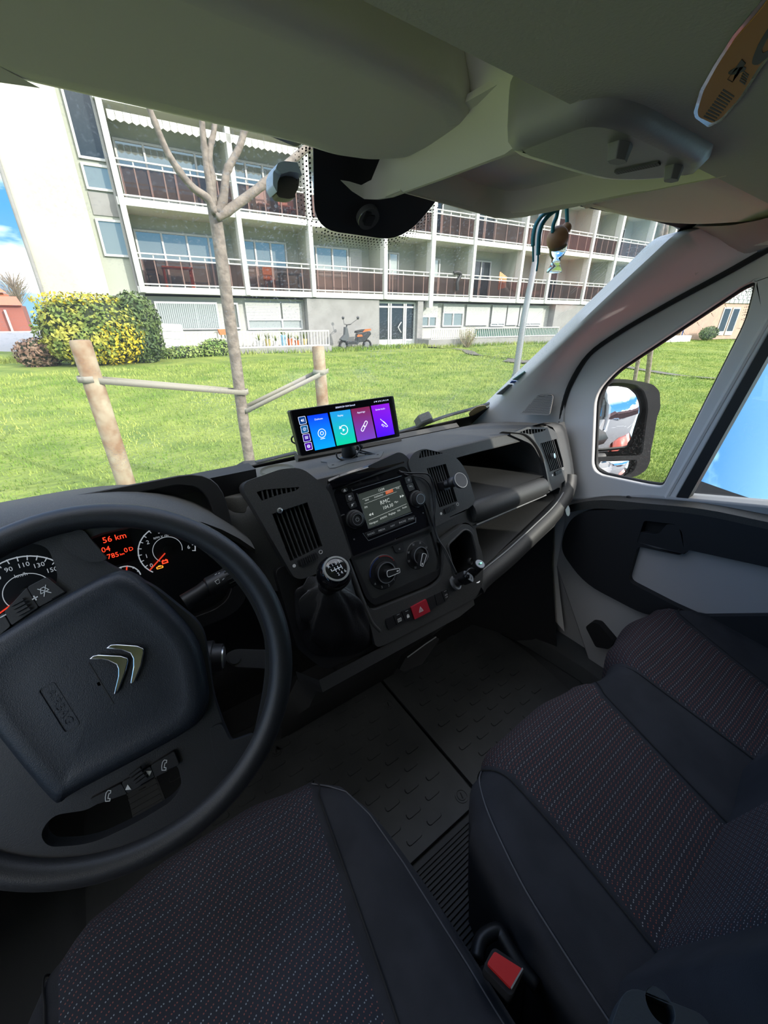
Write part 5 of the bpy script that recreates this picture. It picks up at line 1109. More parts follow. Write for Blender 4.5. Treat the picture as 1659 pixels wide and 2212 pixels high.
c = cp([(345, 1225)])[0]; L = CL.at(c[0], c[1], .0024); MB().prism(rpoly([(-.005, -.002), (.005, -.002), (.005, .002), (-.005, .002)], .0015), 0, .0004, L, [rpoly([(-.0037, -.001), (.0037, -.001), (.0037, .001), (-.0037, .001)], .001)]).bb(-.002, .002, .002, .0032, 0, .0004, L).build('engine_light', mat('amber_light', (.4, .12, .01), .5, emit=(1, .33, .03), es=.9), ICL)
# knee panel below the cluster and footwell parts
q = MB(); q.grid([[Vector((x, y, z)) for y, z in ((.655, -.46), (.635, -.50), (.64, -.62), (.70, -.74), (.90, -.76))] for x in (-.66, -.3, .0, .19, .21)]); q.build('knee_panel', M['black'], D, ang=60)
# ---- steering column, stalk, ignition
SCo = thing('steering_column', 'black steering column shroud with wiper stalk and ignition lock', 'steering column', (-.05, .6, -.5))
ax_ = -WHEEL.n; q = MB(); rows = []
for k, (d, w_, h_) in enumerate(((.045, .055, .055), (.06, .066, .064), (.11, .070, .070), (.17, .066, .066), (.26, .055, .055))):
    c = WHEEL.o + ax_ * d + Vector((.0, 0, -.006)); rows.append([c + WHEEL.a * (w_ * (abs(math.cos(t)) ** .6) * (1 if math.cos(t) > 0 else -1)) + WHEEL.u * (h_ * (abs(math.sin(t)) ** .6) * (1 if math.sin(t) > 0 else -1)) for t in [2 * math.pi * j / 32 for j in range(32)]])
q.grid(rows[::-1], True, True); q.build('shroud', M['black'], SCo, ang=50)
s0, s1, s2 = V(398, 1302, y=.545), V(448, 1270, y=.55), V(508, 1240, y=.55)
q = MB(); q.tube([s0, s0.lerp(s1, .7), s1], [.013, .012, .0135], 16); st_ = q.build('wiper_stalk', M['black'], SCo)
q = MB(); q.tube([s1, s1.lerp(s2, .05), s1.lerp(s2, .95), s2], [.0135, .0155, .0165, .0145], 20); st2 = q.build('stalk_end', M['black'], st_)
q = MB()
for k in range(16):
    c = s1.lerp(s2, .82); d = (s2 - s1).normalized(); x = d.orthogonal().normalized(); y = d.cross(x); a = k * .3927; p = c + (x * math.cos(a) + y * math.sin(a)) * .0163; q.tube([p - d * .006, p + d * .006], .0011, 5)
SK = Frame(V(470, 1252, y=.535), (s2 - s1), (0, .2, 1)); q.build('grip_ribs', M['black'], st_)
q = MB(); L = Frame(V(472, 1257, y=.5315), (s2 - s1), Vector((0, .35, .9))); q.pl([(-.004, .003), (.002, .004), (.001, -.002), (-.003, -.002)], .0007, .0, L, True).line((.006, 0), (.009, .001), .0008, 0, L).line((.005, .011), (.007, .012), .0009, 0, L).line((.0, .012), (.003, .0125), .0009, 0, L); q.build('symbols', M['white'], st_)
i0, i1 = V(440, 1425, y=.50), V(482, 1420, y=.49)
q = MB(); q.tube([i0, i0.lerp(i1, .5), i0.lerp(i1, .52), i1], [.026, .026, .021, .020], 24); q.build('ignition_barrel', M['black'], SCo)
q = MB(); q.tube([i1 - (i1 - i0) * .05, i1 + (i1 - i0) * .06], [.016, .0155], 20); q.build('lock_ring', M['silver'], SCo)
KY = thing('ignition_key', 'folded black remote key in the ignition lock', 'key', i1); kd = (V(574, 1424, y=.465) - i1).normalized(); kF = Frame(i1 + kd * .004, kd, (0, .75, .65))
q = MB(); q.prism(rpoly([(.0, -.004), (.012, -.013), (.062, -.014), (.070, -.006), (.070, .006), (.062, .013), (.012, .012), (0, .005)], .006, 4), -.007, .007, kF); q.build('key_body', M['black'], KY, bevel=.003, seg=3)
MB().prism(circ(.013, -.001, .0085, 20), .0065, .009, kF).build('hinge_button', M['black'], KY); MB().bb(.066, .073, -.008, .004, -.002, .002, kF).build('key_ring_loop', M['silver'], KY)
# ---- steering wheel
WT = thing('steering_wheel', 'black steering wheel turned a quarter with chrome double chevron badge', 'steering wheel', WHEEL.o)
WP = WHEEL.pts
q = MB(); Rm = .1872; rows = []
for i in range(97):
    t = 2 * math.pi * i / 96; rad = Vector((math.cos(t), math.sin(t))); row = []
    for j in range(16):
        b = 2 * math.pi * j / 16; rr_ = .0140; row.append(WHEEL.P(rad.x * (Rm + rr_ * 1.0 * math.cos(b)), rad.y * (Rm + rr_ * 1.0 * math.cos(b)), rr_ * .95 * math.sin(b)))
    rows.append(row)
q.grid(rows, True); q.build('rim', M['grip'], WT, ang=180)
def wpx(uv, n=0): return WHEEL.pts(uv, n)
disc = [(Rm * math.cos(2 * math.pi * i / 72), Rm * math.sin(2 * math.pi * i / 72)) for i in range(72)]
hA = rpoly(wpx([(-120, 1340), (-160, 1230), (-40, 1180), (60, 1172), (110, 1180), (140, 1262), (60, 1320), (0, 1355)], -.008), [.02, .03, .02, .02, .01, .02, .01, .01], 5)
hB = rpoly(wpx([(188, 1166), (225, 1152), (330, 1128), (440, 1185), (530, 1275), (575, 1375), (572, 1480), (548, 1590), (520, 1618), (500, 1600), (482, 1560), (462, 1500), (455, 1450), (440, 1350), (330, 1262), (270, 1236), (215, 1208)], -.008), [.004, .004, .02, .03, .03, .03, .03, .006, .006, .006, .006, .02, .02, .02, .02, .01, .02], 5)
hC = rpoly(wpx([(92, 1792), (120, 1752), (190, 1742), (385, 1640), (396, 1690), (375, 1722), (300, 1768), (200, 1815), (110, 1820)], -.008), [.01, .01, .004, .01, .01, .01, .02, .02, .01], 5)
q = MB(); q.prism(disc, -.016, -.001, WHEEL, [hA, hB, hC]); q.build('spokes', M['grip'], WT, bevel=.0042, seg=4, ang=60)
# thumb rests at the spoke roots
q = MB(); q.prism(rpoly(wpx([(452, 1572), (478, 1560), (498, 1600), (548, 1582), (552, 1600), (512, 1660), (478, 1666), (466, 1650)], .0), .006, 5), -.002, .0022, WHEEL); q.build('thumb_rest', M['grip'], WT, bevel=.0012)
q = MB(); q.prism(rpoly(wpx([(130, 1160), (180, 1140), (200, 1168), (232, 1206), (226, 1212), (190, 1215), (150, 1190)], .0), .008, 5), -.002, .0022, WHEEL); q.build('thumb_rest', M['grip'], WT, bevel=.0012)
# airbag cover: rounded square that bulges
pad = wpx([(-40, 1400), (10, 1362), (150, 1280), (235, 1238), (275, 1238), (325, 1275), (395, 1345), (430, 1400), (447, 1480), (448, 1525), (425, 1568), (330, 1625), (160, 1716), (128, 1738), (105, 1728), (30, 1640), (-30, 1560), (-70, 1480)], .012)
pc = Vector((sum(p[0] for p in pad) / len(pad), sum(p[1] for p in pad) / len(pad)))
ps = [(p.x, p.y) for p in smooth([(a, b, 0) for a, b in pad], 5, True)]
q = MB(); rows = []
for s_, h in ((1.0, -.012), (1.0, .004), (.985, .011), (.95, .016), (.88, .0185), (.78, .0175), (.70, .0165), (.55, .017), (.3, .018), (.02, .018)):
    rows.append([WHEEL.P(pc.x + (a - pc.x) * s_, pc.y + (b - pc.y) * s_, h) for a, b in ps])
q.grid(rows, True); po = q.build('airbag_cover', M['pad'], WT, ang=180)
q = MB(); q.line(WHEEL.px(192, 1432, .018), WHEEL.px(245, 1520, .018), .0012, .0172, WHEEL, .0012); q.build('tear_seam', M['black'], po)
WH_ = lambda uv: WHEEL.pts(uv, .020)
def chev(P, w):
    F2 = WHEEL; o = MB().prism(P, .016, .0225, WHEEL).build('badge_chevron', M['chrome'], po, bevel=.0012, seg=3); return o
c1 = WH_([(193, 1423), (202, 1416), (215, 1413), (262, 1416), (277, 1421), (278, 1428), (272, 1452), (258, 1490), (248, 1501), (247, 1498), (256, 1460), (256, 1444), (252, 1435), (236, 1427), (215, 1423)])
c2 = WH_([(229, 1400), (240, 1392), (255, 1391), (296, 1394), (311, 1400), (312, 1410), (306, 1440), (294, 1470), (284, 1477), (282, 1474), (288, 1440), (288, 1422), (282, 1411), (262, 1403), (245, 1402)])
chev(c1, 0); chev(c2, 0)
ab = WHEEL.px(128, 1528, .018); e1 = Vector(WHEEL.px(150, 1562, .018)) - Vector(WHEEL.px(105, 1490, .018)); AF = WHEEL.at(ab[0], ab[1], .0173, math.atan2(e1.y, e1.x))
q = MB(); q.text('AIRBAG', 0, 0, .0118, .0, AF, h=.001); q.pl(rect(-.026, -.0072, .026, .0072, .003, 3), .0008, .0, AF, True, .001); q.build('airbag_lettering', M['pad'], po)
def wbtn(uv, name, sym, n=.004):
    P = wpx(uv, n); o = MB().prism(rpoly(P, .002, 2), -.004, n, WHEEL).build(name, M['black'], WT, bevel=.001); q = MB(); sym(q, WHEEL.at(sum(p[0] for p in P) / len(P), sum(p[1] for p in P) / len(P), n + .0002, -1.22 + .0)); q.build('symbol', M['white'], o); return o
def s_mute(q, L): q.line((-.005, -.004), (.005, .004), .0008, 0, L).pl([(-.004, -.0015), (-.004, .0015), (.001, .004), (.001, -.004)], .0007, 0, L, True).line((-.005, .004), (.005, -.003), .0007, 0, L)
def s_phone(q, L): q.pl([(-.005, .002), (-.003, .004), (-.001, .0025), (-.0015, .001), (.002, -.002), (.0035, -.0005), (.0055, -.002), (.003, -.005), (-.001, -.003), (-.004, -.0005)], .0007, 0, L, True)
wbtn([(58, 1268), (100, 1246), (142, 1280), (84, 1312)], 'mute_button', s_mute)
wbtn([(8, 1322), (57, 1269), (84, 1312), (25, 1352)], 'volume_button', lambda q, L: q.line((-.002, .013), (-.002, .018), .0012, 0, L).line((-.0045, .0155), (.0005, .0155), .0012, 0, L).line((-.001, -.013), (-.001, -.018), .0012, 0, L))
wbtn([(-60, 1380), (7, 1323), (24, 1352), (-30, 1396)], 'menu_button', lambda q, L: q.text('T', .0, -.004, .006, 0, L))
ro_ = FACE; RF = WHEEL.at(*WHEEL.px(45, 1311, .006), .004, -1.22 + 1.57)
q = MB()
for k in range(4): q.bb(-.006, .006, -.0075 + k * .004, -.005 + k * .004, 0, .004 + .0008 * (k in (1, 2)), RF)
q.build('volume_roller', M['black'], WT)
wbtn([(190, 1727), (272, 1690), (262, 1672), (255, 1680), (170, 1725)], 'hang_up_button', lambda q, L: None) if False else None
wbtn([(192, 1728), (262, 1692), (275, 1715), (210, 1738)], 'hang_up_button', s_phone)
wbtn([(262, 1691), (325, 1655), (335, 1680), (275, 1715)], 'skip_button', lambda q, L: q.prism([(-.0035, .010), (.0035, .010), (0, .0145)], 0, .0004, L).prism([(-.0035, -.010), (.0035, -.010), (0, -.0145)], 0, .0004, L))
wbtn([(325, 1654), (376, 1622), (388, 1652), (335, 1680)], 'pick_up_button', s_phone)
RF = WHEEL.at(*WHEEL.px(299, 1676, .006), .004, -1.22 + 1.57)
q = MB()
for k in range(4): q.bb(-.006, .006, -.0075 + k * .004, -.005 + k * .004, 0, .004 + .0008 * (k in (1, 2)), RF)
q.build('skip_roller', M['black'], WT)
# ---- pedal
PD = thing('pedal', 'ribbed black pedal seen through the steering wheel', 'pedal', V(320, 1740, y=.72)); pF = Frame(V(320, 1742, y=.70), (1, 0, 0), (0, .5, .8))
MB().prism(rpoly([(-.034, -.06), (.036, -.06), (.03, .06), (-.026, .06)], .012), -.006, .006, pF).build('pad', M['rub'], PD, bevel=.003)
q = MB()
for k in range(9): q.bb(-.028 + .001 * k * 0, .028, -.05 + k * .012, -.045 + k * .012, .005, .009, pF)
q.build('ribs', M['rub'], PD); MB().tube([pF.P(0, .04, 0), pF.P(0, .15, -.04), pF.P(0, .3, -.02)], .01).build('arm', M['mblack'], PD)
# ------------------------------------------------------------------ floor mat
mm = thing('floor_mat', 'black rubber floor mat in two pieces with oblong studs', 'mat', (.6, .6, FZ))
MZ = Frame((0, 0, FZ), (1, 0, 0), (0, 1, 0))
MB().prism(rpoly([(-.3, .336), (.553, .336), (.553, .80), (.50, .86), (-.3, .92)], [.01, .01, .01, .03, .05], 4), -.003, .012, MZ).build('mat_panel', M['rub'], mm, bevel=.004)
MB().prism(rpoly([(.563, .25), (1.02, .25), (1.06, .40), (1.09, .60), (1.06, .92), (.563, .95)], [.01, .02, .03, .05, .05, .02], 4), -.003, .012, MZ).build('mat_panel', M['rub'], mm, bevel=.004)
q = MB()
for i in range(0, 17):
    for j in range(0, 12):
        x = -.12 + i * .068 + (.034 if j % 2 else 0); y = .365 + j * .045 + (.004 * ((i * 7 + j * 3) % 3))
        if .525 < x < .60 or x > 1.0 or y > .86 or (abs(x - .53) < .04 and (y < .40 or .68 < y < .74)): continue
        q.prism(rpoly([(x - .022, y - .008), (x + .022, y - .008), (x + .022, y + .008), (x - .022, y + .008)], .007, 2), .0115, .0150, MZ, taper=.08)
q.build('studs', M['rub'], mm, ang=50, kind='stuff')
for u, v in ((597, 1622), (838, 1522), (997, 1720)):
    c = V(u, v, z=FZ + .012); L = MZ.at(c.x, c.y, .012); o = MB().lathe([(0, 0), (.017, 0), (.017, .002), (.0145, .002), (.014, .0005), (.0115, .0008), (.011, .003), (0, .003)], L, 28).build('fastener', M['rub'], mm); MB().line((-.002, -.006), (.002, .006), .003, .003, L, .0006).build('slot', M['mblack'], o)
q = MB()
for k in range(60): q.bb(.26, .62, -.20 + k * .0088, -.196 + k * .0088, -.003, .0015, MZ)
q.build('ribbed_runner', M['ribbed'], mm)
q = MB(); q.grid([[Vector((x + .05 * math.sin(y * 4), y, z)) for x, z in ((1.085, FZ), (1.10, FZ + .05), (1.16, FZ + .06), (1.24, FZ + .06))] for y in (.2, .4, .6, .8, .95)][::-1]); q.build('door_step', M['rub'], mm, ang=60)
# sloping toe board and side kick panel under the glove shelves
struct(MB().grid([[Vector((x, y, z)) for y, z in ((.80, FZ), (.93, FZ + .2), (.97, -.42))] for x in (.62, 1.15)]).build('baseboard_front', M['mblack']))
kp = MB(); kp.grid([[Vector((1.16 + .0, .97, -.48)), Vector((1.17, .62, -.50)), Vector((1.17, .60, -.60))], [Vector((1.14, .97, -.8)), Vector((1.19, .66, -.78)), Vector((1.19, .60, -.80))], [Vector((1.12, .90, FZ)), Vector((1.15, .62, FZ + .2)), Vector((1.20, .52, FZ + .1))]][::-1]); kpo = struct(kp.build('trim_10', M['trim'], ang=70))
q = MB(); q.grid([[Vector((x, y, z)) for x, y, z in ((1.0, .93, -.46), (1.08, .78, -.46), (1.13, .64, -.46))], [Vector((x, y, z)) for x, y, z in ((1.0, .90, -.8), (1.10, .74, -.8), (1.155, .60, -.78))], [Vector((x, y, z)) for x, y, z in ((1.0, .85, FZ), (1.10, .68, FZ), (1.16, .50, FZ))]][::-1]); struct(q.build('baseboard_right', M['door'], ang=70))
q = MB(); q.prism(rpoly(sp([(1268, 1352), (1280, 1342), (1296, 1345), (1330, 1385), (1318, 1400), (1290, 1395)], .02), .008), -.0, .03, SIDE); o = q.build('door_check_strap', M['mblack'], ang=40); o['label'] = 'black plastic stay at the lower front corner of the door'; o['category'] = 'door stay'
# ------------------------------------------------------------------ seats
def uvf(p): return (p.x, p.y - p.z * .9)
def seat_surface(y0, yf, zt0, zt1, r=.05, drop=.25):
    def S(x, b, o=0.0):
        f = yf(x)
        if b <= 1: y = y0 + (f - r - y0) * b; z = zt0 + (zt1 - zt0) * b; n = Vector((0, -.05, 1))
        elif b <= 2: a = (b - 1) * math.pi / 2 * 1.05; y = f - r + r * math.sin(a); z = zt1 - r + r * math.cos(a); n = Vector((0, math.sin(a), math.cos(a)))
        else: y = f - (b - 2) * .03; z = zt1 - r - (b - 2) * drop; n = Vector((0, 1, 0))
        return Vector((x, y, z)) + n * o
    return S
BS = [0, .12, .25, .4, .55, .7, .85, 1, 1.15, 1.3, 1.45, 1.6, 1.8, 2, 2.3, 2.6, 3]
# passenger bench
def interp(P, x):
    if x <= P[0][0]: return P[0][1]
    for (a, b), (c, d) in zip(P, P[1:]):
        if x <= c: t = (x - a) / (c - a); t = t * t * (3 - 2 * t); return b + (d - b) * t
    return P[-1][1]
yfb = lambda x: interp([(.285, .06), (.32, .20), (.37, .247), (.45, .272), (.60, .275), (.70, .26), (.77, .235), (.82, .235), (.90, .27), (1.02, .288), (1.12, .27), (1.19, .21), (1.24, .05)], x)
bS0 = seat_surface(-.06, yfb, -.735, -.715, .06)
def bS(x, b, o=0):
    p = bS0(x, b, o); e1 = max(0, (.34 - x) / .055); e2 = max(0, (x - 1.18) / .06); p.z -= .035 * (e1 ** 2 + e2 ** 2) * (b <= 2)
    p.z += .012 * (1 if .40 < x < .0 else 0) + .010 * math.exp(-((x - .775) / .05) ** 2) * (b < 2) + .012 * (math.exp(-((x - .34) / .05) ** 2) + math.exp(-((x - 1.16) / .05) ** 2)) * (b < 2); return p
PB = thing('passenger_bench', 'dark double passenger bench with speckled cushions', 'seat', (.75, .05, FZ))
xs = [.285, .288, .295, .305, .32, .335, .35, .37, .39] + [.41 + i * .04 for i in range(19)] + [1.16, 1.18, 1.2, 1.215, 1.228, 1.236, 1.24]
q = MB(); rows = [[bS(x, b) for b in BS] for x in xs]; rows = [[Vector((xs[0] + .004, p.y, p.z - .28)) for p in rows[0]]] + rows + [[Vector((xs[-1] - .01, p.y, p.z - .28)) for p in rows[-1]]]
q.grid(rows); q.build('bench_cushion', M['seatk'], PB, ang=180)
def insert(S, xl, xr, b0, b1, o=.004, k=16, kb=26):
    q = MB(); rows = []
    for i in range(k + 1):
        s = i / k; row = []
        for j in range(kb + 1):
            b = b0 + (b1 - b0) * j / kb; x = xl(b) * (1 - s) + xr(b) * s; e = min(1, s * 10, (1 - s) * 10); row.append(S(x, b, -.003 + (o + .003) * math.sin(e * 1.57)))
        rows.append(row)
    return q.grid(rows)
pipem = mat('seam_thread', (.10, .10, .11), .9)
for nm, xl, xr in (('first', lambda b: .402 + .012 * math.sin(min(b, 1.5) * 2.1), lambda b: .652 + .062 * min(b, 1.6)), ('second', lambda b: .812 + .015 * min(b, 1.5), lambda b: 1.03 + .09 * min(b, 1.5))):
    ci = insert(bS, xl, xr, 0, 2.9); o = ci.build('cushion_insert', M['dots'], PB, ang=180, uv=uvf); o['label'] = 'speckled cushion insert, ' + ('left seat place' if nm == 'first' else 'right seat place')
    for f_ in (xl, xr): MB().tube([bS(f_(b / 10), b / 10, .0015) for b in range(0, 30)], .0014, 5).build('seam', M['mblack'], o)
q = MB(); q.tube(smooth([bS(x_, b_, .0015) for x_, b_ in ((.302, 0), (.303, .3), (.306, .6), (.312, .85), (.325, 1.1), (.345, 1.35), (.375, 1.55), (.40, 1.7))], 4), .0012, 5); q.build('stitching', pipem, PB)
# bench backrest
def kS(x, c, o=0):
    e = max(0, (.34 - x) / .055) ** 2 + max(0, (x - 1.18) / .06) ** 2
    return Vector((x, -.035 - .22 * c - .05 * e + .018 * math.exp(-((x - .775) / .06) ** 2) + .02 * math.exp(-((x - .33) / .05) ** 2) - .012 * 0, -.76 + c)) + Vector((0, .97, .22)) * o
cs = [0, .08, .2, .35, .5, .62, .68, .70]
q = MB(); q.grid([[kS(x, c) for c in cs] + [Vector((x, -.30, -.05)), Vector((x, -.30, -.76))] for x in xs][::1][::-1]); q.build('backrest', M['seatk'], PB, ang=180)
for xl, xr in ((.402, .665), (.815, 1.09)):
    q = MB(); q.grid([[kS(xl + (xr - xl) * i / 14 + (-.02 + .04 * i / 14) * c * 1.2, c, .004 if 0 < i < 14 else -.002) for c in [k / 24 * .62 for k in range(25)]] for i in range(15)][::-1]); q.build('backrest_insert', M['dots'], PB, ang=180, uv=lambda p: (p.x, p.z * 1.0))
for xc in (.53, .97):
    q = MB(); q.prism(rpoly([(xc - .12, -.02), (xc + .12, -.02), (xc + .10, .10), (xc - .10, .10)], .04), .20, .29, Frame((0, 0, 0), (1, 0, 0), (0, 0, 1))); h_ = q.build('headrest', M['seatk'], PB, bevel=.02, seg=3)
    MB().tube([(xc - .05, -.25, -.1), (xc - .05, -.25, 0)], .006).tube([(xc + .05, -.25, -.1), (xc + .05, -.25, 0)], .006).build('headrest_rods', M['silver'], PB)
MB().bb(.36, 1.15, -.25, .12, FZ, -.95).build('seat_base', M['mblack'], PB, bevel=.01)
# grey plastic panel with a round recess leaning on the left backrest edge
TPz = -.42
tpn = [V(1352, 2125, z=TPz), V(1530, 2195, z=TPz), V(1560, 2300, z=TPz), V(1290, 2300, z=TPz)]
TF = Frame(tpn[0], (tpn[1] - tpn[0]), (tpn[0] - tpn[3])); hc = TF.px(1426, 2172)
hole = circ(hc[0], hc[1], .0085, 24); q = MB(); q.prism(rpoly([((p - TF.o).dot(TF.a), (p - TF.o).dot(TF.u)) for p in tpn], [.012, .008, .01, .01], 5), -.02, 0, TF, [hole]); q.flat(hole, -.014, TF)
q.build('tray_panel', mat('panel_grey', (.05, .055, .06), .6, bump=.2, bs=500), PB, bevel=.003)
# driver seat
DS = thing('driver_seat', 'dark driver seat cushion with fine white dots, in front of the lens', 'seat', (-.04, .15, FZ))
yfd = lambda x: interp([(-.31, .05), (-.29, .22), (-.26, .33), (-.235, .395), (-.18, .425), (-.09, .437), (.02, .435), (.13, .412), (.165, .38), (.192, .33), (.207, .25), (.212, .14), (.214, .0)], x)
dS0 = seat_surface(-.12, yfd, -.745, -.715, .045)
def dS(x, b, o=0):
    p = dS0(x, b, o); e1 = max(0, (x - .17) / .044); e2 = max(0, (-.26 - x) / .05); p.z -= .03 * (e1 ** 2 + e2 ** 2) * (b <= 2); p.z += .014 * math.exp(-((x - .15) / .035) ** 2) * (b < 1.9) + .014 * math.exp(-((x + .27) / .035) ** 2) * (b < 1.9)
    p.z += .0025 * math.sin(x * 38 + b * 2) * (b < 1.5) * (-.2 < x < .1) - .006 * math.exp(-((x + .05) / .09) ** 2 - ((b - .6) / .3) ** 2); return p
xs = [-.31, -.308, -.30, -.29, -.28, -.265, -.25] + [-.23 + i * .024 for i in range(17)] + [.17, .18, .19, .198, .204, .209, .212, .214]
q = MB(); rows = [[dS(x, b) for b in BS] for x in xs]; rows = [[Vector((xs[0] + .01, p.y, p.z - .25)) for p in rows[0]]] + rows + [[Vector((xs[-1] - .004, p.y, p.z - .25)) for p in rows[-1]]]
q.grid(rows); q.build('seat_cushion', M['seatk'], DS, ang=180)
xl = lambda b: -.216 - .012 * min(b, 1.6); xr = lambda b: .062 + .068 * min(b, 1.15) ** .8
o = insert(dS, xl, xr, 0, 2.9, k=24, kb=34).build('cushion_insert', M['dots2'], DS, ang=180, uv=uvf)
for f_ in (xl, xr): MB().tube([dS(f_(b / 10), b / 10, .0015) for b in range(0, 30)], .0014, 5).build('seam', M['mblack'], o)
q = MB(); q.tube([dS(min(.207, .16 + .0) if 0 else x_, b_, .001) for x_, b_ in [(.203, 0), (.203, .3), (.2, .6), (.194, .85), (.185, 1.05), (.17, 1.2), (.15, 1.3), (.13, 1.36)]], .0011, 5); q.build('stitching', pipem, DS)
q = MB(); q.grid([[Vector((x, -.13 - .25 * c, -.76 + c)) for c in (0, .2, .4, .6)] for x in (-.28, -.1, .1, .2)][::-1]); q.build('backrest', M['seatk'], DS)
MB().bb(-.25, .17, -.1, .30, FZ, -.96).build('seat_base', M['mblack'], DS, bevel=.01)
# seat belt buckle between the seats
BK = thing('seat_belt_buckle', 'seat belt buckle with red release button between the seats', 'seat belt buckle', V(1090, 2085, z=-.74))
bz = -.72; bp = lambda u, v, z=bz: V(u, v, z=z)
bF = Frame(bp(1090, 2085), bp(1118, 2108) - bp(1068, 2060), bp(1075, 2062) - bp(1062, 2120))
bq = [bF.px(u, v) for u, v in [(1052, 2082), (1068, 2056), (1128, 2094), (1104, 2136)]]
q = MB(); q.prism(rpoly(shrink(bq, -.006), .006, 4), -.09, -.004, bF); q.build('housing', M['mblack'], BK, bevel=.003, seg=3)
q = MB(); q.prism(rpoly(bq, .0025, 3), -.03, .002, bF); q.build('release_button', M['buckred'], BK, bevel=.002, seg=3)
q = MB(); a, b = bq[2], bq[3]; q.line(a, b, .0016, .001, bF, .002); q.build('latch_edge', M['silver'], BK)
q = MB(); hp_ = [V(u, v, z=-.80) for u, v in [(1030, 2075), (1040, 2030), (1075, 2010), (1090, 2030), (1120, 2080), (1160, 2130), (1100, 2180)]]; q.tube(smooth(hp_[:6], 4), .010, 8); q.build('boot', M['black'], BK, ang=180)
# ------------------------------------------------------------------ overhead: visors, centre console, lamp, sticker
def visor(F_, uv, rad, name, label, th=.020):
    P = rpoly(F_.pts(uv), rad, 5); t = thing(name, label, 'sun visor', F_.P(P[0][0], P[0][1]))
    cx = sum(p[0] for p in P) / len(P); cy = sum(p[1] for p in P) / len(P); q = MB(); S = shrink(P, .006)
    if abs(S[0][0] - cx) > abs(P[0][0] - cx) + .004: S = P
    rows = []
    for d, h in ((.0, -th), (0, -.008), (.003, -.002), (.010, .0), (.02, .0005)): rows.append([F_.P(a, b, h) for a, b in shrink(P, d)])
    q.grid(rows, True); q.flat(shrink(P, .02), .0005, F_); q.flat(P, -th, F_); q.build('panel', M['olive'], t, ang=60); return t
VF = Frame((0, .40, .128), (1, 0, 0), (0, -.13, .010))
vd = visor(VF, [(-420, 80), (0, 176), (350, 254), (560, 300), (640, 318), (720, 343), (800, 354), (880, 350), (985, 305), (1019, 280), (1023, 250), (1000, 213), (900, 158), (760, 88), (560, -2), (300, -120), (-300, -330)], [.01, .0, .01, .01, .01, .01, .01, .01, .02, .02, .02, .02, .02, .01, .01, .01, .01], 'sun_visor', 'large grey green sun visor folded up above the steering wheel', .026)
q = MB(); q.prism(rpoly(VF.pts([(520, 286), (548, 292), (640, 330), (660, 320), (620, 300)], -.008), .004), -.03, -.012, VF); q.build('visor_clip', mat('clip_brown', (.10, .085, .08), .5), vd, bevel=.002)
PVF = Frame((0, .38, .1355), (1, 0, 0), (0, -.13, .004))
visor(PVF, [(1243, 446), (1300, 434), (1420, 404), (1532, 382), (1600, 408), (1659, 432), (1720, 455), (1720, 480), (1659, 478), (1500, 488), (1420, 484), (1350, 472)], [.006, .01, .01, .02, .01, .01, .02, .02, .02, .03, .03, .03], 'sun_visor', 'small grey sun visor folded up above the passenger seats', .02)
# header boss near the ridge (blind button)
bt_ = MB(); bt_.ball((.235, .235, .184), .010, 10, (1, .8, .5)); bt_.build('header_button', M['ceil']); bpy.data.objects['header_button']['label'] = 'small round plug in the headliner recess above the visor'; bpy.data.objects['header_button']['category'] = 'plug'
OC = thing('overhead_console', 'light grey moulded overhead console hanging between the two visors', 'overhead console', (.38, .3, .14))
zl, zh = .112, .140
Lb = [V(1262, 205, z=zl), V(1250, 216, z=zl), V(1170, 275, z=zl), V(1090, 333, z=zl), V(960, 383, z=zl), V(840, 426, z=zl), V(810, 431, z=zl), V(787, 430, z=zl), V(760, 413, y=.432), V(736, 390, y=.432), V(716, 350, y=.430), V(700, 320, y=.425)]
Lt = [Vector((.262, .20, .172)), Vector((.262, .22, .172)), Vector((.262, .27, .173)), Vector((.26, .30, .18)), Vector((.258, .33, .19)), Vector((.255, .36, .2)), Vector((.252, .375, .2)), Vector((.25, .385, .2)), Vector((.248, .395, .2)), Vector((.245, .40, .2)), Vector((.243, .41, .2)), Vector((.242, .42, .2))]
Lt = Lt[:6] + [Vector((p.x - .012, p.y - .004, .205)) for p in Lb[6:]]
q = MB(); q.grid([Lb, [a.lerp(b, .15) + Vector((-.003, 0, 0)) for a, b in zip(Lb, Lt)], Lt]); q.build('left_wall', M['olive'], OC, ang=60)
q = MB(); inner = [Vector((p.x + .004, p.y - .002, p.z)) for p in Lb[:8]]; q.grid([[p + Vector((0, 0, .03)) for p in inner], inner, Lb[:8]]); q.build('left_lip', M['olive'], OC)
Rb = [V(832, 425, z=zl), V(862, 413, z=zl), V(950, 437, z=zl), V(1040, 462, z=zl), V(1068, 470, z=zl), V(1100, 471, z=zl), V(1130, 468, z=zl), V(1260, 442, z=zl), V(1400, 414, z=zl), V(1530, 388, z=zl), V(1640, 362, z=zl)]
Rt = [V(920, 395, z=zh), V(955, 383, z=zh), V(1010, 394, z=zh), V(1085, 410, z=zh), V(1108, 415, z=zh), V(1125, 416, z=zh), V(1150, 413, z=zh), V(1250, 397, z=zh), V(1400, 378, z=zh), V(1530, 355, z=zh), V(1640, 332, z=zh)]
q = MB(); q.grid([[b + Vector((.004, .003, .05)) for b in Rb], [b + Vector((.003, .002, 0)) for b in Rb], Rb, [a.lerp(b, .5) + Vector((.001, .001, 0)) for a, b in zip(Rb, Rt)], Rt][::-1]); q.build('right_wall', M['olive'], OC, ang=50)
q = MB(); poly = [(p.x, p.y) for p in Rt] + [(.50, .185), (.27, .185), (.272, .3), (.285, .41)]; q.prism(poly, 0, .004, Frame((0, 0, zh), (1, 0, 0), (0, 1, 0))); q.build('underside', M['olive'], OC)
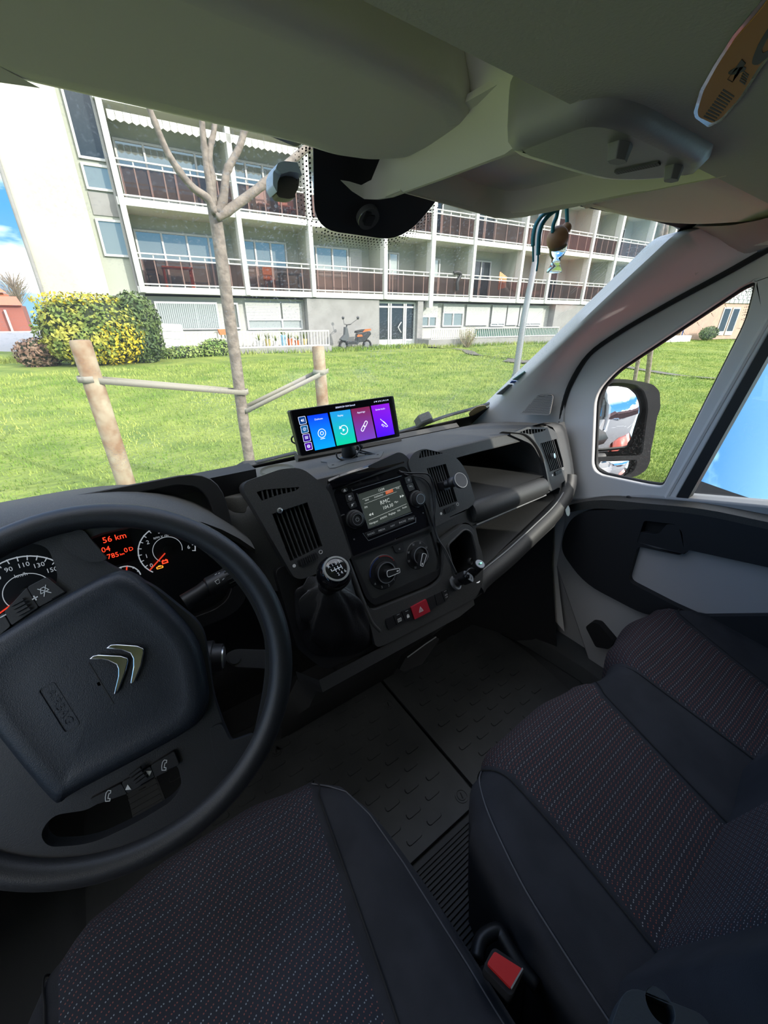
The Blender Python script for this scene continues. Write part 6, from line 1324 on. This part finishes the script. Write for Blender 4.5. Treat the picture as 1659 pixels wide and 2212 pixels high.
LP = thing('map_lamp', 'overhead map lamp unit with two knobs and a small grille', 'lamp', (.35, .2, .11))
LZ = Frame((0, 0, .103), (1, 0, 0), (0, -1, 0))
lo = rpoly(LZ.pts([(1088, 331), (1105, 316), (1170, 290), (1240, 262), (1290, 254), (1345, 257), (1400, 275), (1535, 346), (1532, 362), (1510, 382), (1440, 391), (1370, 397), (1300, 396), (1250, 386), (1180, 366), (1110, 346)]), [.003, .004, .01, .012, .01, .012, .01, .004, .004, .008, .01, .01, .01, .01, .01, .006], 4)
q = MB(); rows = []
for d, h in ((-.002, -.040), (0, -.014), (.0015, -.006), (.006, -.001), (.012, .0)): rows.append([LZ.P(a, b, h) for a, b in shrink(lo, d)])
q.grid(rows, True); q.flat(shrink(lo, .012), 0, LZ); q.build('housing', mat('lamp_grey', (.34, .34, .32), .45, bump=.1, bs=400), LP, ang=55)
def knob(u, v, s, label):
    L = Frame(V(u, v, z=.100), (1, .0, 0), (0, -1, 0)); q = MB(); q.prism(rpoly([(-.010 * s, -.004 * s), (0, -.007 * s), (.010 * s, -.004 * s), (.010 * s, .004 * s), (0, .007 * s), (-.010 * s, .004 * s)], .001), -.004, .006 * s, L, taper=.25); o = q.build('knob', mat('knob_grey', (.22, .22, .21), .5), LP, bevel=.001); o['label'] = label
knob(1338, 326, .95, 'large grey knob of the lamp'); knob(1454, 372, .85, 'small grey knob of the lamp')
g0, g1 = V(1330, 372, z=.1025), V(1425, 352, z=.1025); GF_ = Frame((g0 + g1) / 2, g1 - g0, Vector((g1 - g0).cross(Vector((0, 0, -1))))); 
if GF_.n.z > 0: GF_ = Frame((g0 + g1) / 2, g1 - g0, -GF_.u)
L_ = (g1 - g0).length; q = MB(); q.prism(rpoly([(-L_ / 2, -.004), (L_ / 2, -.004), (L_ / 2, .004), (-L_ / 2, .004)], .001), -.001, .0008, GF_); go = q.build('grille', mat('grille_dark', (.10, .10, .10), .6), LP)
q = MB()
for i in range(16):
    for j in range(4): q.flat(circ(-L_ / 2 + .002 + i * (L_ - .004) / 15, -.003 + j * .002, .00055, 6), .0009, GF_)
q.build('holes', M['mblack'], go)
# orange label with dark print, in a clear sleeve on the headliner
cz = .1116
SZ = Frame((0, 0, cz), (1, 0, 0), (0, -1, 0))
spx = [(1700, -60), (1640, 20), (1590, 78), (1550, 140), (1520, 195), (1508, 235), (1510, 248), (1540, 262), (1560, 250), (1600, 205), (1640, 140), (1700, 60), (1760, -20)]
SB = thing('headliner_sticker', 'orange warning label in a clear sleeve on the headliner', 'sticker', V(1560, 180, z=cz))
q = MB(); q.prism(rpoly(SZ.pts([(1700, -75), (1640, 6), (1585, 72), (1543, 138), (1513, 192), (1499, 240), (1502, 252), (1531, 273), (1560, 258), (1606, 206), (1648, 140), (1710, 60), (1770, -20)]), .002, 2), 0, .0006, SZ); q.build('sleeve', mat('clear_sleeve', (.10, .13, .15), .15, coat=.5), SB)
q = MB(); q.prism(rpoly(SZ.pts(spx), .003, 3), .0006, .0010, SZ); lbo = q.build('label', mat('label_orange', (.60, .26, .05), .6), SB)
q = MB(); ring_o = rpoly(SZ.pts([(1690, 20), (1660, 55), (1640, 88), (1628, 118), (1626, 132), (1640, 134), (1665, 112), (1700, 70)]), .002, 2); q.prism(ring_o, .0010, .0012, SZ, [rpoly(SZ.pts([(1690, 40), (1660, 75), (1648, 100), (1650, 108), (1665, 100), (1690, 70)]), .001, 2)])
q.prism(SZ.pts([(1604, 121), (1613, 130), (1584, 171), (1573, 165)]), .0010, .0012, SZ, [circ(*SZ.px(1594, 146), .0035, 12)])
for k in range(5): q.prism(SZ.pts([(1608 - k * 2, 146 + k * 5), (1620 - k * 2, 155 + k * 5), (1619 - k * 2, 158 + k * 5), (1607 - k * 2, 149 + k * 5)]), .001, .0011, SZ)
for k in range(10): q.prism(SZ.pts([(1564 - k * 4.6, 186 + k * 6.4), (1588 - k * 4.6, 202 + k * 6.4 - k * .5), (1587 - k * 4.6, 205 + k * 6.4 - k * .5), (1562 - k * 4.6, 190 + k * 6.4)]), .001, .0011, SZ)
q.build('print', mat('label_print', (.05, .05, .045), .6), lbo)
# small hooded sensor on the windscreen
HS = thing('windscreen_camera', 'small grey hooded camera bracket stuck to the windscreen left of the black patch', 'camera', V(620, 390, y=.44))
hf = Frame(V(620, 390, y=.44), (1, -.1, 0), (0, 0, 1)); h2 = hf.pts
pb = h2([(597, 358), (600, 352), (612, 349), (640, 352), (650, 380), (648, 404), (640, 418), (642, 424), (628, 428), (604, 424), (598, 412), (591, 396), (592, 372)])
q = MB(); q.prism(rpoly(pb, .002, 2), -.02, -.004, hf); q.build('body', mat('bracket_brown', (.13, .115, .10), .5), HS, bevel=.003)
q = MB(); q.prism(rpoly(h2([(594, 366), (599, 353), (612, 349), (641, 352), (652, 381), (640, 374), (625, 372), (608, 377)], .008), .001, 2), -.020, .010, hf); q.prism(rpoly(h2([(591, 372), (598, 354), (608, 377), (601, 392), (600, 415), (591, 398)], .006), .001, 2), -.02, .004, hf); q.build('hood', mat('bracket_blue_grey', (.50, .62, .72), .45), HS, bevel=.0015)
# ------------------------------------------------------------------ hanging charm
CY_ = .415; CH = thing('hanging_charm', 'teal cord charm with wooden beads and a glass figure hanging from the console', 'charm', V(1205, 452, y=CY_))
teal = mat('teal_cord', (.03, .22, .27), .7, bump=.3, bs=900); wd_ = mat('wood_bead', (.42, .24, .13), .55, bump=.2, bs=60, col2=(.34, .18, .09), ns=30)
def zc(P): return [V(1100 + x / 8.295, 440 + y / 8.295, y=CY_) for x, y in P]
for P, r in (([(830, 110), (700, 140), (560, 250), (470, 400), (430, 580), (425, 760)], .0026), ([(830, 120), (700, 220), (590, 370), (540, 550), (525, 760), (520, 920)], .0028), ([(870, 110), (850, 230), (790, 380), (780, 520)], .0026), ([(1030, 60), (1035, 200), (1038, 370)], .0026)):
    MB().tube(smooth(zc(P), 5), r, 8).build('cord', teal, CH, ang=180)
for P in ([(425, 750), (428, 900), (430, 1040)], [(520, 910), (512, 1060), (488, 1210)]): MB().tube(zc(P), .0014, 6).build('cord_end', teal, CH)
MB().ball(zc([(850, 115)])[0], .0045, 10, (1.2, .8, .7)).build('knot', teal, CH)
MB().ball(zc([(865, 620)])[0], .0150, 16, (1.04, 1, 1.03)).build('bead', wd_, CH, ang=180); MB().ball(zc([(1022, 435)])[0], .0072, 12).build('bead', wd_, CH, ang=180)
gm = bpy.data.materials.new('clear_glass'); gm.use_nodes = True; b = gm.node_tree.nodes['Principled BSDF']; b.inputs['Transmission Weight'].default_value = 1; b.inputs['Roughness'].default_value = .02; b.inputs['IOR'].default_value = 1.5; b.inputs['Base Color'].default_value = (.85, .97, .92, 1)
g0 = zc([(800, 1240)])[0]; GFm = Frame(g0, (1, 0, 0), (0, 1, 0)); h_ = (zc([(830, 780)])[0] - g0).z
MB().lathe([(0, 0), (.0105, 0), (.011, .002), (.0085, .007), (.006, .012), (.0065, .0175), (.010, .022), (.0122, .029), (.0125, .034), (.0105, .040), (.006, .0445), (0, .046)], Frame(g0, (1, 0, 0), (0, 1, 0)), 24).build('glass_figure', gm, CH, ang=180)
# ------------------------------------------------------------------ wipers and windscreen stickers
rubm = mat('wiper_black', (.02, .022, .024), .45)
def wiper(uv, label, hub, n=-.012):
    t = thing('wiper', label, 'wiper', SCR.P(*SCR.px(*uv[0], n), n)); P = smooth([SCR.P(*SCR.px(*p, n), n) for p in uv], 5)
    MB().tube(P, .0075, 8, sq=.7).build('blade', rubm, t); MB().tube([p + SCR.n * .003 + SCR.u * .006 for p in P], .003, 6).build('spine', M['grip'], t)
    if hub:
        A = [SCR.P(*SCR.px(*p, n), n) for p in hub]; MB().prism(rpoly([SCR.px(*p, n) for p in hub], .003), -.03, -.006, SCR).build('arm_joint', rubm, t, bevel=.003)
wiper([(850, 937), (900, 922), (960, 900), (1020, 883), (1074, 866)], 'right hand wiper blade lying along the lower right of the windscreen', [(898, 920), (908, 908), (930, 899), (936, 906), (914, 918)])
wiper([(-80, 1158), (0, 1137), (150, 1097), (300, 1060), (440, 1026), (556, 998), (640, 978)], 'left hand wiper blade along the bottom of the windscreen behind the steering wheel', [(505, 1008), (525, 996), (550, 994), (560, 1002), (530, 1010)], -.03)
def wst(name, label, uv, m):
    o = MB().prism(SCR.pts(uv), .0005, .0022, SCR).build(name, m); o['label'] = label; o['category'] = 'sticker'; return o
z5 = lambda P: [(840 + x / 4.1475, 780 + y / 4.1475) for x, y in P]
s1 = wst('windscreen_sticker', 'teal and blue inspection sticker at the lower right edge of the windscreen', z5([(1180, 110), (1215, 85), (1250, 130), (1180, 172), (1105, 162)]), mat('sticker_teal', (.10, .30, .28), .6, col2=(.3, .5, .45), ns=120))
MB().prism(SCR.pts(z5([(1100, 172), (1172, 175), (1158, 195), (1083, 193)])), .0005, .0023, SCR).build('blue_band', mat('sticker_blue', (.02, .10, .40), .5), s1)
wst('windscreen_sticker', 'grey paper vignette below the teal windscreen sticker', z5([(1070, 205), (1135, 205), (1045, 297), (962, 293)]), mat('sticker_grey', (.16, .19, .20), .7, col2=(.28, .32, .32), ns=150))
e_ = [(840 + (795 + 80 * math.cos(t * .314) - 20 * math.sin(t * .314) * 0) / 4.1475, 780 + (445 + 42 * math.sin(t * .314) - 30 * math.cos(t * .314)) / 4.1475) for t in range(20)]
wst('windscreen_sticker', 'round yellowish sticker low on the windscreen beside the wiper', e_, mat('sticker_yellow', (.42, .34, .16), .7, col2=(.55, .45, .25), ns=90))
# ------------------------------------------------------------------ tablet style display on the dashboard
DY = .745; TS = thing('dash_display', 'wide tablet display with four coloured tiles on a swivel stand on the dashboard', 'display', (.37, .79, -.30))
TFm = Frame(V(745, 915, y=DY), (1, 0, 0), (0, .16, 1)); tq = TFm.pts
body = rpoly(tq([(625, 887), (850, 855), (864, 943), (650, 986)]), .005, 4)
q = MB(); q.prism(body, -.014, 0, TFm); q.build('housing', M['black'], TS, bevel=.0025, seg=3)
z1 = lambda P: TFm.pts([(600 + x / 5.53, 840 + y / 5.53) for x, y in P])
q = MB(); q.prism(rpoly(z1([(160, 262), (1360, 88), (1452, 562), (285, 795)]), .003), .0, .0006, TFm); sg_ = q.build('glass', mat('display_glass', (.004, .004, .006), .08, coat=.5), TS)
tiles = [([(348, 325), (590, 288), (688, 685), (445, 735)], (.0, .03, .85), (.0, .30, .95), 'blue camera tile'), ([(618, 280), (862, 245), (935, 636), (705, 680)], (.01, .25, .62), (.0, .50, .28), 'teal replay tile'), ([(870, 243), (1092, 208), (1172, 585), (952, 632)], (.16, .01, .05), (.14, .04, .42), 'maroon pairing tile'), ([(1110, 203), (1325, 170), (1393, 540), (1188, 582)], (.20, .0, .55), (.05, .0, .75), 'violet audio tile')]
texts = ['Dashcam', 'Replay', 'Appairage', 'Sortie Audio']; tpos = [(485, 360), (745, 318), (992, 278), (1220, 243)]; ipos = [(525, 535), (785, 490), (1030, 445), (1268, 400)]
icm = mat('icon_white', (.4, .4, .5), .5, emit=(.62, .68, .95), es=.8)
ax2 = Vector(z1([(1330, 170)])[0]) - Vector(z1([(350, 325)])[0]); ang2 = math.atan2(ax2.y, ax2.x)
for (P, c1_, c2_, lb), tx, tp2, ip in zip(tiles, texts, tpos, ipos):
    pts_ = z1(P); us = [p[1] for p in pts_]; o = MB().prism(pts_, .0006, .0010, TFm).build('tile', gradmat(lb.replace(' ', '_'), c2_, c1_, TFm, min(us), max(us), .8), sg_); o['label'] = lb
    c = z1([tp2])[0]; q = MB(); q.text(tx, 0, 0, .0052, .0011, TFm.at(c[0], c[1], 0, ang2)); c = z1([ip])[0]; L = TFm.at(c[0], c[1], .0011, ang2)
    if tx == 'Dashcam': q.ring(0, .001, .0095, .0013, 0, L).ring(0, .001, .0042, .0013, 0, L).line((-.005, -.0105), (.005, -.0105), .0014, 0, L)
    elif tx == 'Replay': q.ring(0, 0, .0105, .0016, 0, L, a0=-150, a1=140).prism([(-.0025, -.0035), (-.0025, .0035), (.0035, 0)], 0, .0003, L).prism([(-.0105, .003), (-.0035, .0045), (-.0095, .010)], 0, .0003, L)
    elif tx == 'Appairage':
        for s_ in (-1, 1): K = L.at(.0038 * s_, .0045 * s_, 0, .9); q.pl(rpoly([(-.0065, -.0032), (.0065, -.0032), (.0065, .0032), (-.0065, .0032)], .0032, 4), .0015, 0, K, True)
    else: q.line((-.010, .009), (.004, -.004), .0013, 0, L).line((-.002, .002), (.005, -.005), .0024, 0, L).pl([(.006, -.006), (.009, -.010), (.005, -.011), (-.006, -.003), (-.008, -.005), (-.002, -.010)], .0011, 0, L)
    q.build('icon', icm, o) if False else q.build('tile_icon', icm, sg_)
for k, P in enumerate(([(240, 340), (322, 326), (342, 412), (262, 430)], [(268, 446), (348, 430), (366, 515), (285, 534)], [(292, 548), (372, 533), (392, 618), (310, 636)], [(316, 650), (398, 635), (414, 720), (336, 738)])):
    pts_ = rpoly(z1(P), .0015, 3); o = MB().prism(pts_, .0006, .0009, TFm).build('side_button', mat('side_blue%d' % k, (.01, .01, .05), .4, emit=((.0, .03, .14), (.0, .07, .18), (.02, .0, .16), (.05, .0, .22))[k], es=.9), sg_)
    q = MB(); q.pl(pts_, .0007, .0010, TFm, True); c = (sum(p[0] for p in pts_) / len(pts_), sum(p[1] for p in pts_) / len(pts_)); L = TFm.at(c[0], c[1], .001, ang2)
    if k == 0: q.prism([(-.003, -.001), (-.003, .001), (0, .003), (0, -.003)], 0, .0003, L).line((.0015, -.002), (.0015, .002), .0006, 0, L).line((.003, -.003), (.003, .003), .0006, 0, L)
    elif k == 1:
        for a in range(8): q.line((.0015 * math.cos(a * .785), .0015 * math.sin(a * .785)), (.0042 * math.cos(a * .785), .0042 * math.sin(a * .785)), .0006, 0, L)
    elif k == 2: q.pl(rect(-.003, -.002, .003, .003), .0006, 0, L, True).ring(0, .0005, .0014, .0006, 0, L, k=12)
    else: q.ring(0, 0, .0036, .0008, 0, L, k=8).ring(0, 0, .0016, .0006, 0, L, k=12)
    q.build('side_icon', icm, sg_)
q = MB(); c = z1([(805, 208)])[0]; q.text('2026/01/24 13:04 Samedi', 0, 0, .0048, .0008, TFm.at(c[0], c[1], 0, ang2))
for k in range(8): c = z1([(1150 + k * 23, 155 - k * 3.2)])[0]; L = TFm.at(c[0], c[1], .0008, ang2); (q.ring(0, 0, .0014, .0005, 0, L, k=8) if k % 2 else q.pl([(-.001, -.0012), (.001, -.0012), (.0002, .0014)], .0005, 0, L))
q.build('status_text', icm, sg_)
# stand: socket, round suction foot, plate
zz = lambda x, y, yy: V(600 + x / 5.53, 840 + y / 5.53, y=yy)
c0 = zz(840, 700, .765); c1v = zz(860, 825, .775)
q = MB(); q.tube([c0 + Vector((0, .005, .01)), c0, c1v], [.012, .015, .020], 16); q.build('ball_joint', M['black'], TS)
q = MB(); q.ball(zz(975, 690, .775), .0085, 10); q.build('clamp_screw', M['black'], TS)
SFt = Frame(zz(850, 838, .775), (1, 0, 0), (0, 1, 0)); q = MB(); q.lathe([(0, .010), (.018, .009), (.027, .003), (.029, -.003), (0, -.003)], SFt, 28); q.build('suction_foot', M['gloss'], TS)
BPf = Frame((0, .775, -.298), (1, 0, 0), (0, .97, -.12)); bp_ = [BPf.px(600 + x / 5.53, 840 + y / 5.53) for x, y in [(515, 868), (575, 862), (640, 850), (1030, 770), (1180, 790), (1225, 765), (1268, 765), (1245, 815), (1220, 845), (1090, 860), (830, 915), (690, 965), (625, 972), (600, 945), (590, 900), (520, 890)]]
q = MB(); q.prism(rpoly(bp_, .003, 3), .0, .0045, BPf); po_ = q.build('mounting_plate', mat('plate_grey', (.06, .065, .068), .5), TS, bevel=.001)
for x, y in ((662, 932), (1195, 808)): MB().prism(circ(*BPf.px(600 + x / 5.53, 840 + y / 5.53), .0028, 14), .0045, .005, BPf).build('screw_hole', M['mblack'], po_)
# cables
cabm = mat('cable_black', (.016, .016, .018), .35)
def cable(P, r, label, name='cable'):
    o = MB().tube(smooth(P, 6), r, 8).build(name, cabm, ang=180); o['label'] = label; o['category'] = 'cable'; return o
fv = lambda u, v, n: FACE.P(*FACE.px(u, v, n), n)
cable([V(772, 972, y=.775), V(790, 976, y=.76), V(822, 986, y=.73), V(848, 1003, y=.69), fv(868, 1020, .016), fv(905, 1022, .020), fv(926, 1026, .022), fv(937, 1050, .022), fv(940, 1090, .022), fv(936, 1125, .020), fv(944, 1160, .022), fv(962, 1188, .030), fv(975, 1215, .040), fv(986, 1238, .048)], .0020, 'black power cable running from the display down the centre stack to the charger')
cable([V(776, 978, y=.765), V(815, 984, y=.735), V(835, 1000, y=.70), V(852, 1012, y=.675), fv(880, 1026, .014), fv(915, 1034, .018), fv(932, 1060, .018), fv(938, 1110, .017), fv(942, 1150, .020), fv(958, 1186, .028), fv(972, 1216, .038), fv(984, 1240, .046)], .0016, 'thinner black cable twisted beside the power cable')
cable([zz(700, 770, .755), zz(720, 830, .75), zz(830, 855, .748), zz(930, 800, .75), zz(980, 720, .76), zz(950, 680, .77)], .0018, 'coiled black cable around the stand of the display')
cable([zz(1040, 760, .76), zz(1050, 810, .755), zz(980, 825, .752), zz(930, 780, .755), zz(1000, 750, .765)], .0016, 'small cable loop right of the display stand')
cable([zz(190, 560, .765), zz(165, 590, .77), zz(172, 630, .77), zz(215, 655, .765)], .0018, 'short cable loop at the left edge of the display')
# ------------------------------------------------------------------ phone holder on the middle vent
PH = thing('phone_holder', 'black magnetic phone holder clipped to the middle air vent', 'phone holder', fv(965, 1045, .03))
q = MB(); q.prism(rpoly([FACE.px(u, v, .02) for u, v in [(952, 1042), (966, 1038), (970, 1056), (957, 1060)]], .003), .004, .026, FACE); q.build('clip', M['black'], PH, bevel=.002)
b0, b1 = fv(962, 1046, .026), fv(976, 1042, .040); q = MB(); q.tube([b0, b1], .0095, 14); q.ball(b1, .0125, 14); q.build('ball_joint', M['black'], PH, ang=60)
dn = Vector((.05, -.75, .60)).normalized(); dc_ = V(996, 1037, y=b1.y - .018); tF = Frame(dc_, Vector((1, .1, .1)), dn.cross(Vector((1, .1, .1)))); tF = tF if tF.n.dot(dn) > 0 else Frame(dc_, tF.a, -tF.u)
q = MB(); q.lathe([(0, -.010), (.0165, -.010), (.0180, -.007), (.0182, -.001), (.0172, .0), (0, .0)], tF, 36); q.build('magnet_disc', mat('disc_grey', (.07, .075, .085), .35), PH)
q = MB(); q.tube([b1, dc_ - tF.n * .008], .006, 10); q.build('neck', M['black'], PH)
MB().ring(0, 0, .0181, .0008, -.0004, tF, .0008, k=36).build('rim', M['silver'], PH)
# ------------------------------------------------------------------ chargers in the tray
up_ = Vector((-.05, -.45, .89)).normalized()
def ax_frame(p, x): F_ = Frame(p, x, up_.cross(x)); return F_ if F_.n.dot(up_) > 0 else Frame(p, F_.a, -F_.u)
pa_ = fv(1013, 1245, .050); e1 = (fv(1024, 1254, .05) - fv(997, 1236, .05)).normalized(); cA = ax_frame(pa_, e1)
CA = thing('charger', 'black car charger with grey top and two usb slots in the tray socket', 'charger', pa_, 'chargers in the tray')
q = MB(); q.prism(rpoly([(-.0185, -.0105), (.0175, -.0105), (.0175, .0105), (-.0185, .0105)], .009, 5), -.022, -.001, cA); q.build('body', M['black'], CA, bevel=.001)
q = MB(); q.prism(rpoly([(-.0175, -.0095), (.0165, -.0095), (.0165, .0095), (-.0175, .0095)], .0085, 5), -.001, .0004, cA); tp2_ = q.build('top_plate', mat('charger_grey', (.20, .22, .24), .4), CA)
q = MB()
for x, y in ((.001, .003), (.008, -.001)): q.prism(rect(x - .0012, y - .004, x + .0012, y + .003, .001, 2), .0004, .0007, cA)
q.prism(rect(-.014, -.005, -.009, .004), .0004, .0008, cA); q.build('usb_slot', M['mblack'], tp2_)
q = MB(); q.lathe([(0, -.05), (.0125, -.05), (.0135, -.022), (0, -.022)], cA.at(-.004, -.002), 24); q.build('plug', M['black'], CA)
MB().lathe([(.014, -.040), (.0185, -.040), (.0185, -.034), (.014, -.034)], cA.at(-.004, -.004), 30).build('socket_ring', M['silver'], CA)
q = MB(); q.prism(rpoly([(-.014, -.012), (-.006, -.011), (-.007, -.002), (-.014, -.003)], .001), .0006, .006, cA); q.build('cable_plug', M['gloss'], CA, bevel=.001)
pb_ = fv(1037, 1218, .055); cB = ax_frame(pb_, Vector((1, 0, 0)))
CB = thing('charger', 'round black car charger with grey top and green light', 'charger', pb_, 'chargers in the tray')
q = MB(); q.lathe([(0, -.05), (.011, -.05), (.0118, -.02), (.0125, -.001), (.0125, 0), (0, 0)], cB, 30); q.build('body', M['black'], CB)
q = MB(); q.lathe([(0, 0), (.0115, 0), (.0112, .0008), (0, .001)], cB, 30); q.build('top_disc', mat('charger_top', (.34, .37, .40), .4), CB)
q = MB(); q.bb(-.006, .005, -.002, .002, .0009, .0014, cB); q.build('usb_slot', mat('slot_green', (.0, .10, .05), .4), CB)
q = MB(); q.bb(.0, .005, -.0012, .0018, .0012, .0017, cB); q.build('green_light', mat('led_green', (.1, .6, .35), .4, emit=(.2, 1, .6), es=1.6), CB)
pc_ = fv(1017, 1213, .012); cC = ax_frame(pc_, Vector((1, 0, 0)))
o = MB().lathe([(.0, -.004), (.0095, -.004), (.0098, .0), (.008, .002), (.0065, .0), (0, -.001)], Frame(pc_, (1, .3, 0), (0, .3, 1)), 26).build('socket_cap', M['black']); o['label'] = 'small round socket cap standing behind the chargers'; o['category'] = 'cap'
MB().lathe([(.0085, 0), (.0115, 0), (.0115, .003), (.0085, .003)], ax_frame(fv(1027, 1252, .010), Vector((1, 0, 0))), 26).build('socket_ring', M['silver'], D)
cable([fv(1000, 1245, .056), fv(1005, 1240, .062), fv(1012, 1230, .062), fv(1020, 1228, .056), fv(1026, 1232, .045)], .0022, 'short curled cable plugged into the square charger')
# ------------------------------------------------------------------ wing mirror outside the quarter window
MX = 1.42; mo = V(1350, 930, x=MX); tocam = (-mo).normalized(); rdir = Vector((.28, -.95, -.06)).normalized(); mn = (tocam + rdir).normalized()
mF = Frame(mo, Vector((mn.y, -mn.x, 0)) * -1 if False else Vector((-mn.y, mn.x, 0)), (0, 0, 1))
if mF.n.dot(mn) < 0: mF = Frame(mo, -mF.a, (0, 0, 1))
_u = mn.cross(mF.a); mF = Frame(mo, mF.a, _u if _u.z > 0 else -_u)
WM = thing('wing_mirror', 'black wing mirror with upper and lower glass outside the quarter window', 'mirror', mo)
z7 = lambda P, n=0: mF.pts([(1260 + x / 7.9, 790 + y / 7.9) for x, y in P], n)
hp = rpoly(z7([(150, 1500), (215, 900), (330, 420), (400, 260), (480, 228), (700, 228), (980, 270), (1180, 320), (1290, 440), (1300, 740), (1245, 860), (1190, 1200), (1130, 1480), (1130, 1620), (1060, 1780), (900, 1880), (640, 1930), (400, 1830), (220, 1700)]), .012, 4)
q = MB(); hs = [(a, b) for a, b in hp]; rows = []
for s_, h in ((1.0, .004), (1.0, -.02), (.94, -.06), (.80, -.09), (.5, -.105), (.02, -.11)):
    cx = sum(p[0] for p in hs) / len(hs); cy = sum(p[1] for p in hs) / len(hs); rows.append([mF.P((a - cx) * s_ + cx, (b - cy) * s_ + cy, h) for a, b in hs])
q.grid(rows[::-1], True)
g1_ = rpoly(z7([(170, 1510), (200, 1350), (260, 900), (350, 480), (420, 330), (480, 290), (700, 290), (900, 325), (1030, 440), (1080, 600), (1090, 760), (1000, 1450), (975, 1510), (900, 1535), (200, 1560)]), .008, 4)
g2_ = rpoly(z7([(180, 1640), (400, 1625), (900, 1600), (905, 1660), (860, 1780), (740, 1880), (640, 1905), (420, 1830), (270, 1740)]), .010, 4)
q.prism(hp, -.004, .004, mF, [g1_, g2_]); q.build('housing', mat('mirror_housing', (.016, .017, .018), .55, bump=.3, bs=300, spec=.12, col2=(.05, .05, .05), ns=500, lo=.66, hi=.78), WM, ang=50)
mm_ = mat('mirror_glass', (.92, .95, .97), .0, 1)
def mirr(P, n, curv, name):
    cx = sum(p[0] for p in P) / len(P); cy = sum(p[1] for p in P) / len(P); q = MB(); rows = []
    for i in range(13):
        s_ = max(.001, i / 12); rows.append([mF.P((a - cx) * s_ + cx, (b - cy) * s_ + cy, n - curv * (((a - cx) * s_) ** 2 + ((b - cy) * s_) ** 2)) for a, b in P])
    q.grid(rows, True); q.build(name, mm_, WM, ang=180)
mirr(g1_, .001, 1.5, 'main_glass'); mirr(g2_, .001, 3.0, 'wide_angle_glass')
q = MB(); q.tube([mF.P(-.04, -.02, -.05), Vector((1.30, .66, -.36))], .035, 10); q.tube([mF.P(-.04, -.10, -.05), Vector((1.30, .66, -.46))], .03, 10); q.build('arm', M['black'], WM)
# ------------------------------------------------------------------ what the mirror shows behind: own white side, car park, red walls
vb = MB(); vb.bb(1.285, 1.33, -4.2, 1.25, -1.5, -.50); vb.bb(1.265, 1.31, -4.2, -.22, -.5, .6); vb.build('van_side', mat('van_white', (.78, .79, .80), .3, coat=.6)); o = bpy.data.objects['van_side']; o['kind'] = 'structure'
gbk = thing('brick_building', 'long brick red building across the car park, reflected in the wing mirror', 'building', (6, -34, -1.8))
MB().bb(-10, 30, -36, -34, -1.8, 1.6).build('wall', mat('brick_red', (.16, .07, .055), .9, col2=(.24, .12, .09), ns=2), gbk); MB().bb(-10, 30, -36, -33.8, 1.6, 2.9).build('fascia', mat('fascia_pink', (.45, .22, .17), .9), gbk)
wc = thing('white_car', 'white hatchback parked before the brick red building, reflected in the mirror', 'car', (4.5, -26, -1.8))
wF = Frame((2.6, -25, -1.8), (1, 0, 0), (0, 0, 1)); wp_ = mat('white_car_paint', (.75, .76, .78), .25, coat=1)
MB().prism(rpoly([(0, .3), (4.1, .3), (4.15, .8), (3.9, .95), (3.3, 1.45), (1.6, 1.5), (.9, 1.0), (.05, .85)], .12), -1.7, 0, wF).build('body', wp_, wc, bevel=.06, seg=3)
MB().prism([(1.1, 1.0), (3.5, 1.0), (3.15, 1.38), (1.68, 1.4)], -.05, .02, wF).build('side_window', M['gloss'], wc)
for x in (.8, 3.3): MB().prism(circ(x, .32, .32, 20), -.2, .04, wF).build('wheel', M['mblack'], wc)
mkl = MB().bb(1.7, 9, -7.05, -6.95, -1.79, -1.775); struct(mkl.build('trim_11', M['white_paint']))
